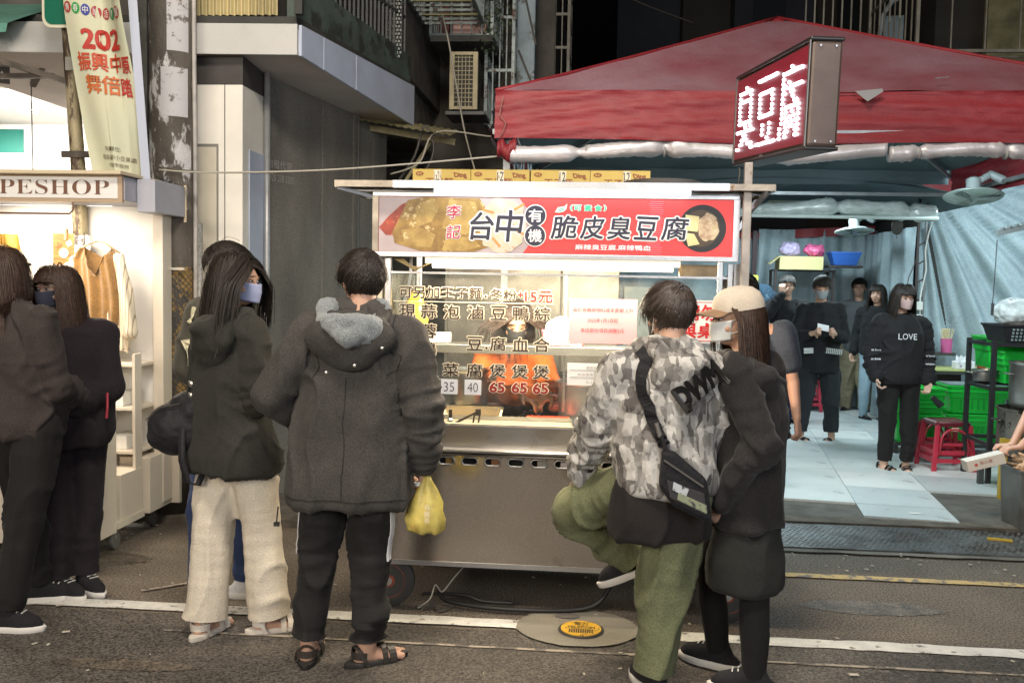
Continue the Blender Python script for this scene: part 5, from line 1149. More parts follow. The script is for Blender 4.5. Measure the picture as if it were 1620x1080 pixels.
ct_(MB().tube([(.36,.5,.10),(.36,.5,.14)], .05, 14), 'axle_disc', black); ct_(MB().tube([(.66,.55,.12),(.66,.55,.2)], .04, 14), 'axle_disc', alu)
# cables lying under the cart
cable('power_cable', [(.22,.15,.05),(.30,.05,.03),(.6,.0,.025),(.95,.05,.03),(1.06,.12,.12),(1.10,.2,.23)], .011, black, 'thick black power cable sagging under the front of the cart')
cable('power_cable', [(.15,.12,.04),(.35,.10,.05),(.45,.08,.03),(.6,.1,.02)], .008, black, 'short black cable end lying beside the left wheel of the cart')
cable('electric_cable', [(.15,.0,.01),(.2,.05,.04),(.22,.08,.10),(.25,.1,.06),(.30,.12,.12),(.36,.2,.18)], .004, wire_m, 'thin white wire tangled behind the left wheel of the cart')
cable('electric_cable', [(.17,-.02,.01),(.22,.02,.02),(.26,-.03,.01),(.30,.03,.02),(.2,.03,.03)], .004, wire_d, 'thin dark wire curled on the ground behind the left wheel')
# shelf inside
ct_(MB().box(.0,1.60,.30,.52,1.205,1.248), 'inner_shelf', ss, bev=.003)
# things in and on the cart -------------------------------------------------------
fb_ = thing('fryer_tray', 'long stainless tray on the front edge of the counter', 'tray', (.20, .03, .782))
MB().box(0,.66,0,.006,0,.105).build('front_wall', ss, fb_); MB().box(.654,.66,.006,.25,0,.105).build('side_wall', ss, fb_); MB().box(0,.006,.006,.25,0,.105).build('side_wall', ss, fb_)
MB().box(.006,.654,.25,.256,0,.115).build('back_wall', ss, fb_); MB().box(.0,.67,-.006,.03,.106,.112).build('lip', mat('lip_cream', (.6,.5,.36), .35, metal=.5), fb_, bev=.001)
MB().box(.006,.654,.006,.25,.085,.09).build('floor', mat('tray_inside', (.58,.50,.38), .4, metal=.4, var=.2), fb_); MB().box(.01,.65,.03,.24,.090,.096).build('oil', mat('tray_rack', (.45,.38,.28), .4, metal=.6), fb_)
dk = mat('iron_dark', (.05,.035,.025), .5, metal=.6)
cl1 = thing('tongs', 'dark iron tongs lying on the stainless tray', 'tongs', (.34,.10,.885)); MB().bar((-.04,0,.0),(.06,.03,.05),.008).build('arm', dk, cl1); MB().bar((-.03,.03,.0),(.065,.035,.052),.008).build('arm', dk, cl1); MB().box(.055,.08,.02,.045,.035,.065).build('hinge', dk, cl1)
for dx in (0,.025): MB().bar((.05+dx,.03,.04),(.045+dx,.02,-.005),.006).build('leg', dk, cl1)
cl2 = thing('clip', 'small dark clip standing on the stainless tray', 'clip', (.275,.12,.90)); MB().box(-.008,.008,-.004,.004,0,.045).build('stem', dk, cl2); MB().lathe([(.008,0),(.014,.006),(.008,.012)], 10, M=T((.0,-.004,-.008))@RX(90)).build('foot', alu, cl2)
bt_ = thing('plastic_tray', 'cream plastic tray behind the tongs', 'tray', (.34,.42,.84))
def trayshape(w_, d_, h, q=.88): return MB().loft([[Vector((x*w_*s_,y*d_*s_,z)) for x,y in ((-1,-.9),(-.9,-1),(.9,-1),(1,-.9),(1,.9),(.9,1),(-.9,1),(-1,.9))] for s_,z in ((q,0),(1,h),(1.04,h),(1.04,h+.006),(.97,h+.006),(q*.96,.006))])
trayshape(.15,.09,.05).build('shell', mat('tray_cream', (.62,.50,.34), .45), bt_, M=RX(14)); 
for x in (-.1,.1): MB().box(x-.01,x+.01,-.05,.05,-.058,0).build('foot', mat('tray_cream', (.62,.50,.34), .45), bt_)
rt_ = thing('plastic_tray', 'orange red plastic tray in front of the vendor', 'tray', (.73,.40,.85)); trayshape(.105,.08,.022,.9).build('shell', mat('tray_orange', (.75,.10,.03), .4), rt_); MB().box(-.09,.09,-.06,.06,-.068,-.001).build('stand', ssd, rt_)
ot = thing('container', 'orange tub at the left end of the counter', 'container', (.07,.10,.782)); MB().lathe([(.05,0),(.06,.10),(.064,.105),(.056,.1),(.048,.01)], 20).build('tub', mat('tray_orange', (.75,.10,.03), .4), ot, smooth=True, sharp=40)
pot(.90,.60,.782,.125,.27,'pale grey enamel pot on the cart counter beside the vendor', mat('enamel_grey', (.42,.44,.45), .3, metal=.3, var=.1), 'pot', 'cooking_pot')
pot(.86,1.45,.852,.12,.16,'dark soup pan behind the shoulder of the vendor', mat('pan_dark', (.05,.05,.055), .3, metal=.6), 'pan', 'pan');
pot(.28,.62,.90,.12,.2,'shiny steel pot at the left inside the cart', steel); ct_(MB().box(.12,.45,.5,.78,.782,.899), 'pan_stand', ssd)
bw = thing('bowl', 'golden brass bowl at the right end of the stainless tray', 'bowl', (.96,.16,.782)); MB().lathe([(.04,0),(.08,.04),(.10,.085),(.104,.09),(.096,.086),(.07,.03)], 28).build('shell', mat('brass', (.52,.33,.10), .3, metal=.8), bw, smooth=True)
obj('food', remesh(MB().ell((0,0,.09),(.085,.085,.04)), .012, 1, lambda p,n:.006*snoise(p,60,60,60,2)), mat('cream_food', (.72,.62,.48), .6), bw)
ex = MB()
bs2 = thing('basket', 'red and white mesh basket on the inner shelf of the cart', 'basket', (.80,.42,1.249))
rw2 = mat('basket_redwhite', (.70,.10,.10), .4)
for s_ in (-1,1): MB().box(-.10,.10,s_*.07-.002,s_*.07+.002,0,.075).build('side', rw2, bs2)
for s_ in (-1,1): MB().box(s_*.10-.002,s_*.10+.002,-.07,.07,0,.075).build('end', rw2, bs2)
MB().box(-.105,.105,-.076,-.070,.070,.080).build('rim', mat('rim_pink', (.75,.18,.25), .4), bs2)
hm = MB().box(-.0045,.0045,-.001,.001,-.0045,.0045).mesh('hole')
for j in range(5):
    for k in range(14): obj('hole', hm, mat('hole_white', (.8,.72,.7), .5), bs2, T((-.09+k*.0138,-.0735,.008+j*.0135)))
ld = thing('lid', 'white plastic dome lid resting on the mesh basket', 'lid', (.79,.43,1.33)); MB().lathe([(.085,-.005),(.08,.02),(.05,.045),(.01,.05)], 28, M=RX(30)).build('dome', mat('lid_white', (.74,.72,.68), .3), ld, smooth=True)
yb = thing('plastic_bag', 'yellow plastic bag hanging behind the left end of the glass', 'plastic bag', (.06,.32,1.30)); obj('bag', remesh(MB().ell((0,0,.08),(.07,.05,.10)).ell((.01,0,.17),(.035,.03,.06)), .01, 2, lambda p,n:.008*snoise(p,40,40,14,3)), mat('bag_yellow_opaque', (.75,.48,.04), .3), yb)
wb = thing('box', 'white box under the yellow bag on the inner shelf', 'box', (.12,.42,1.249)); MB().box(-.08,.1,-.05,.06,0,.05).build('body', mat('box_white2', (.6,.57,.52), .6), wb, bev=.004)
rack = thing('dish_rack', 'white slotted dish rack at the left inside the cart', 'rack', (.30,.72,.86)); MB().box(-.17,.15,-.10,.1,0,.012).build('base', mat('rack_white', (.66,.64,.6), .4), rack)
for k in range(16): MB().box(-.002,.002,-.104,-.098,.0,.055).build('tooth', mat('rack_white', (.66,.64,.6), .4), rack, M=T((-.16+k*.02,0,0)))
MB().box(-.17,.15,-.105,-.099,.052,.058).build('rail', mat('rack_white', (.66,.64,.6), .4), rack)
# cartons on the roof
cartn = mat('carton_gold', (.50,.36,.09), .65, var=.1, vs=5, grain=.1); cbr = mat('carton_print', (.22,.07,.03), .7)
for k in range(4):
    lb = ['leftmost gold noodle carton on the cart roof','second gold noodle carton from the left on the cart roof','third gold noodle carton from the left on the cart roof','rightmost gold noodle carton on the cart roof beside the round lid'][k]
    c = thing('noodle_carton', lb, 'carton', (.078+.28*k+.139, .23, 1.998), R([.5,-.4,.3,-.6][k]), group='gold cartons on the cart roof')
    MB().box(-.138,.138,-.13,.13,0,.085).build('body', cartn, c, bev=.002)
    MB().box(-.138,.138,-.13,-.002,.0855,.088).build('flap', cartn, c); MB().box(-.138,.138,.002,.13,.0855,.088).build('flap', cartn, c)
    MB().lathe([(.019,0),(.019,.001)], 20, M=T((-.104,-.1305,.066))@Matrix.Diagonal((1,1,.55,1))@RX(90)).build('emblem', cbr, c); lettering('味王', cartn, c, -.115,-.093,.060,.072,-.1320, bold=.02)
    lettering('王子麵', cbr, c, -.075,.055,.008,.048,-.1312, bold=.02); lettering('Ding', cbr, c, .062,.118,.045,.072,-.1312, bold=.05, shear=-.3)
    MB().prism([(.055,.04),(.06,.012),(.09,.006),(.12,.014),(.125,.036),(.11,.022),(.09,.018),(.07,.024)], -.1315,-.1308).build('print_mark', cbr, c)
    x = [-.02,.0,.01,.03][k]; MB().box(x-.016,x+.018,-.1318,-.1310,.0,.084).build('tape', mat('tape_pale', (.62,.56,.42), .3, wear=(.15,.1,.07), ws=60, wt=.56), c); lettering(['1x21','12','12','12'][k], mat('ink_dark', (.03,.025,.02), .6), c, x-.013,x+.014,.035,.078,-.1325, bold=.01)
rl = thing('round_tray', 'flat dark round tray leaning on the cart roof beside the cartons', 'tray', (1.25,.12,2.006)); MB().lathe([(.15,0),(.172,.012),(.176,.03),(.170,.03),(.15,.018)], 40).build('rim', mat('tray_dark', (.10,.09,.08), .5, metal=.3), rl, smooth=True, sharp=40)
# LED box sign
led = thing('led_sign', 'lightbox sign with white LED characters on red, mounted on a pole above the cart', 'sign', (1.60,.30,2.15), R(8))
tilt = T((0,0,0)) @ RX(3.5)
brn = mat('sign_brown_side', (.13,.095,.08), .45, metal=.35, var=.25, vs=4, grain=.3)
Ln, Hh, Th = .94, .39, .12
MB().box(0,Th,-Ln,0,0,Hh).build('box', brn, led, M=tilt, bev=.012)
MB().box(-.004,-.0005,-Ln+.012,-.012,.014,Hh-.014).build('face', mat('led_red', (.24,.018,.035), .35, emit=(1,.03,.10), es=.03), led, M=tilt)
for a in ((-.008,Th+.004,-Ln-.004,.004,Hh-.002,Hh+.014),(-.008,Th+.004,-Ln-.004,.004,-.014,.002)): MB().box(*a).build('edge_trim', mat('trim_black', (.02,.02,.02), .35), led, M=tilt, bev=.006)
for y in (-Ln+.004,-.012): MB().box(-.009,-.0045,y-.004,y+.008,.0,Hh).build('face_trim', mat('trim_grey', (.2,.19,.18), .4, metal=.5), led, M=tilt)
for x,z in ((.03,.02),(.09,.02),(.03,Hh-.02),(.09,Hh-.02)): MB().lathe([(.004,0),(.004,.003)], 8, M=tilt@T((x,-Ln-.0045,z))@RX(90)).build('screw', alu, led)
ledw = mat('led_white', (1,1,1), .3, emit=(.88,.93,1), es=8)
def inside(vs, fs, q):
    P = vs[:, :2]
    for f in fs:
        a = P[list(f)]; n = len(a); s = None; ok = True
        for i in range(n):
            e = a[(i+1)%n]-a[i]; w_ = q-a[i]; c = e[0]*w_[1]-e[1]*w_[0]
            if abs(c) < 1e-9: continue
            if s is None: s = c > 0
            elif (c > 0) != s: ok = False; break
        if ok and s is not None: return True
    return False
for i, chh in enumerate('臭豆腐'):
    vs, fs = glyphs(chh, .0); a = vs.min(0); b_ = vs.max(0); mb = MB(); nx, nz_ = 11, 15
    for ix in range(nx):
        for iz in range(nz_):
            q = np.array([a[0]+(b_[0]-a[0])*(ix+.5)/nx, a[1]+(b_[1]-a[1])*(iz+.5)/nz_])
            if not inside(vs, fs, q): continue
            yy = -.05 - i*.29 - (.25)*(ix+.5)/nx; zz = .045 + .29*(iz+.5)/nz_ + random.uniform(-.001,.001)
            mb.lathe([(.0075,0),(.0058,.006),(.001,.0075)], 6, M=T((-.005,yy,zz)) @ RY(-90))
    o = mb.build('led_dots', ledw, led, M=tilt); o['kind'] = 'stuff'
area('led_sign_light', 1.575, -.17, 2.34, .8, .3, 5, (.85,.92,1), (.4,-.3,2.3))
MB().tube([(.02,-.02,-.0),(.015,-.06,-.05),(.018,-.03,-.10)], .003, 5).build('lead', wire_m, led, smooth=True)
MB().box(.0,.04,-.42,-.38,-.03,-.012).build('bracket', alu, led)

# stainless kitchen cabinet behind the vendor
kc = thing('kitchen_cabinet', 'tall dull stainless cabinet standing behind the vendor inside the tent edge', 'cabinet', (.7, 1.75, 0))
MB().box(-.72,.42,0,.3,0,1.80).build('case', mat('steel_brown', (.20,.185,.16), .5, metal=.6, var=.4, vs=3, grain=.3), kc, bev=.004)
for k in range(3): MB().box(-.70+k*.375,-.335+k*.375,-.012,-.001,.9,1.76).build('door', mat('steel_door_%d' % k, (.20+.05*k,.185+.045*k,.16+.04*k), .4, metal=.7, var=.5, vs=2.5, grain=.3), kc, bev=.003)
MB().box(-.72,.42,-.35,-.02,.82,.85).build('worktop', ssd, kc)
MB().box(.45,.85,.0,.2,0,1.55).build('side_cabinet', mat('steel_blue', (.22,.27,.28), .5, metal=.4, var=.3, vs=3), kc)
# ================================================================== PEOPLE
skin_m = mat('skin', (.50,.30,.21), .5, var=.12, vs=14, subs=.0, grain=.05, bump=.1, bs=90)
skin_w = mat('skin_pale', (.60,.39,.29), .5, var=.1, vs=14, grain=.05, bump=.08, bs=90)
hair_k = mat('hair_black', (.024,.018,.014), .46, var=.5, vs=70, spec=.35, bump=.3, bs=120)
hair_b = mat('hair_brown', (.050,.028,.019), .48, var=.5, vs=60, spec=.35, bump=.3, bs=120)
def fabric(name, c, **k):
    d = dict(rough=.88, var=.2, vs=5, bump=.18, bs=90, grain=.22, gs=230, sheen=.04, spec=.2); d.update(k); return mat(name, c, **d)
def V3(*a): return Vector(a)
def default_joints(h):
    k = h/1.70
    J = dict(pel=(0,0,.93), chest=(0,-.01,1.22), neck=(0,-.025,1.41), head=(0,.015,1.575),
             shR=(.175,-.015,1.355), shL=(-.175,-.015,1.355), elR=(.235,-.04,1.09), elL=(-.235,-.04,1.09), wrR=(.25,.03,.86), wrL=(-.25,.03,.86),
             hipR=(.09,0,.88), hipL=(-.09,0,.88), knR=(.10,.02,.47), knL=(-.10,.02,.47), anR=(.11,-.02,.075), anL=(-.11,-.02,.075))
    return {a: V3(*b)*k for a, b in J.items()}
def hand_prims(mb, w, d, nrm, side, curl=.5, s=1.0, point=False):
    """palm, four fingers bent at the knuckles and a thumb leaving the side of the palm"""
    d = Vector(d).normalized(); nrm = (Vector(nrm) - d*Vector(nrm).dot(d)).normalized(); x = d.cross(nrm).normalized()*side
    w = Vector(w)
    for o in (-.028,-.010,.010,.027):
        mb.cap(w + x*o*.55*s + d*.008, w + x*o*s + d*.082*s, .015*s, .0125*s, 8)
    for i, (o, L) in enumerate(((-.030,.062),(-.010,.073),(.010,.078),(.029,.070))):
        p0 = w + x*o*s + d*.082*s; a = curl*(1.0+.15*(3-i)); 
        d1 = (d*math.cos(a*.7) + nrm*math.sin(a*.7)).normalized(); d2 = (d*math.cos(a*1.9) + nrm*math.sin(a*1.9)).normalized()
        p1 = p0 + d1*L*.52*s; p2 = p1 + d2*L*.48*s
        mb.cap(p0, p1, .0098*s, .0088*s, 8); mb.cap(p1, p2, .0088*s, .0075*s, 8)
    t0 = w + x*.026*s + d*.022*s; t1 = t0 + (x*.75+d*.8+nrm*.35).normalized()*.040*s; t2 = t1 + (x*.25+d*.9+nrm*.5).normalized()*.032*s
    mb.cap(t0, t1, .0135*s, .011*s, 8); mb.cap(t1, t2, .011*s, .0088*s, 8)
def foot_prims(mb, an, yaw, s=1.0, pitch=0):
    M0 = T(an) @ RZ(yaw) @ RX(pitch); 
    mb.cap(M0 @ V3(0,-.035,-.035), M0 @ V3(0,.10,-.045), .034*s, .030*s, 10); mb.cap(M0 @ V3(-.018,.06,-.045), M0 @ V3(-.022,.145,-.055), .024*s, .018*s, 8)
    mb.cap(M0 @ V3(.018,.06,-.045), M0 @ V3(.028,.135,-.055), .024*s, .016*s, 8); mb.cap(M0 @ V3(0,-.02,.03), M0 @ V3(0,-.005,-.03), .032*s, .036*s, 10)
    for i in range(5): mb.cap(M0 @ V3(-.034+i*.016,.145-.006*i,-.058), M0 @ V3(-.036+i*.018,.172-.009*i,-.062), .010 if i else .013, .009 if i else .012, 6)
SK = {}
def human(label, u, v, rot, h=1.68, skin=skin_m, joints=None, head_yaw=0, head_pitch=0, head_roll=0, female=False, curl=.6, feet=(8,-8), palm=None, footpitch=(0,0), z0=0, face=True, hand_dirs=None, bare=False, closed=False):
    """one continuous body in the given pose; returns the root and what the clothes need"""
    root = thing('person', label, 'person', (u, v, z0), R(rot)); k = h/1.70
    J = default_joints(h)
    for a, b in (joints or {}).items(): J[a] = V3(*b)
    mb = MB()
    # trunk
    pel, chest, neck = J['pel'], J['chest'], J['neck']
    def ring(c, rx, ry, tw=0): return [c + V3(rx*math.cos(a), ry*math.sin(a), 0) for a in [2*math.pi*j/16 for j in range(16)]]
    low = (J['hipL']+J['hipR'])/2
    mb.loft([ring(low-V3(0,0,.05*k),.12*k,.09*k), ring(pel,.155*k,.10*k), ring(pel.lerp(chest,.45),.125*k,.088*k), ring(chest,.15*k,.10*k), ring(chest.lerp(neck,.55),.15*k,.09*k), ring(neck+V3(0,0,-.01),.07*k,.06*k)])
    for s_ in 'LR':
        sh, el, wr = J['sh'+s_], J['el'+s_], J['wr'+s_]
        mb.cap(chest.lerp(neck,.75), sh, .05*k, .052*k); mb.cap(sh, el, .046*k, .036*k); mb.cap(el, wr, .037*k, .025*k)
        hp, kn, an = J['hip'+s_], J['kn'+s_], J['an'+s_]
        mb.cap(hp, kn, .070*k, .046*k); mid = kn.lerp(an, .3) + V3(0,-.008,0); mb.cap(kn, mid, .044*k, .045*k); mb.cap(mid, an, .045*k, .031*k)
        i = 0 if s_ == 'L' else 1
        (foot_prims(mb, an, feet[i], k, footpitch[i]) if bare else mb.cap(an, an-V3(0,0,.035), .031*k, .034*k))
        d = (wr-el).normalized(); sd = 1 if s_ == 'R' else -1
        if hand_dirs and hand_dirs.get(s_): d = V3(*hand_dirs[s_]).normalized()
        pn = V3(*(palm or {}).get(s_, (-sd*.8,.5,0)))
        hand_prims(mb, wr + d*.012, d, pn, 1 if (d.cross(pn).y > 0) else -1, curl if not isinstance(curl, dict) else curl[s_], k*1.0)
    # head
    hc = J['head']; s = k*(.97 if female else 1.0)
    HM = T(hc) @ RZ(head_yaw) @ RX(head_pitch) @ RY(head_roll) @ Matrix.Scale(s, 4)
    mb.cap(neck - V3(0,0,.03), HM @ V3(0,-.025,-.05), .058*k*(.85 if female else 1), .052*k*(.85 if female else 1))
    RM = HM
    def E(c, r, m=None): mb.ell((0,0,0), r, M=RM @ T(c) @ (m or Matrix.Identity(4)))
    E((0,-.012,.03), (.072,.092,.086)); E((0,.028,-.03), (.060,.064,.080)); E((0,.045,-.078), (.034,.036,.030))
    E((0,.05,.02), (.058,.04,.05)); E((-.034,.058,-.03), (.026,.026,.028)); E((.034,.058,-.03), (.026,.026,.028))
    mb.cap(RM @ V3(0,.088,.005), RM @ V3(0,.104,-.030), .009*s, .0125*s, 8)
    for sx in (-1,1): E((sx*.012,.093,-.034), (.009,.010,.008)); E((sx*.074,-.008,-.008), (.010,.022,.033), RZ(sx*12)); E((sx*.030,.080,.022), (.022,.012,.008))
    E((0,.090,-.058), (.022,.012,.006)); E((0,.088,-.068), (.019,.012,.006))
    me = remesh(mb, .0075, 2)
    body = obj('body', me, skin, root)
    if face:
        lip = mat('lips', (.42,.14,.12), .45); ew = mat('eye_white', (.55,.52,.50), .3); ed = mat('eye_dark', (.015,.010,.008), .25)
        for sx in (-1,1):
            if closed: MB().ell((0,0,0), (.0155,.005,.0016), M=RM @ T((sx*.031,.0905,.002))@RZ(-sx*14)).build('eyelid', hair_k, root, smooth=True)
            else: MB().ell((0,0,0), (.0135,.006,.0048), M=RM @ T((sx*.031,.0865,.006))@RZ(-sx*14)).build('eye', ew, root, smooth=True)
            if not closed: MB().ell((0,0,0), (.0058,.004,.0050), M=RM @ T((sx*.031,.0915,.0058))).build('iris', ed, root, smooth=True)
            if not closed: MB().ell((0,0,0), (.015,.004,.0016), M=RM @ T((sx*.031,.090,.0112))@RZ(-sx*14)).build('eyelid', hair_k, root, smooth=True)
            MB().ell((0,0,0), (.018,.004,.0032), M=RM @ T((sx*.032,.0935,.0290))@RZ(-sx*16)@RY(sx*6)).build('eyebrow', hair_k, root, smooth=True)
        MB().ell((0,0,0), (.021,.006,.0062), M=RM @ T((0,.0985,-.062))).build('lips', lip, root, smooth=True)
    return dict(root=root, J=J, HM=HM, k=k, s=s, h=h)
# ---- clothing
def fold(amp, fx, fy, fz, seed, zone=None, ridge=.6, fine=.25):
    def f(p, n):
        a = snoise(p, fx, fy, fz, seed); b = snoise(p, fx*2.3, fy*2.3, fz*2.3, seed+4)
        r = (1-np.abs(a))*ridge + a*(1-ridge)
        d = amp*(r + fine*b)
        if zone is not None: d = d*zone(p)
        return d
    return f
def seg_fold(segs, amp, freq, seed):
    """creases that run part of the way round a limb: segs = (a, b, strength at a, strength at b, radius)"""
    def f(p, n):
        out = np.zeros(len(p))
        for a, b, s0, s1, rad in segs:
            a = np.array(a); b = np.array(b); ab = b-a; L = np.linalg.norm(ab); ax = ab/L; t = ((p-a) @ ab)/L**2; tc_ = np.clip(t, 0, 1)
            dist = np.linalg.norm(p - (a + tc_[:,None]*ab), axis=1); wgt = np.clip(1.7-dist/rad, 0, 1)*(1-np.clip(np.abs(t-.5)-.5, 0, .2)*5)
            al = ((p-a) @ ax)[:,None]*ax; per = p - a - al; q = al*(freq*.42) + per*9 + np.cross(ax, per)*6
            u_ = snoise(q, 1, 1, 1, seed); v_ = snoise(q*1.9+3, 1, 1, 1, seed+3); gate = np.clip(.55+.6*snoise(p, 7, 7, 7, seed+6), .1, 1.25)
            cr = (1-np.clip(np.abs(u_), 0, 1))**1.6*1.3 - .5 + .3*v_
            out += amp*1.9*(s0+(s1-s0)*tc_)*wgt*cr*gate
        return out
    return f
def both(*fs): return lambda p, n: sum(f(p, n) for f in fs)
def top(P, name, m, rings, sleeve=(.068,.060,.050), wr_t=1.0, voxel=.011, amp=.006, hood=None, seed=1, collar=None, wr=(.7,1.1), arms='LR', extra=None, smooth=5, fz=7, short=None, drape=.55):
    smooth = min(smooth, 4)
    """coat or jacket: torso rings (cx, cy, z, rx, ry) from hem to neck, sleeves along the arm joints"""
    J = P['J']; mb = MB(); n = 22
    R_ = []
    for cx, cy_, z, rx, ry in rings:
        rx *= .95; ry *= .95
        R_.append([V3(cx+rx*math.copysign(abs(math.cos(a))**.85, math.cos(a)), cy_+ry*math.copysign(abs(math.sin(a))**.85, math.sin(a)), z) for a in [2*math.pi*j/n for j in range(n)]])
    mb.loft(R_)
    segs = []
    for s_ in arms:
        sh, el, w_ = J['sh'+s_], J['el'+s_], J['wr'+s_]; w_ = el.lerp(w_, wr_t)
        a, b, c = [q*.93 for q in sleeve]
        if short is not None:
            e2 = sh.lerp(el, short); mb.cap(sh, e2, a, b); segs.append((sh, e2, .5, .8, a)); continue
        mid = sh.lerp(el,.5); m2 = el.lerp(w_,.5)
        mb.cap(sh, mid, a, (a+b)/2*1.02); mb.cap(mid, el, (a+b)/2*1.02, b*1.04); mb.cap(el, m2, b*1.04, (b+c)/2*1.04); mb.cap(m2, w_, (b+c)/2*1.04, c)
        top_c = V3(rings[-1][0], rings[-1][1], rings[-1][2]); mb.cap(top_c - V3(0,0,.05), sh, .07, a*.95)
        segs += [(sh, el, .3, wr[0], a*1.1), (el, w_, wr[1], wr[1], b*1.15)]
    if extra: extra(mb)
    crease = lambda p, n: amp*2.4*((1-np.clip(np.abs(snoise(p+.03*snoise(p,9,9,9,seed+8)[:,None], 10, 10, fz*.45, seed+9)),0,1))**4 - .12)
    crease2 = lambda p, n: amp*2.0*((1-np.clip(np.abs(snoise(p, 13, 13, 19, seed+11)),0,1))**5 - .1)*np.clip(snoise(p,5,5,5,seed+12),0,1.2)
    f = both(fold(amp, 9, 9, fz*.6, seed, ridge=drape), crease, crease2, seg_fold(segs, amp*.8, 95, seed+2), fold(amp*.4, 22, 22, 16, seed+5))
    me = remesh(mb, voxel, smooth, f); o = obj(name, me, m, P['root'])
    if collar: collar(o)
    return o
def cut_hem(me, c, d, rad=.17):
    c = Vector(c); d = Vector(d).normalized(); bm = bmesh.new(); bm.from_mesh(me)
    vs = {v for v in bm.verts if (v.co-c).length < rad}; fs = [f for f in bm.faces if all(v in vs for v in f.verts)]; es = {e for f in fs for e in f.edges}
    bmesh.ops.bisect_plane(bm, geom=fs+list(es)+list(vs), plane_co=c, plane_no=d, clear_outer=True); bm.to_mesh(me); bm.free(); me.update()
def legs(P, name, m, rad=(.105,.085,.07,.062), cut=1.0, seed=3, amp=.006, voxel=.012, bag=1.0, waist=.02, which='LR', ankle_fold=1.0, knee_fold=.5, left=1.0):
    J = P['J']; k = P['k']; mb = MB(); segs = []; ends = []
    pel = J['pel']; low = (J['hipL']+J['hipR'])/2
    mb.ell(low+V3(0,0,.02), (.165*k*bag,.115*k*bag,.12*k)); mb.ell(pel, (.15*k*bag,.105*k*bag,.09*k))
    for s_ in which:
        hp, kn, an = J['hip'+s_], J['kn'+s_], J['an'+s_]; e = kn.lerp(an, cut)
        a, b, c, d = [q*(left if s_ == 'L' else 1) for q in rad]; mt = hp.lerp(kn,.5); ms = kn.lerp(e,.5)
        mb.cap(hp, mt, a*k, (a+b)/2*k); mb.cap(mt, kn, (a+b)/2*k, b*k); mb.cap(kn, ms, b*k, c*k); mb.cap(ms, e + (e-kn).normalized()*.04, c*k, d*k); ends.append((e, e-kn))
        segs += [(hp, kn, .25, knee_fold, a), (kn, e, knee_fold, ankle_fold, c*1.1)]
    crease = lambda p, n: amp*2.2*((1-np.clip(np.abs(snoise(p, 13, 13, 5, seed+9)),0,1))**4 - .12)
    f = both(fold(amp*.9, 13, 13, 4, seed, ridge=.7), crease, seg_fold(segs, amp*1.1, 85, seed+1))
    me = remesh(mb, voxel, 4, f)
    for c, d in ends: cut_hem(me, c, d)
    return obj(name, me, m, P['root'])
def on_surface(o, pts, off=.004):
    """push points out onto the nearest place on a garment"""
    bv = BVHTree.FromPolygons([v.co for v in o.data.vertices], [p.vertices for p in o.data.polygons]); out = []
    for p in pts:
        loc, nor, i, d = bv.find_nearest(Vector(p)); out.append((loc + nor*off, nor))
    return out
def ribbon(P, o, name, m, pts, w_, off=.004, th=.003, n=40, parent=None, follow=True, **k):
    """a strap lying on a garment along a path"""
    pts = [Vector(p) for p in pts]; path = []
    for i in range(n+1):
        t = i/n*(len(pts)-1); q = min(int(t), len(pts)-2); path.append(pts[q].lerp(pts[q+1], t-q))
    sf = on_surface(o, path, off) if follow else [(p, V3(0,-1,0)) for p in path]
    mb = MB(); rings = []
    for i, (p, nr) in enumerate(sf):
        d = (sf[min(i+1,n)][0]-sf[max(i-1,0)][0]).normalized(); x = d.cross(nr).normalized()
        rings.append([p - x*w_/2, p + x*w_/2, p + x*w_/2 + nr*th, p - x*w_/2 + nr*th])
    mb.loft(rings); return mb.build(name, m, parent or P['root'], smooth=False, **k)
def seams(P, o, m, rings_y=1, w_=.005):
    """armhole seams and a stitched line above the hem"""
    J = P['J']
    for s_ in 'LR':
        sh = J['sh'+s_]; nk = J['neck']; inn = sh.lerp(Vector((nk.x,nk.y,sh.z)), .22)
        pts = [inn+V3(0,-.02,.09), inn+V3(0,-.12,.03), inn+V3(0,-.15,-.06), inn+V3(0,-.13,-.15)]
        ribbon(P, o, 'seam', m, pts, w_, off=.0008, th=.0018, n=24)
def text_on(o, P, t, m, c, right, up, w_, h_, bold=.04, name='lettering', off=.004, **kw):
    c = Vector(c); right = Vector(right).normalized(); up = Vector(up).normalized(); nrm = right.cross(up)
    bv = BVHTree.FromPolygons([v.co for v in o.data.vertices], [p.vertices for p in o.data.polygons])
    def fn(x, y, z):
        p = c + right*x + up*z + nrm*.25; hit = bv.ray_cast(p, -nrm)
        q = hit[0] if hit[0] is not None else c + right*x + up*z
        return q + nrm*(off - y)
    return lettering(t, m, P['root'], -w_/2, w_/2, -h_/2, h_/2, 0, bold=bold, fn=fn, name=name, **kw)
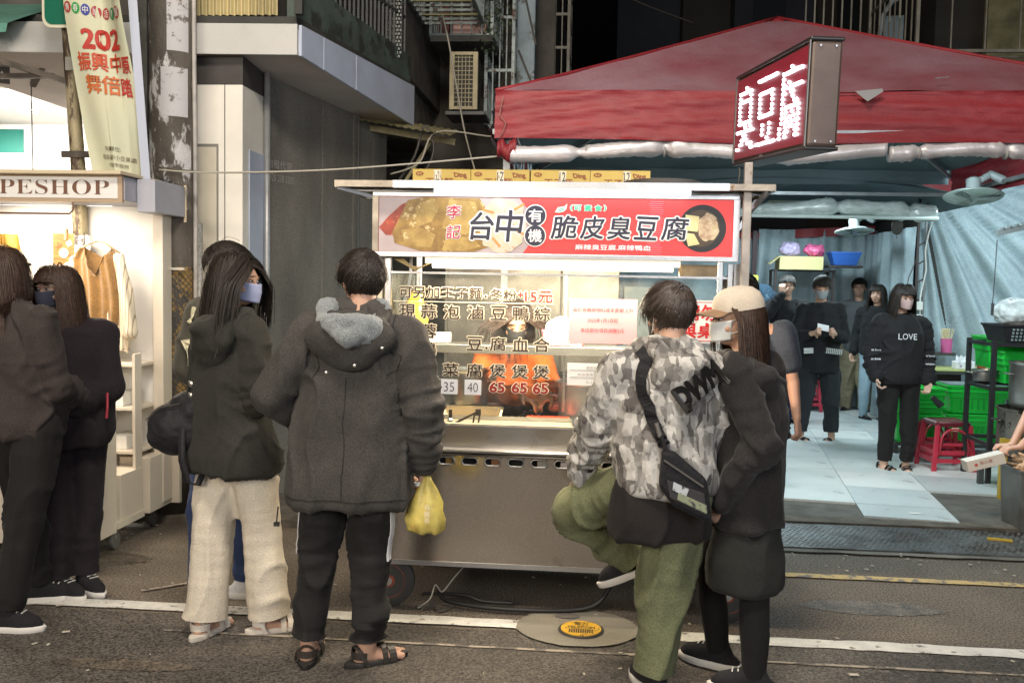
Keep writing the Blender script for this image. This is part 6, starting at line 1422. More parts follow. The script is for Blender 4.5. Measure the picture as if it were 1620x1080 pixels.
# ---- hair: strands that follow the skull, then fall
def hair(P, kind, m, n=2600, L=.06, seed=1, push=None, width=.0045, part=0, fringe=True, top_cut=9):
    n = int(n*1.7); width = width*.62
    HM = P['HM']; r_ = np.random.default_rng(seed); pts = []
    C0 = np.array([0,-.012,.028]); Rr = np.array([.0775,.098,.0905])
    dirs = r_.normal(size=(n*5,3)); dirs /= np.linalg.norm(dirs,axis=1)[:,None]
    x, y, z = dirs.T
    hairline = np.where(y > 0, .30+.30*np.clip(y-.3,0,1), -.74 - .2*np.clip(-y,0,1))   # height of the hairline round the head
    hairline = np.where((y > -.25) & (y <= .35), np.where(np.abs(x) > .5, -.10-.4*np.clip(.2-y,0,.45), hairline), hairline)
    if kind in ('long','ponytail'): hairline = np.where(y < .1, -.7, hairline)
    keep = (z > hairline) & (z < top_cut); dirs = dirs[keep][:n]; N = len(dirs)
    steps = {'short':7,'long':16,'ponytail':9,'bob':11}[kind]; Ls = L*(1+.25*r_.normal(size=N)); 
    if kind == 'short': Ls = Ls*np.where(dirs[:,2] > .5, 1.25, .62)
    p = C0 + dirs*Rr*.98; path = [p.copy()]
    whorl = np.array([.12,-.55,.83])
    layer = 1 + r_.uniform(.0,.10 if kind != 'long' else .12,size=N)
    vel = None
    for i in range(steps):
        q = (p-C0)/Rr; nr = q/np.linalg.norm(q,axis=1)[:,None]
        if kind == 'short':
            d = nr - whorl; d = d - nr*np.sum(d*nr,axis=1)[:,None]; d += np.array([0,.25,-.15]); d += nr*.0
        elif kind == 'ponytail':
            d = np.array([0,-.105,.005]) - p; d = d - nr*np.sum(d*nr,axis=1)[:,None]
        else:
            sidev = np.sign(p[:,0]-part*.1)[:,None]*np.array([1,0,0]); g = np.array([0,0,-1.0]); d = np.tile(g,(N,1))
            d = d - nr*np.sum(d*nr,axis=1)[:,None]*(np.linalg.norm(q,axis=1) < 1.25)[:,None]
            fr_ = (p[:,1] > .03) & (p[:,2] > .0); d = d + sidev*np.where(fr_, 0 if fringe else 1.3, .1)[:,None]
        d = d + (.07 if kind != 'short' else .16)*r_.normal(size=(N,3))
        d /= np.linalg.norm(d,axis=1)[:,None]+1e-9
        if vel is not None: d = vel*.45 + d*.55; d /= np.linalg.norm(d,axis=1)[:,None]+1e-9
        vel = d; p = p + d*(Ls/steps)[:,None]
        q = (p-C0)/Rr; l = np.linalg.norm(q,axis=1); tgt = layer+.04
        inside_ = l < tgt; p = np.where(inside_[:,None], C0 + q/l[:,None]*tgt[:,None]*Rr, p)
        if kind == 'long':                       # keep off the face and neck
            lowz = p[:,2] < -.05; ax = np.abs(p[:,0]); bad = lowz & (p[:,1] > -.02) & (ax < .062); p[bad,0] = np.sign(p[bad,0]+1e-6)*(.062+.02*r_.random(bad.sum()))
            nk = lowz & (p[:,1] <= -.02) & (ax < .055) & (p[:,1] > -.085); p[nk,1] = -.085-.02*r_.random(nk.sum())
            if push is not None: p = push(p)
        if fringe and kind in ('long','short','bob'):   # fringe stops above the eyes
            fz = (p[:,1] > .04) & (p[:,2] < .040) & (np.abs(p[:,0]) < .062); p[fz,2] = .040 + .012*r_.random(fz.sum())
        if kind != 'short':
            sf_ = (p[:,1] > .015) & (p[:,2] < .045) & (np.abs(p[:,0]) < .070) & (p[:,2] > -.10) & ~((p[:,1] > .04) & (p[:,2] >= .038)); p[sf_,0] = np.sign(p[sf_,0]+1e-6)*.072; p[sf_,1] = np.minimum(p[sf_,1], .035)
        path.append(p.copy())
    A = np.stack(path,1)                         # N, steps+1, 3
    M = np.array(HM); A = A @ M[:3,:3].T + M[:3,3]; c = np.array(HM @ Vector(C0))
    tan = np.gradient(A,axis=1); rad = A-c; sd = np.cross(tan,rad); sd /= np.linalg.norm(sd,axis=2)[:,:,None]+1e-9
    ws = width*np.linspace(1,.35,steps+1)[None,:,None]; out_ = rad/ (np.linalg.norm(rad,axis=2)[:,:,None]+1e-9)
    a = A - sd*ws; b = A + sd*ws; mid = A + out_*width*.5
    S1 = steps+1; Vv = np.stack([a,mid,b],2).reshape(-1,3); F = []
    for i in range(N):
        o_ = i*S1*3
        for j in range(steps):
            q = o_+j*3; F.append((q,q+1,q+4,q+3)); F.append((q+1,q+2,q+5,q+4))
    me = bpy.data.meshes.new('hair'); me.from_pydata(Vv.tolist(), [], F); me.polygons.foreach_set('use_smooth',[True]*len(F)); me.update()
    h_ = obj('hair', me, m, P['root']); h_['kind'] = 'stuff'
    # under-layer so no scalp shows
    cap_ = MB(); nu, nv = 30, 16
    def under(a_, b_):
        th = a_*2*math.pi; yy = math.sin(th); lo = .36 if yy > .45 else (-.05 if yy > -.1 else -.86)
        if -.1 < yy <= .45 : lo = -.1+ (yy+.1)*.7
        zz = lo + (1-lo)*b_; rr = math.sqrt(max(0,1-zz*zz)); return HM @ V3(C0[0]+rr*math.cos(th)*Rr[0]*.995, C0[1]+rr*yy*Rr[1]*.995, C0[2]+zz*Rr[2]*.995)
    cap_.grid(under, nu, nv); cap_.build('hair_base', m, P['root'], smooth=True)
    return h_
def mask(P, m, dy=0):
    HM = P['HM']
    def f(a, b):
        t = (a-.5)*2.5; w_ = math.sin(t); zz = -.078+.085*b; bul = 1-abs(b-.55)*.5
        return HM @ V3(.069*w_*(1-.25*(1-b)), .015+.098*math.cos(t)*(.86+.14*bul)+.012*math.cos(t*1.3)*bul, zz - .012*math.cos(t))
    mb = MB().grid(f, 26, 10); o = mb.build('face_mask', m, P['root'], smooth=True); s_ = o.modifiers.new('t','SOLIDIFY'); s_.thickness = .002; s_.offset = 1
    for sx in (-1,1): MB().tube([HM @ V3(sx*.064,.045,.0), HM @ V3(sx*.078,.0,.018), HM @ V3(sx*.081,-.022,.012), HM @ V3(sx*.079,-.026,-.012), HM @ V3(sx*.075,.0,-.04), HM @ V3(sx*.060,.05,-.055)], .0016, 5).build('ear_loop', m, P['root'], smooth=True)
# ---- shoes
def shoe(P, side, kind, up_m, sole_m, yaw, an=None, pitch=0, s=1.0, M0=None):
    an = an or P['J']['an'+side]; base = T(an) @ RZ(yaw) @ RX(pitch) @ T((0,.035,-.075)); sx = 1 if side == 'R' else -1
    def outline(z, g, inn=0): 
        pts = []
        for i in range(28):
            t = 2*math.pi*i/28; yy = math.cos(t); xx = math.sin(t); wd = .043 + .008*max(0,yy) - .004*(abs(yy+.25) < .3); L_ = .140
            pts.append(base @ V3((xx*wd*(1-abs(yy)**4*.25) + sx*.006*(yy-.1)*(1 if xx*sx < 0 else .2))*g*s, yy*L_*g*s, z*s))
        return pts
    if kind == 'sneaker':
        so = MB().loft([outline(.0,.94),outline(.006,1.0),outline(.026,1.02),outline(.030,.98)]).build('shoe', sole_m, P['root'], smooth=True, sharp=50)
        mb = MB(); mb.loft([outline(.024,.93),outline(.045,.93),outline(.060,.80)]); mb.cap(base @ V3(0,.085,.04), base @ V3(0,.0,.062), .034*s, .040*s); mb.cap(base @ V3(0,-.02,.07), base @ V3(0,-.055,.06), .040*s, .042*s); mb.cap(base @ V3(0,-.05,.05), base @ V3(0,-.045,.10), .040*s,.037*s); mb.cap(base@V3(0,-.01,.07), base@V3(0,-.03,.105), .036*s,.036*s)
        obj('upper', remesh(mb, .008, 3), up_m, so)
        for i in range(4):
            c = base @ V3(0,.045-i*.022,.088+i*.0045); r = (base.to_3x3() @ V3(1,0,0)); MB().bar(c - r*.022, c + r*.022, .005, .004).build('lace', sole_m if up_m is not sole_m else mat('lace_grey',(.5,.5,.5),.7), so)
    else:
        so = MB().loft([outline(.0,.96),outline(.006,1.0),outline(.024,1.0),outline(.026,.95)]).build('sandal', sole_m, P['root'], smooth=True, sharp=50)
        for yy, hh, w_ in ((.055,.052,.030),(.02,.066,.022),(-.055,.075,.018)) if kind == 'sandal' else ((.05,.056,.055),):
            pts = [base @ V3(sx_*.046*math.cos(a)*1.0, yy + (.0 if yy > 0 else -.02*math.sin(a)*2), .012+hh*math.sin(a)) for sx_, a in [(1, math.pi*i/10) for i in range(11)]]
            fw = base.to_3x3() @ V3(0,1,0); mb = MB(); rings = []
            for i, p in enumerate(pts):
                nr = (p - (base @ V3(0,yy,.02))).normalized(); rings.append([p - fw*w_/2, p + fw*w_/2, p + fw*w_/2 + nr*.004, p - fw*w_/2 + nr*.004])
            mb.loft(rings); mb.build('strap', up_m, so)
        if kind == 'sandal':
            pts = [base @ V3(.044*math.cos(a), -.062-.045*math.sin(a), .055) for a in [math.pi*i/10 for i in range(11)]]
            mb = MB(); upv = base.to_3x3() @ V3(0,0,1); mb.loft([[p - upv*.014, p + upv*.014, p + upv*.014 + (p-an)*.03, p - upv*.014 + (p-an)*.03] for p in pts]); mb.build('heel_strap', up_m, so)
    return so
def Lr(rot):
    c, s = math.cos(R(rot)), math.sin(R(rot))
    return lambda x, y, z: (x*c + y*s, -x*s + y*c, z)
def hood(P, c, w_, d_, h_, m, lining=None, seed=4, voxel=.011, tw=0):
    """hood lying on the back: a soft rim round the neck and a drooping bag behind"""
    mb = MB(); c = Vector(c); rim = []
    for i in range(13):
        a = math.pi*2*i/12; rim.append(c + V3(w_*.62*math.cos(a), d_*1.3*math.sin(a)+d_*.75, h_*.62 - .03*math.sin(a)*0 + .05*math.cos(a)*tw + (.02 if math.sin(a) > 0 else -.035)))
    for i in range(12): mb.cap(rim[i], rim[i+1], .036, .036, 10)
    mb.ell(c + V3(0,d_*.1,.0), (w_, d_*.9, h_*.80)); mb.ell(c + V3(0,d_*.2,-h_*.35), (w_*.72, d_*.8, h_*.7))
    o = obj('hood', remesh(mb, voxel, 5, both(fold(.009, 14,14,10, seed, ridge=.8), fold(.004, 40,40,30, seed+1))), m, P['root'])
    if lining:
        mb = MB(); 
        for i in range(12): mb.cap(rim[i] + V3(0,-.004,.010), rim[i+1] + V3(0,-.004,.010), .036, .036, 10)
        mb.ell(c + V3(w_*.05,d_*-.25,h_*.22), (w_*.74, d_*.72, h_*.55)); mb.cap(c+V3(-w_*.4,-d_*.55,h_*.40), c+V3(w_*.05,-d_*.9,-h_*.02), .035,.03); mb.cap(c+V3(w_*.45,-d_*.5,h_*.40), c+V3(w_*.15,-d_*.9,-h_*.02), .035,.03)
        obj('hood_lining', remesh(mb, .009, 3, both(fold(.011, 20,20,16, seed+2, ridge=.9), fold(.004, 90,90,90, seed+3))), lining, P['root'])
    return o
def glasses(P, m):
    HM = P['HM']
    for sx in (-1,1):
        MB().tube([HM @ V3(sx*(.034+.024*math.cos(a)), .101, .006+.017*math.sin(a)) for a in [2*math.pi*i/14 for i in range(15)]], .0016, 5).build('glasses_rim', m, P['root'], smooth=True)
        MB().tube([HM @ V3(sx*.058,.100,.010), HM @ V3(sx*.076,.04,.012), HM @ V3(sx*.080,-.02,.008)], .0018, 5).build('glasses_arm', m, P['root'], smooth=True)
white_sole = mat('sole_white', (.62,.60,.56), .5, grain=.1); blk_sole = mat('sole_black', (.02,.018,.017), .6); blk_up = fabric('shoe_black', (.018,.018,.02)); wht_up = fabric('shoe_white', (.62,.62,.62), grain=.1)
# ---------------------------------------------------------------- the man in the long charcoal coat (centre)
P = human('man in a long charcoal coat with a fleece hood holding a yellow plastic bag', -.05, -.62, 0, 1.68, head_yaw=32, curl={'L':.6,'R':1.3}, feet=(6,-52), bare=True, palm={'R':(-1,.2,0)},
    joints=dict(pel=(.03,0,.92), chest=(.06,.0,1.21), neck=(.068,-.02,1.405), head=(.066,.03,1.555), shL=(-.125,-.01,1.335), shR=(.262,-.01,1.335), elL=(-.285,-.05,1.09), wrL=(-.20,.16,.96),
                elR=(.335,-.05,1.06), wrR=(.322,.045,.815), hipL=(-.065,0,.87), hipR=(.125,0,.87), knL=(-.105,.02,.46), knR=(.115,.02,.46), anL=(-.13,-.02,.075), anR=(.12,-.02,.075)))
coat = fabric('coat_charcoal', (.056,.052,.048), grain=.34, var=.25)
C_coat = top(P, 'coat', coat, [(.022,0,.655,.262,.150),(.022,0,.70,.268,.158),(.03,0,.90,.258,.155),(.045,.0,1.08,.228,.145),(.062,0,1.24,.214,.135),(.068,-.005,1.345,.190,.110),(.068,-.01,1.40,.120,.090),(.068,-.01,1.43,.078,.072)],
    sleeve=(.090,.080,.066), amp=.008, seed=2, wr_t=.94, wr=(.9,1.0), fz=5, drape=.7)
seam_m = mat('seam_dark', (.012,.011,.010), .8)
seams(P, C_coat, seam_m)
ribbon(P, C_coat, 'hem_stitch', seam_m, [(-.24,-.09,.695),(-.12,-.16,.695),(.02,-.18,.695),(.16,-.16,.695),(.28,-.09,.695)], .004, off=.0006, th=.0015)
ribbon(P, C_coat, 'back_seam', seam_m, [(.05,-.2,1.18),(.04,-.2,.9),(.03,-.2,.70)], .004, off=.0004, th=.0015)
hood(P, (.060,-.130,1.335), .175, .085, .125, coat, fabric('fleece_grey', (.20,.225,.235), grain=.5, bs=220, bump=1.0, sheen=.6), seed=6)
MB().cap((-.02,-.01,1.435),(.15,-.01,1.43),.052,.052).build('collar', coat, P['root'], smooth=True)
for p in ((-.005,-.225,1.205),(.105,-.23,1.235),(.20,-.19,1.30)): MB().lathe([(.006,0),(.0085,.002),(.004,.004)], 12, M=T(p)@RX(90)).build('snap_button', mat('snap_metal', (.5,.48,.45), .3, metal=.9), P['root'], smooth=True)
MB().tube([(-.225,-.12,.66),(-.228,-.13,.60)], .003, 5).build('drawcord', black, P['root']); MB().box(-.238,-.218,-.137,-.122,.585,.60).build('cord_lock', black, P['root'])
tr = legs(P, 'trousers', fabric('track_black', (.016,.015,.015), rough=.75), rad=(.100,.085,.074,.064), cut=.93, seed=5, amp=.009, ankle_fold=1.3, knee_fold=.3)
wstripe = mat('stripe_white', (.66,.66,.68), .6)
for k in range(3):
    ribbon(P, tr, 'stripe', wstripe, [(.27,-.035+k*.021,.80),(.25,-.040+k*.021,.62),(.24,-.045+k*.021,.44)], .0105, off=.002)
    ribbon(P, tr, 'stripe', wstripe, [(-.23,-.045+k*.021,.78),(-.22,-.045+k*.021,.60),(-.21,-.045+k*.021,.44)], .0105, off=.002)
sand = mat('sandal_leather', (.035,.028,.024), .5, var=.3)
shoe(P,'L','sandal', sand, blk_sole, 6); shoe(P,'R','sandal', sand, blk_sole, -52)
hair(P, 'short', hair_k, n=2600, L=.075, seed=3); glasses(P, mat('gold_wire', (.6,.42,.2), .3, metal=1))
# the yellow carrier bag with a bottle of tea
bag = thing('plastic_bag', 'thin yellow carrier bag with a drink bottle hanging from the man in charcoal', 'plastic bag', (.285, -.575, .535))
film_y = mat('film_yellow', (.72,.60,.16), .28, var=.35, vs=14, bump=.9, bs=16, alpha=.72)
rings = []
for z, rx, ry, cx in ((0,.05,.03,.005),(.012,.075,.045,.0),(.06,.082,.05,-.005),(.12,.070,.045,-.002),(.17,.045,.032,.002),(.21,.022,.018,.003),(.235,.012,.012,.002)):
    rings.append([V3(cx+rx*(1+.10*math.sin(j*2.1+z*40))*math.cos(2*math.pi*j/26), ry*(1+.22*math.sin(j*1.7+z*25))*math.sin(2*math.pi*j/26), z+.006*math.sin(j*1.3)) for j in range(26)])
MB().loft(rings).build('bag_film', film_y, bag, smooth=True)
MB().tube([(.002,0,.23),(-.004,0,.255),(.0,0,.262)], .008, 6).build('bag_handle', film_y, bag)
MB().lathe([(.028,.01),(.031,.02),(.031,.13),(.012,.165),(.012,.185)], 20, M=T((-.005,.0,.01))@RY(-9)).build('bottle', mat('tea_bottle', (.30,.12,.02), .15, spec=.8), bag, smooth=True, sharp=50)
MB().lathe([(.0145,.183),(.0145,.20)], 16, M=T((-.005,0,.01))@RY(-9)).build('bottle_cap', mat('cap_white', (.75,.75,.72), .4), bag)
lettering('烏龍茶', mat('tea_text', (.75,.68,.5), .6), bag, .002,.026,.05,.13,-.052, vertical=True)
MB().lathe([(.03,.0),(.034,.03),(.03,.05)], 18, M=T((-.042,-.005,.02))@RY(20)).build('food_box', mat('food_amber', (.75,.50,.12), .4), bag, smooth=True)
# ---------------------------------------------------------------- woman in the black hooded jacket and cream trousers
f = Lr(-38)
P = human('woman in a black hooded jacket and wide cream trousers with a shoulder bag', -.575, -.39, -38, 1.66, female=True, head_yaw=-58, head_pitch=-6, curl=.7, feet=(22,-22), bare=True,
    joints=dict(pel=f(-.01,0,.92), chest=f(-.05,0,1.21), neck=f(-.045,-.01,1.39), head=f(-.015,.02,1.545), shL=f(-.175,.10,1.33), shR=f(.095,-.10,1.33), elL=f(-.20,.16,1.08), wrL=f(.02,.24,1.08), elR=f(.135,-.10,1.05), wrR=f(.16,.14,1.10),
                hipL=f(-.075,.03,.86), hipR=f(.055,-.03,.86), knL=f(-.11,.0,.46), knR=f(.10,.02,.46), anL=f(-.13,-.04,.075), anR=f(.13,.03,.075)))
jk_b = fabric('jacket_black_olive', (.030,.029,.025), grain=.28)
cc = f(-.045,0,0)
C_ = top(P, 'jacket', jk_b, [(f(-.01,0,0)[0],f(-.01,0,0)[1],.725,.215,.185),(f(-.015,0,0)[0],f(-.015,0,0)[1],.80,.222,.188),(cc[0],cc[1],.98,.198,.155),(cc[0],cc[1],1.15,.19,.145),(cc[0],cc[1],1.28,.182,.125),(cc[0],cc[1],1.36,.12,.09),(cc[0],cc[1],1.40,.065,.06)], sleeve=(.078,.070,.058), amp=.007, seed=7, wr=(.8,1.0))
seams(P, C_, seam_m); hc_ = f(-.075,-.115,1.30); hood(P, hc_, .15, .075, .12, jk_b, seed=9)
tr = legs(P, 'trousers', fabric('cream_corduroy', (.60,.54,.44), grain=.15, var=.1, bs=140, bump=.5), rad=(.096,.092,.090,.094), cut=.985, seed=11, amp=.007, ankle_fold=.15, knee_fold=.15)
pale = mat('slide_pale', (.60,.55,.48), .5); shoe(P,'L','sandal', pale, pale, 22); shoe(P,'R','sandal', pale, pale, -22)
def push4(p): q = p.copy(); return q
hair(P, 'long', hair_k, n=2600, L=.30, seed=8, fringe=False); mask(P, mat('mask_blue', (.30,.34,.52), .8))
sb_ = thing('shoulder_bag', 'black nylon shoulder bag hanging behind the woman in cream trousers', 'bag', (-.83, -.42, .80))
obj('body', remesh(MB().ell((0,0,.10), (.135,.085,.12)).ell((.05,0,.16), (.10,.07,.11)).ell((-.07,.0,.06), (.07,.07,.05)), .010, 5, both(fold(.008,16,16,16,3), fold(.004,40,40,40,5))), fabric('nylon_black', (.013,.013,.015), rough=.55, bump=.5, bs=40), sb_)
nyl = fabric('nylon_black', (.022,.022,.026))
MB().tube([(.06,-.02,.24),(.10,-.02,.42),(.16,.0,.55)], .012, 8).build('strap', nyl, sb_, smooth=True); MB().loft([[Vector(c)+V3(-.014,0,0),Vector(c)+V3(.014,0,0),Vector(c)+V3(.014,.005,0),Vector(c)+V3(-.014,.005,0)] for c in ((.05,-.08,.12),(.055,-.09,-.02),(.08,-.09,-.11),(.12,-.08,-.125),(.15,-.07,-.05),(.14,-.05,.1))]).build('hanging_strap', nyl, sb_, smooth=True)
MB().tube([(-.13,-.03,.14),(-.05,-.065,.20),(.04,-.07,.22)], .003, 5).build('zip', mat('zip_metal', (.35,.33,.3), .3, metal=.9), sb_)
for z in (.25,.30): MB().lathe([(.012,0),(.016,.003),(.012,.006)], 12, M=T((.075,-.035,z))@RX(90)).build('ring', mat('zip_metal', (.35,.33,.3), .3, metal=.9), sb_, smooth=True)
# ---------------------------------------------------------------- man behind her
f = Lr(-30)
P = human('man in jeans and white trainers standing behind the woman in cream trousers', -.80, .03, -30, 1.74, head_yaw=-15, feet=(15,-30), curl=.7, joints=dict(head=f(.0,.03,1.60), neck=f(-.02,.0,1.44), wrL=f(-.10,.25,.98), wrR=f(.15,.22,.98), anL=f(-.085,-.10,.075), anR=f(.085,.03,.075), knL=f(-.09,-.03,.48), knR=f(.09,.04,.48)))
top(P, 'jacket', fabric('jacket_olive', (.075,.072,.058)), [(0,0,.74,.20,.15),(0,0,.95,.205,.15),(0,0,1.2,.20,.14),(0,0,1.36,.18,.11),(0,0,1.42,.08,.07)], sleeve=(.078,.068,.055), seed=12)
MB().lathe([(.07,1.40),(.078,1.44),(.074,1.475),(.06,1.47)], 20).build('collar', fabric('collar_olive', (.055,.055,.045)), P['root'], smooth=True)
ribbon(P, P['root'].children[-2] if False else [c for c in P['root'].children if c.name.startswith('jacket')][0], 'bag_strap', mat('strap_cream', (.55,.52,.36), .7), [(-.13,-.10,1.42),(-.16,-.16,1.25),(-.17,-.17,1.0),(-.16,-.16,.85)], .03)
legs(P, 'jeans', fabric('denim_blue', (.035,.055,.13), var=.3), rad=(.098,.078,.066,.058), cut=.95, seed=14)
shoe(P,'L','sneaker', wht_up, white_sole, 15); shoe(P,'R','sneaker', wht_up, white_sole, -50); hair(P, 'short', hair_k, n=2200, L=.07, seed=13)
# ---------------------------------------------------------------- woman with long hair at the far left
f = Lr(-42)
P = human('woman with long brown hair and a dark jacket seen from behind at the left edge', -1.56, -.33, -42, 1.68, female=True, head_yaw=30, feet=(-25,-42), face=False, curl=.7,
    joints=dict(pel=f(-.02,0,.93), chest=f(-.02,.0,1.21), neck=f(-.085,.0,1.39), head=f(-.145,.03,1.555), shL=f(-.17,.12,1.34), shR=f(.115,-.10,1.34), elL=f(-.24,.14,1.08), wrL=f(-.1,.28,1.0), elR=f(.16,-.05,1.06), wrR=f(.10,.18,1.0),
                hipL=f(-.10,.05,.88), hipR=f(.06,-.05,.88), knL=f(-.10,.12,.47), knR=f(.035,-.10,.47), anL=f(-.085,.20,.075), anR=f(-.015,-.17,.075)))
jb = fabric('jacket_brown_black', (.042,.034,.032), grain=.3)
c0 = f(-.03,0,0)
top(P, 'jacket', jb, [(c0[0],c0[1],.84,.185,.15),(c0[0],c0[1],.92,.205,.165),(c0[0],c0[1],1.10,.205,.155),(c0[0],c0[1],1.26,.195,.14),(c0[0],c0[1],1.36,.15,.10),(f(-.06,0,0)[0],f(-.06,0,0)[1],1.42,.07,.065)], sleeve=(.082,.072,.056), amp=.008, seed=17, wr=(.8,1.0))
legs(P, 'trousers', fabric('trouser_black', (.013,.012,.012)), rad=(.105,.082,.068,.058), cut=.93, seed=18, amp=.007)
shoe(P,'L','sneaker', blk_up, white_sole, -28); shoe(P,'R','sneaker', blk_up, white_sole, -42)
def push1(p):
    q = p.copy(); low_ = q[:,2] < -.10; q[low_ & (q[:,1] > -.06) ,1] -= .012
    far = low_ & (q[:,2] < -.16) & (q[:,1] > -.15); q[far,1] = -.15; return q
hair(P, 'long', hair_b, n=4200, L=.40, seed=19, push=push1, width=.005)
# ---------------------------------------------------------------- masked woman facing the camera
f = Lr(212)
P = human('woman with long hair and a navy face mask facing the camera at the clothes stall', -1.575, .0, 212, 1.60, skin=skin_w, female=True, head_yaw=-46, head_pitch=-3, feet=(26,40), curl=.7,
    joints=dict(pel=f(.02,0,.88), chest=f(.0,0,1.14), neck=f(-.02,.0,1.33), head=f(-.045,-.02,1.485), shR=f(-.14,-.08,1.275), shL=f(.125,.07,1.275), elL=f(.195,.02,1.01), wrL=f(.11,-.16,.95), elR=f(-.19,-.12,1.02), wrR=f(-.08,-.24,1.0),
                hipL=f(.08,.04,.83), hipR=f(-.07,-.03,.83), knL=f(.07,.04,.45), knR=f(-.04,-.05,.45), anL=f(.06,.03,.075), anR=f(-.02,-.06,.075)))
ck = fabric('coat_black_plum', (.020,.015,.018), grain=.28)
c0 = f(.03,0,0)
top(P, 'coat', ck, [(c0[0],c0[1],.74,.165,.14),(c0[0],c0[1],.80,.195,.16),(c0[0],c0[1],1.0,.19,.15),(c0[0],c0[1],1.18,.18,.13),(c0[0],c0[1],1.29,.13,.10),(f(-.03,0,0)[0],f(-.03,0,0)[1],1.34,.065,.06)], sleeve=(.078,.072,.056), amp=.007, seed=21, wr=(.8,1.1))
legs(P, 'trousers', ck, rad=(.10,.080,.068,.058), cut=.95, seed=22)
shoe(P,'L','sneaker', blk_up, white_sole, 26); shoe(P,'R','sneaker', blk_up, white_sole, 40)
hair(P, 'long', hair_b, n=3400, L=.30, seed=23); mask(P, mat('mask_navy', (.035,.038,.065), .8, var=.2))
MB().tube([f(.23,-.06,1.0), f(.235,-.07,.93), f(.23,-.07,.88)], .006, 6).build('red_tassel', mat('tassel_red', (.35,.03,.05), .6), P['root'])
# ---------------------------------------------------------------- man in the grey shard patterned jacket
f = Lr(24)
P = human('man in a pale grey patterned jacket and green trousers resting one foot on the cart', 1.21, -.745, 24, 1.62, head_yaw=6, head_pitch=-4, curl={'L':.35,'R':.7}, feet=(60,5), footpitch=(-25,0), face=False,
    joints=dict(pel=f(-.01,.0,.87), chest=f(.01,-.02,1.13), neck=f(.02,-.01,1.315), head=f(.02,.025,1.452), shL=f(-.165,-.045,1.235), shR=f(.175,.03,1.235), elL=f(-.255,.03,.98), wrL=f(-.300,.17,.80), elR=f(.225,.10,.98), wrR=f(.10,.28,.92),
                hipL=f(-.085,.0,.82), hipR=f(.075,.0,.82), knL=f(-.325,.20,.635), knR=f(.03,.0,.44), anL=f(-.085,.33,.42), anR=f(.0,.0,.075)))
shard = fabric('shard_print', (.4,.39,.36), grain=.12, bump=.3)
nt, b = nodes(shard); N = nt.nodes.new; Lk = nt.links.new; tc = N('ShaderNodeTexCoord')
nz = N('ShaderNodeTexNoise'); nz.inputs['Scale'].default_value = 6; Lk(tc.outputs['Object'], nz.inputs['Vector'])
va = N('ShaderNodeVectorMath'); va.operation = 'MULTIPLY_ADD'; va.inputs[1].default_value = (.03,.03,.03); Lk(nz.outputs['Color'], va.inputs[0]); Lk(tc.outputs['Object'], va.inputs[2])
mp = N('ShaderNodeMapping'); mp.inputs['Rotation'].default_value = (.5,.6,.7); mp.inputs['Scale'].default_value = (1.7,1,.75); Lk(va.outputs[0], mp.inputs[0])
v1 = N('ShaderNodeTexVoronoi'); v1.inputs['Scale'].default_value = 27; v1.distance = 'MANHATTAN'; Lk(mp.outputs[0], v1.inputs['Vector'])
v2 = N('ShaderNodeTexVoronoi'); v2.inputs['Scale'].default_value = 15; v2.distance = 'CHEBYCHEV'; Lk(va.outputs[0], v2.inputs['Vector'])
sx_ = N('ShaderNodeSeparateColor'); Lk(v1.outputs['Color'], sx_.inputs[0]); s2_ = N('ShaderNodeSeparateColor'); Lk(v2.outputs['Color'], s2_.inputs[0])
ad = N('ShaderNodeMath'); ad.operation = 'MULTIPLY_ADD'; ad.inputs[1].default_value = .45; Lk(s2_.outputs[1], ad.inputs[0])
m3 = N('ShaderNodeMath'); m3.operation = 'MULTIPLY_ADD'; m3.inputs[1].default_value = .55; Lk(sx_.outputs[0], m3.inputs[0]); Lk(m3.outputs[0], ad.inputs[2]); m3.inputs[2].default_value = 0
rp = N('ShaderNodeValToRGB'); rp.color_ramp.elements[0].color = (.09,.08,.075,1); rp.color_ramp.elements[0].position = .12; rp.color_ramp.elements[1].color = (.56,.54,.50,1); rp.color_ramp.elements[1].position = .82
e_ = rp.color_ramp.elements.new(.42); e_.color = (.21,.20,.185,1); e_ = rp.color_ramp.elements.new(.6); e_.color = (.38,.365,.34,1)
Lk(ad.outputs[0], rp.inputs[0]); Lk(rp.outputs[0], b.inputs['Base Color'])
C_jk = top(P, 'jacket', shard, [(f(.02,0,0)[0],f(.02,0,0)[1],.785,.20,.15),(f(.02,0,0)[0],f(.02,0,0)[1],.83,.212,.162),(.012,0,.98,.21,.155),(.015,0,1.12,.205,.145),(.018,0,1.22,.185,.12),(.02,0,1.295,.125,.09),(.02,-.005,1.355,.074,.068)], sleeve=(.086,.078,.060), amp=.009, seed=25, wr=(1.0,1.4), fz=9, wr_t=.93)
seams(P, C_jk, mat('seam_grey', (.10,.095,.09), .8))
top(P, 'shirt', fabric('shirt_black', (.020,.017,.016)), [(f(.0,0,0)[0],f(.0,0,0)[1],.615,.205,.15),(.0,0,.68,.208,.155),(.0,0,.80,.19,.14),(.01,0,.90,.17,.12)], arms='', amp=.006, seed=26)
mb = MB(); el_, wr_ = P['J']['elL'], P['J']['wrL']; mb.cap(el_.lerp(wr_,.80), el_.lerp(wr_,1.02), .05, .046); obj('cuff', remesh(mb,.009,2), fabric('shirt_black', (.02,.017,.016)), P['root'])
hood(P, f(.072,-.110,1.235), .145, .072, .115, shard, seed=29)
text_on([c for c in P['root'].children if c.name.startswith('hood')][0], P, 'DWM', mat('print_black', (.015,.014,.013), .6), f(.122,-.17,1.20), f(.80,.15,.62), f(-.55,-.05,.80), .19, .085, bold=.07, off=.006)
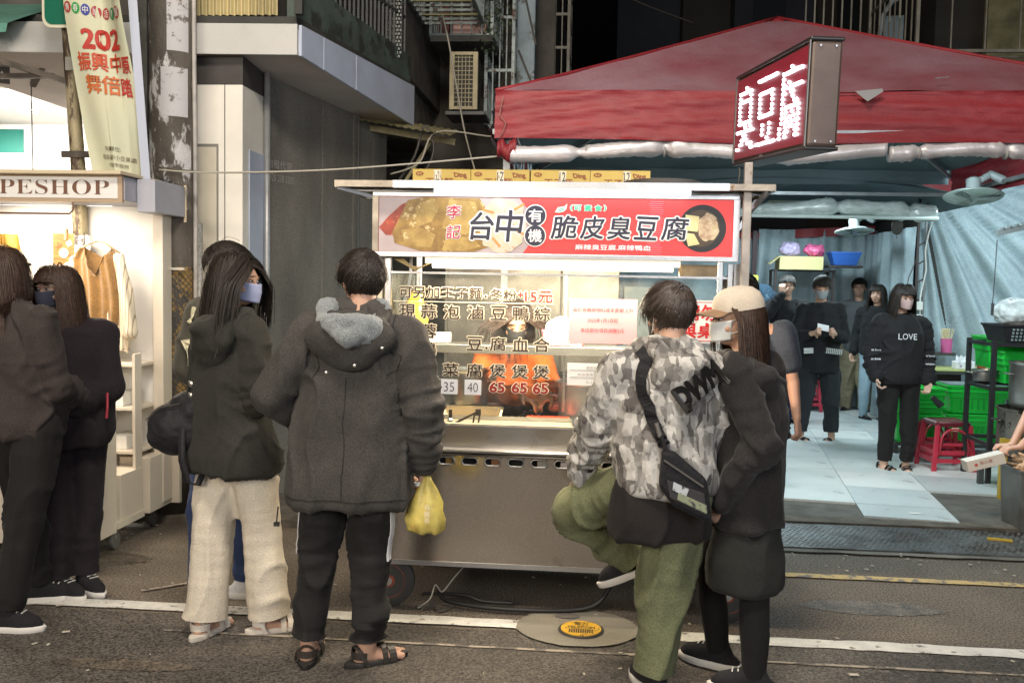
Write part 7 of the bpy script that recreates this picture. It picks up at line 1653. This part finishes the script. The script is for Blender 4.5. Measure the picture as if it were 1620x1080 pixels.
legs(P, 'trousers', fabric('trouser_green', (.14,.15,.082), var=.2, grain=.3), rad=(.122,.102,.088,.080), cut=.97, seed=30, amp=.010, bag=1.02, ankle_fold=.8, knee_fold=.5, left=.86)
shoe(P,'L','sneaker', blk_up, white_sole, 60, pitch=-25); shoe(P,'R','sneaker', blk_up, white_sole, 5)
hair(P, 'short', mat('hair_dark_brown', (.042,.028,.020), .42, var=.3, vs=60, spec=.6), n=3000, L=.085, seed=31)
for sx in (-1,): 
    HM = P['HM']; MB().tube([HM @ V3(sx*.066,.05,.012), HM @ V3(sx*.080,.0,.022), HM @ V3(sx*.085,-.022,.0), HM @ V3(sx*.074,.01,-.06), HM @ V3(sx*.050,.05,-.075)], .0022, 5).build('mask_loop', mat('loop_white', (.7,.7,.68), .7), P['root'], smooth=True)
mask(P, mat('mask_black', (.02,.02,.022), .8))
ribbon(P, C_jk, 'bag_strap', nyl, [f(-.055,.06,1.33), f(-.085,-.10,1.24), f(-.05,-.17,1.08), f(.0,-.19,.98)], .042, off=.008, th=.004)
sl = thing('sling_bag', 'black sling bag with a printed patch across the back of the patterned jacket', 'bag', (1.275, -.93, .74))
def slab_poly(pts, y0_, y1_, m, name, parent, bev=.01): return MB().prism(pts, y0_, y1_).build(name, m, parent, bev=bev)
slab_poly([(-.075,.235),(-.085,.10),(-.03,.03),(.095,-.025),(.105,.0),(.085,.13),(-.03,.225)], -.03, .03, nyl, 'body', sl, .015)
slab_poly([(-.06,.13),(-.045,.065),(.085,.005),(.075,.085)], -.038, -.031, fabric('bag_pocket', (.04,.04,.042)), 'pocket', sl, .003)
MB().bar((-.07,-.036,.20),(.07,-.036,.11),.006).build('zip', mat('zip_metal', (.35,.33,.3), .3, metal=.9), sl)
slab_poly([(-.035,.125),(-.038,.095),(.01,.075),(.02,.10)], -.042, -.039, mat('patch_pale', (.42,.45,.47), .6, wear=(.06,.06,.07), ws=40, wt=.5), 'patch', sl, 0)
slab_poly([(-.02,.062),(.085,.015),(.083,.045),(-.018,.088)], -.042, -.039, mat('patch_green', (.22,.25,.16), .6, wear=(.05,.05,.05), ws=45, wt=.52), 'patch', sl, 0)
MB().bar((-.06,-.01,.225),(-.085,-.02,.285),.02,.012).build('buckle', black, sl); MB().tube([(-.085,-.02,.28),(-.10,-.02,.33)], .008, 6).build('clip', mat('snap_metal', (.5,.48,.45), .3, metal=.9), sl)
# ---------------------------------------------------------------- woman in the cap
f = Lr(52)
P = human('woman in a pale cap, black jacket, dark skirt and tights beside the patterned jacket', 1.535, -.62, 52, 1.58, female=True, head_yaw=50, head_pitch=-3, curl=.8, feet=(25,10), footpitch=(0,0),
    joints=dict(pel=f(.02,.0,.84), chest=f(.025,.0,1.10), neck=f(-.005,.0,1.285), head=f(-.035,.02,1.43), shL=f(-.055,-.13,1.235), shR=f(.10,.13,1.235), elL=f(.035,-.20,.985), wrL=f(-.09,-.12,.755), elR=f(.13,.18,.98), wrR=f(-.06,.18,.80),
                hipL=f(.00,-.07,.81), hipR=f(.03,.06,.81), knL=f(.05,-.08,.44), knR=f(-.10,.10,.44), anL=f(.055,-.10,.075), anR=f(-.05,.12,.085)))
vel = fabric('jacket_velvet', (.024,.022,.022), sheen=.12, grain=.4)
c0 = f(.025,0,0)
C_ = top(P, 'jacket', vel, [(c0[0],c0[1],.63,.155,.135),(c0[0],c0[1],.68,.162,.14),(c0[0],c0[1],.88,.165,.142),(c0[0],c0[1],1.05,.165,.135),(c0[0],c0[1],1.17,.16,.125),(c0[0],c0[1],1.24,.11,.09),(f(.01,0,0)[0],f(.01,0,0)[1],1.28,.062,.055)], sleeve=(.076,.070,.055), amp=.008, seed=33, wr=(.9,1.0), drape=.8)
hood(P, f(.03,-.10,1.20), .12, .075, .09, vel, seed=35)
top(P, 'skirt', fabric('skirt_dark', (.022,.023,.021)), [(c0[0],c0[1],.395,.165,.15),(c0[0],c0[1],.50,.165,.145),(c0[0],c0[1],.66,.138,.115),(c0[0],c0[1],.80,.11,.085)], arms='', amp=.005, seed=36, fz=2)
legs(P, 'tights', fabric('tights_black', (.010,.010,.010)), rad=(.082,.062,.062,.048), cut=1.0, seed=37, amp=.0015, bag=.78)
shoe(P,'L','sneaker', blk_up, white_sole, 25); shoe(P,'R','sneaker', blk_up, white_sole, 10)
hair(P, 'long', hair_b, n=2800, L=.26, seed=38, fringe=False, top_cut=.42); mask(P, mat('mask_white', (.62,.64,.62), .8))
HM = P['HM']; capm = fabric('cap_cream', (.60,.52,.42), grain=.1, sheen=.1)
MB().lathe([(.092,.035),(.091,.065),(.080,.098),(.055,.122),(.02,.133),(.004,.134)], 28, M=HM @ T((0,-.012,.008)) @ RX(-6) @ Matrix.Diagonal((1.02,1.24,1.04,1)), caps=False).build('cap', capm, P['root'], smooth=True)
MB().grid(lambda a,b: HM @ V3(.078*math.sin((a-.5)*2.5), .045+.055*math.cos((a-.5)*2.5)+.085*b*math.cos((a-.5)*2.2), .052-.018*b-.02*math.sin((a-.5)*2.5)**2), 20, 6).build('cap_brim', fabric('brim_brown', (.32,.20,.12), grain=.1), P['root'], smooth=True).modifiers.new('t','SOLIDIFY').thickness = .004
ribbon(P, C_, 'drawstring', mat('cord_pale', (.6,.58,.55), .6), [f(-.10,-.10,1.16), f(-.115,-.14,1.08), f(-.12,-.15,1.02)], .007, off=.004)
# ---------------------------------------------------------------- the vendor
f = Lr(180)
P = human('vendor in an orange sweater and paisley apron working behind the glass of the cart', .50, .98, 180, 1.66, skin=mat('skin_warm', (.58,.33,.20), .5, var=.1, vs=14), female=True, head_yaw=14, head_pitch=-20, closed=True, curl={'L':.9,'R':.5}, palm={'L':(0,-.2,-1),'R':(.3,.2,-1)}, hand_dirs={'L':(.55,.80,-.2),'R':(-.80,.55,-.25)},
    joints=dict(pel=f(-.02,.05,.86), chest=f(.0,.0,1.06), neck=f(.02,-.16,1.225), head=f(.030,-.275,1.345), shR=f(-.15,-.10,1.15), shL=f(.165,-.10,1.15), elR=f(-.19,-.24,.975), wrR=f(.07,-.37,.96), elL=f(.245,-.20,.97), wrL=f(.235,-.33,.965)))
ora = fabric('sweater_orange', (.58,.14,.035), grain=.2)
C_ = top(P, 'sweater', ora, [(f(-.02,.04,0)[0],f(-.02,.04,0)[1],.82,.17,.125),(0,.02,.98,.18,.13),(-.0,.08,1.10,.175,.12),(f(.015,-.12,0)[0],f(.015,-.12,0)[1],1.18,.12,.09),(f(.02,-.15,0)[0],f(.02,-.15,0)[1],1.215,.06,.05)], sleeve=(.068,.062,.048), amp=.005, seed=41, wr_t=.92)
apr = fabric('apron_paisley', (.035,.035,.055), grain=.1)
top(P, 'apron', apr, [(0,-.01,.60,.18,.14),(0,-.01,.75,.19,.145),(0,.0,.84,.19,.145),(0,.0,.865,.185,.135)], arms='', amp=.004, seed=42)
pw = mat('paisley_white', (.62,.62,.66), .7); rr = random.Random(5); ap_o = [c for c in P['root'].children if c.name.startswith('apron')][0]
bv = BVHTree.FromPolygons([v.co for v in ap_o.data.vertices], [p.vertices for p in ap_o.data.polygons])
pais = MB()
for k in range(46):
    a0 = rr.uniform(-1.3,1.3); z0_ = rr.uniform(.62,.85); s_ = rr.uniform(.012,.024); ph = rr.uniform(0,6.28); pts = []
    for i in range(12):
        t = i/11*4.6; rad = s_*(1-.16*t); xx = math.sin(a0)*.17 + rad*math.cos(t+ph); zz = z0_ + rad*math.sin(t+ph); hit = bv.ray_cast(Vector((xx,.5,zz)), Vector((0,-1,0)))
        if hit[0] is not None: pts.append(hit[0]+V3(0,.002,0))
    if len(pts) > 3: pais.tube(pts, .0016, 4)
o = pais.build('paisley_print', pw, P['root']); o['kind'] = 'stuff'
rd = MB()
for i in range(17):
    for j in range(3): rd.ell(V3(-.13+i*.0163+.008*(j%2), .150-.35*(abs(i-8)/17)**2, 1.04-j*.014), (.0035,.002,.0035), nu=6, nv=4)
o = rd.build('sweater_dots', pw, P['root']); o['kind'] = 'stuff'
hair(P, 'bob', hair_b, n=2600, L=.17, seed=43, fringe=False); mask(P, mat('mask_black', (.02,.02,.022), .8))
glv = thing('glove', 'crumpled pink plastic glove in the hands of the vendor', 'glove', (.76,.60,.905)); obj('film', remesh(MB().ell((0,0,0),(.04,.03,.03)).ell((.05,0,.02),(.035,.02,.025)).cap((.03,0,.02),(.09,0,.04),.02,.006), .008, 1, fold(.006,40,40,40,3)), mat('glove_pink', (.85,.28,.22), .4), glv)
MB().tube([f(.215,-.33,.985),f(.225,-.345,.99)], .004, 5).build('bracelet', mat('gold_wire', (.6,.42,.2), .3, metal=1), P['root'])
# ---------------------------------------------------------------- man in the slate T-shirt right of the cart
f = Lr(15)
P = human('man in a slate grey T-shirt with one bare arm hanging beside the cart', 1.80, .95, 15, 1.64, skin=mat('skin_ruddy', (.60,.34,.24), .5, var=.1, vs=14), head_yaw=25, curl=1.0, face=False, palm={'R':(-.6,.7,0)},
    joints=dict(neck=f(.0,0,1.375), head=f(-.045,.03,1.525), chest=f(.02,0,1.18), shR=f(.185,-.02,1.31), shL=f(-.155,.0,1.31), elR=f(.255,-.02,1.05), wrR=f(.275,-.06,.85)))
top(P, 'tshirt', fabric('tshirt_slate', (.075,.085,.11), grain=.28), [(.0,0,.86,.175,.13),(.01,0,1.0,.18,.135),(.015,0,1.2,.185,.135),(.01,0,1.31,.15,.10),(.0,0,1.38,.07,.06)], sleeve=(.078,.074,.06), short=.62, seed=45)
legs(P, 'jeans', fabric('denim_dark', (.03,.05,.11)), rad=(.095,.075,.065,.055), cut=.95, seed=46); shoe(P,'L','sneaker', blk_up, white_sole, 5); shoe(P,'R','sneaker', blk_up, white_sole, -5)
hair(P, 'short', hair_k, n=1800, L=.05, seed=47)
# ---------------------------------------------------------------- worker with the apron in the tent
f = Lr(180)
P = human('worker in a black apron with checked pockets reading a slip of paper in the tent', 3.25, 5.25, 180, 1.70, curl=.9, feet=(-35,18), bare=True, head_pitch=-14, head_yaw=-10, closed=True, palm={'L':(-1,.3,.2),'R':(1,.3,.2)},
    joints=dict(elL=(-.24,.02,1.08), elR=(.24,.02,1.08), wrL=(-.07,.25,1.13), wrR=(.12,.25,1.13), anL=(-.15,0,.075), anR=(.15,0,.075), knL=(-.13,.03,.47), knR=(.13,.03,.47)))
bk_ = fabric('hoodie_black', (.014,.014,.016))
top(P, 'hoodie', bk_, [(0,0,.72,.20,.15),(0,0,.95,.205,.155),(0,0,1.2,.20,.145),(0,0,1.34,.17,.11),(0,0,1.42,.08,.07)], sleeve=(.074,.066,.05), seed=51, voxel=.014, wr_t=.75)
for sx, w_ in ((-.10,.085),(.14,.05)):
    ck_ = MB().box(sx-w_,sx+w_,0,.004,0,.06).build('checked_pocket', mat('check_dark', (.05,.05,.05), .8), P['root'], M=T((0,.155,.93))@RY(-6 if sx < 0 else 4))
    for i in range(9):
        for j in range(4): MB().box(0,.010,0,.002,0,.010).build('check', mat('check_white', (.6,.62,.6), .8), ck_, M=T((sx-w_+.006+i*(w_*2-.01)/9,.0045,.005+j*.014)))
legs(P, 'trousers', fabric('trouser_slate', (.022,.024,.028)), rad=(.11,.088,.072,.062), cut=.86, seed=52, amp=.008); shoe(P,'L','slide', blk_up, blk_sole, -35); shoe(P,'R','slide', blk_up, blk_sole, 18)
hair(P, 'short', hair_k, n=1500, L=.06, seed=53); mask(P, mat('mask_grey', (.25,.27,.28), .8))
slip = MB().box(-.055,.055,-.002,.002,-.035,.035).build('paper_slip', mat('paper_white', (.66,.66,.66), .7)); put(slip, 3.20, 4.93, 1.19); slip.rotation_euler = (R(-35), R(12), ANG); tag(slip, 'white slip of paper held by the worker in the apron', 'paper')
# ---------------------------------------------------------------- woman in the black lettered sweatshirt
P = human('woman in a black sweatshirt with white lettering and black sandals standing in the tent', 3.57, 3.80, 182, 1.62, skin=skin_w, female=True, feet=(-10,25), bare=True, curl=.8, head_pitch=-8, head_yaw=8,
    joints=dict(elL=(-.225,-.02,1.02), elR=(.235,-.02,1.02), wrL=(-.20,.08,.81), wrR=(.215,.06,.84), anL=(-.085,0,.075), anR=(.095,0,.075)))
C_ = top(P, 'sweatshirt', fabric('sweat_black', (.016,.015,.016)), [(0,0,.78,.175,.135),(0,0,.84,.195,.15),(0,0,1.05,.19,.145),(0,0,1.2,.185,.14),(0,0,1.29,.15,.10),(0,0,1.35,.075,.065)], sleeve=(.075,.070,.055), seed=55, amp=.008, wr=(.8,1.2))
lw = mat('print_white', (.6,.6,.62), .7)
text_on(C_, P, 'LOVE', lw, (.0,.14,1.18), (-1,0,0), (0,0,1), .15, .05, bold=.0); text_on(C_, P, 'st love', lw, (.225,.06,1.06), (-.9,.3,0), (0,0,1), .075, .018, bold=.03); text_on(C_, P, 'st love', lw, (.225,.06,.985), (-.9,.3,0), (0,0,1), .075, .018, bold=.03)
text_on(C_, P, 'st love', lw, (-.22,.06,1.02), (-.9,-.3,0), (0,0,1), .07, .016, bold=.03); text_on(C_, P, 'upset', lw, (-.22,.06,.95), (-.9,-.3,0), (0,0,1), .07, .018, bold=.03)
legs(P, 'trousers', fabric('trouser_black', (.013,.012,.012)), rad=(.098,.074,.062,.052), cut=.90, seed=56, amp=.006); shoe(P,'L','sandal', blk_up, blk_sole, -10); shoe(P,'R','sandal', blk_up, blk_sole, 25)
hair(P, 'long', hair_k, n=1600, L=.24, seed=57); mask(P, mat('mask_rose', (.42,.28,.27), .8))
mn = thing('menu_folder', 'black folded menus in the hand of the woman in the lettered sweatshirt', 'menu', (3.82,3.72,.66))
for k in range(3): MB().box(-.012,.10,-.004+k*.008,.0+k*.008,-.01,.03).build('folder', mat('rack_black', (.02,.02,.022), .45), mn, M=RY(38+k*6))
# ---------------------------------------------------------------- people further back
P = human('person in a black hoodie raising a hand to the face behind the apron worker', 3.16, 6.45, 175, 1.72, curl=.8, joints=dict(elR=(.22,.14,1.28), wrR=(.08,.14,1.49), elL=(-.23,0,1.1)), palm={'R':(-.2,-1,0)}, hand_dirs={'R':(-.1,-.1,1)})
top(P, 'hoodie', bk_, [(0,0,.80,.19,.14),(0,0,1.1,.19,.145),(0,0,1.3,.17,.12),(0,0,1.42,.08,.07)], sleeve=(.075,.068,.055), seed=61, voxel=.014); legs(P, 'trousers', fabric('denim_dark', (.03,.05,.11)), seed=62, voxel=.015); hair(P, 'short', hair_k, n=1000, L=.06, seed=63); shoe(P,'L','sneaker', blk_up, white_sole, 5); shoe(P,'R','sneaker', blk_up, white_sole, -5)
dj = thing('denim_jacket', 'blue denim jacket hanging on the storage shelf behind the tent workers', 'jacket', (3.02,7.15,.98))
obj('jacket', remesh(MB().cap((0,0,.52),(0,0,.1),.12,.15).cap((-.1,0,.48),(-.22,-.02,.1),.07,.06).cap((.1,0,.48),(.18,-.02,.05),.07,.06), .014, 4, both(fold(.014,12,12,5,3,ridge=.9), fold(.005,40,40,30,5))), fabric('denim_light', (.035,.07,.11), var=.5, vs=12, wear=(.11,.17,.21), ws=14, wt=.6), dj)
ytag = MB().box(-.03,.03,0,.004,0,.10).build('yellow_card', mat('card_yellow', (.6,.6,.08), .6)); put(ytag, 2.92, 7.1, 1.62); tag(ytag, 'small yellow card hanging left of the denim jacket', 'card')
P = human('customer in khaki trousers and black trainers at the back of the tent', 4.30, 7.65, 160, 1.72, curl=.8, feet=(20,-10)); top(P, 'jacket', fabric('jacket_grey', (.09,.095,.10)), [(0,0,.80,.19,.14),(0,0,1.1,.19,.145),(0,0,1.3,.17,.12),(0,0,1.42,.08,.07)], seed=64, voxel=.015)
legs(P, 'trousers', fabric('trouser_khaki', (.26,.22,.14)), rad=(.115,.10,.085,.072), seed=65, amp=.008, voxel=.014); hair(P, 'short', hair_k, n=900, L=.06, seed=66); shoe(P,'L','sneaker', blk_up, blk_sole, 20); shoe(P,'R','sneaker', blk_up, blk_sole, -10)
P = human('customer in light blue jeans standing behind the woman in the lettered sweatshirt', 4.28, 6.85, 150, 1.64, female=True, curl=.8, feet=(50,50)); top(P, 'jacket', bk_, [(0,0,.80,.18,.13),(0,0,1.1,.18,.14),(0,0,1.27,.16,.11),(0,0,1.37,.08,.07)], sleeve=(.07,.062,.05), seed=67, voxel=.015)
legs(P, 'jeans', fabric('denim_pale', (.28,.38,.45)), rad=(.09,.07,.06,.05), seed=68, voxel=.014); hair(P, 'long', hair_k, n=900, L=.25, seed=69); shoe(P,'L','sneaker', blk_up, white_sole, 50); shoe(P,'R','sneaker', blk_up, white_sole, 50)
# ---------------------------------------------------------------- cook at the right edge reaching in with a carton
f = Lr(90)
P = human('person bending in from the right edge with an outstretched arm', 4.20, 2.05, 90, 1.66, skin=mat('skin_ruddy', (.60,.34,.24), .5), head_pitch=-35, curl=.9, face=False, palm={'L':(0,.3,-1),'R':(0,.2,-1)}, hand_dirs={'L':(-.1,1,-.1),'R':(.1,1,-.1)},
    joints=dict(pel=f(.12,0,.84), chest=f(-.04,0,1.04), neck=f(-.17,0,1.14), head=f(-.27,0,1.22), shL=f(-.14,-.17,1.10), shR=f(-.14,.17,1.10), elL=f(-.27,-.14,.80), wrL=f(-.46,-.10,.56), elR=f(-.25,.2,.82), wrR=f(-.42,.10,.54), hipL=f(.1,-.09,.84), hipR=f(.1,.09,.84), knL=f(.0,-.1,.46), knR=f(.0,.1,.46), anL=f(.03,-.1,.075), anR=f(.03,.1,.075)))
top(P, 'tshirt', fabric('tshirt_black', (.02,.02,.022)), [(f(.1,0,0)[0],f(.1,0,0)[1],.80,.17,.13),(f(.03,0,0)[0],f(.03,0,0)[1],.95,.18,.14),(f(-.07,0,0)[0],f(-.07,0,0)[1],1.06,.17,.13),(f(-.15,0,0)[0],f(-.15,0,0)[1],1.13,.10,.09)], short=.6, seed=71, voxel=.014)
legs(P, 'trousers', fabric('trouser_black', (.013,.012,.012)), seed=72, voxel=.015); shoe(P,'L','sneaker', blk_up, white_sole, 0); shoe(P,'R','sneaker', blk_up, white_sole, 0); hair(P, 'short', hair_k, n=900, L=.05, seed=73)
pbx = thing('paper_carton', 'tilted white paper carton with small red print held by the person at the right edge', 'box', (3.50,1.92,.465))
cm = mat('carton_white', (.62,.57,.50), .7, var=.06); MB().box(-.12,.12,-.05,.05,-.035,.035).build('box', cm, pbx, M=RY(-16), bev=.002)
lettering('點心盒', mat('print_faint', (.45,.2,.15), .7), pbx, -.04,.04,-.005,.018,-.052, bold=.01, fn=lambda x,y,z: tuple(RY(-16)@V3(x,y,z))); MB().lathe([(.011,0),(.011,.001)], 16, M=RY(-16)@T((-.065,-.0505,.0))@RX(90)).build('emblem', mat('print_red', (.5,.1,.08), .6), pbx)
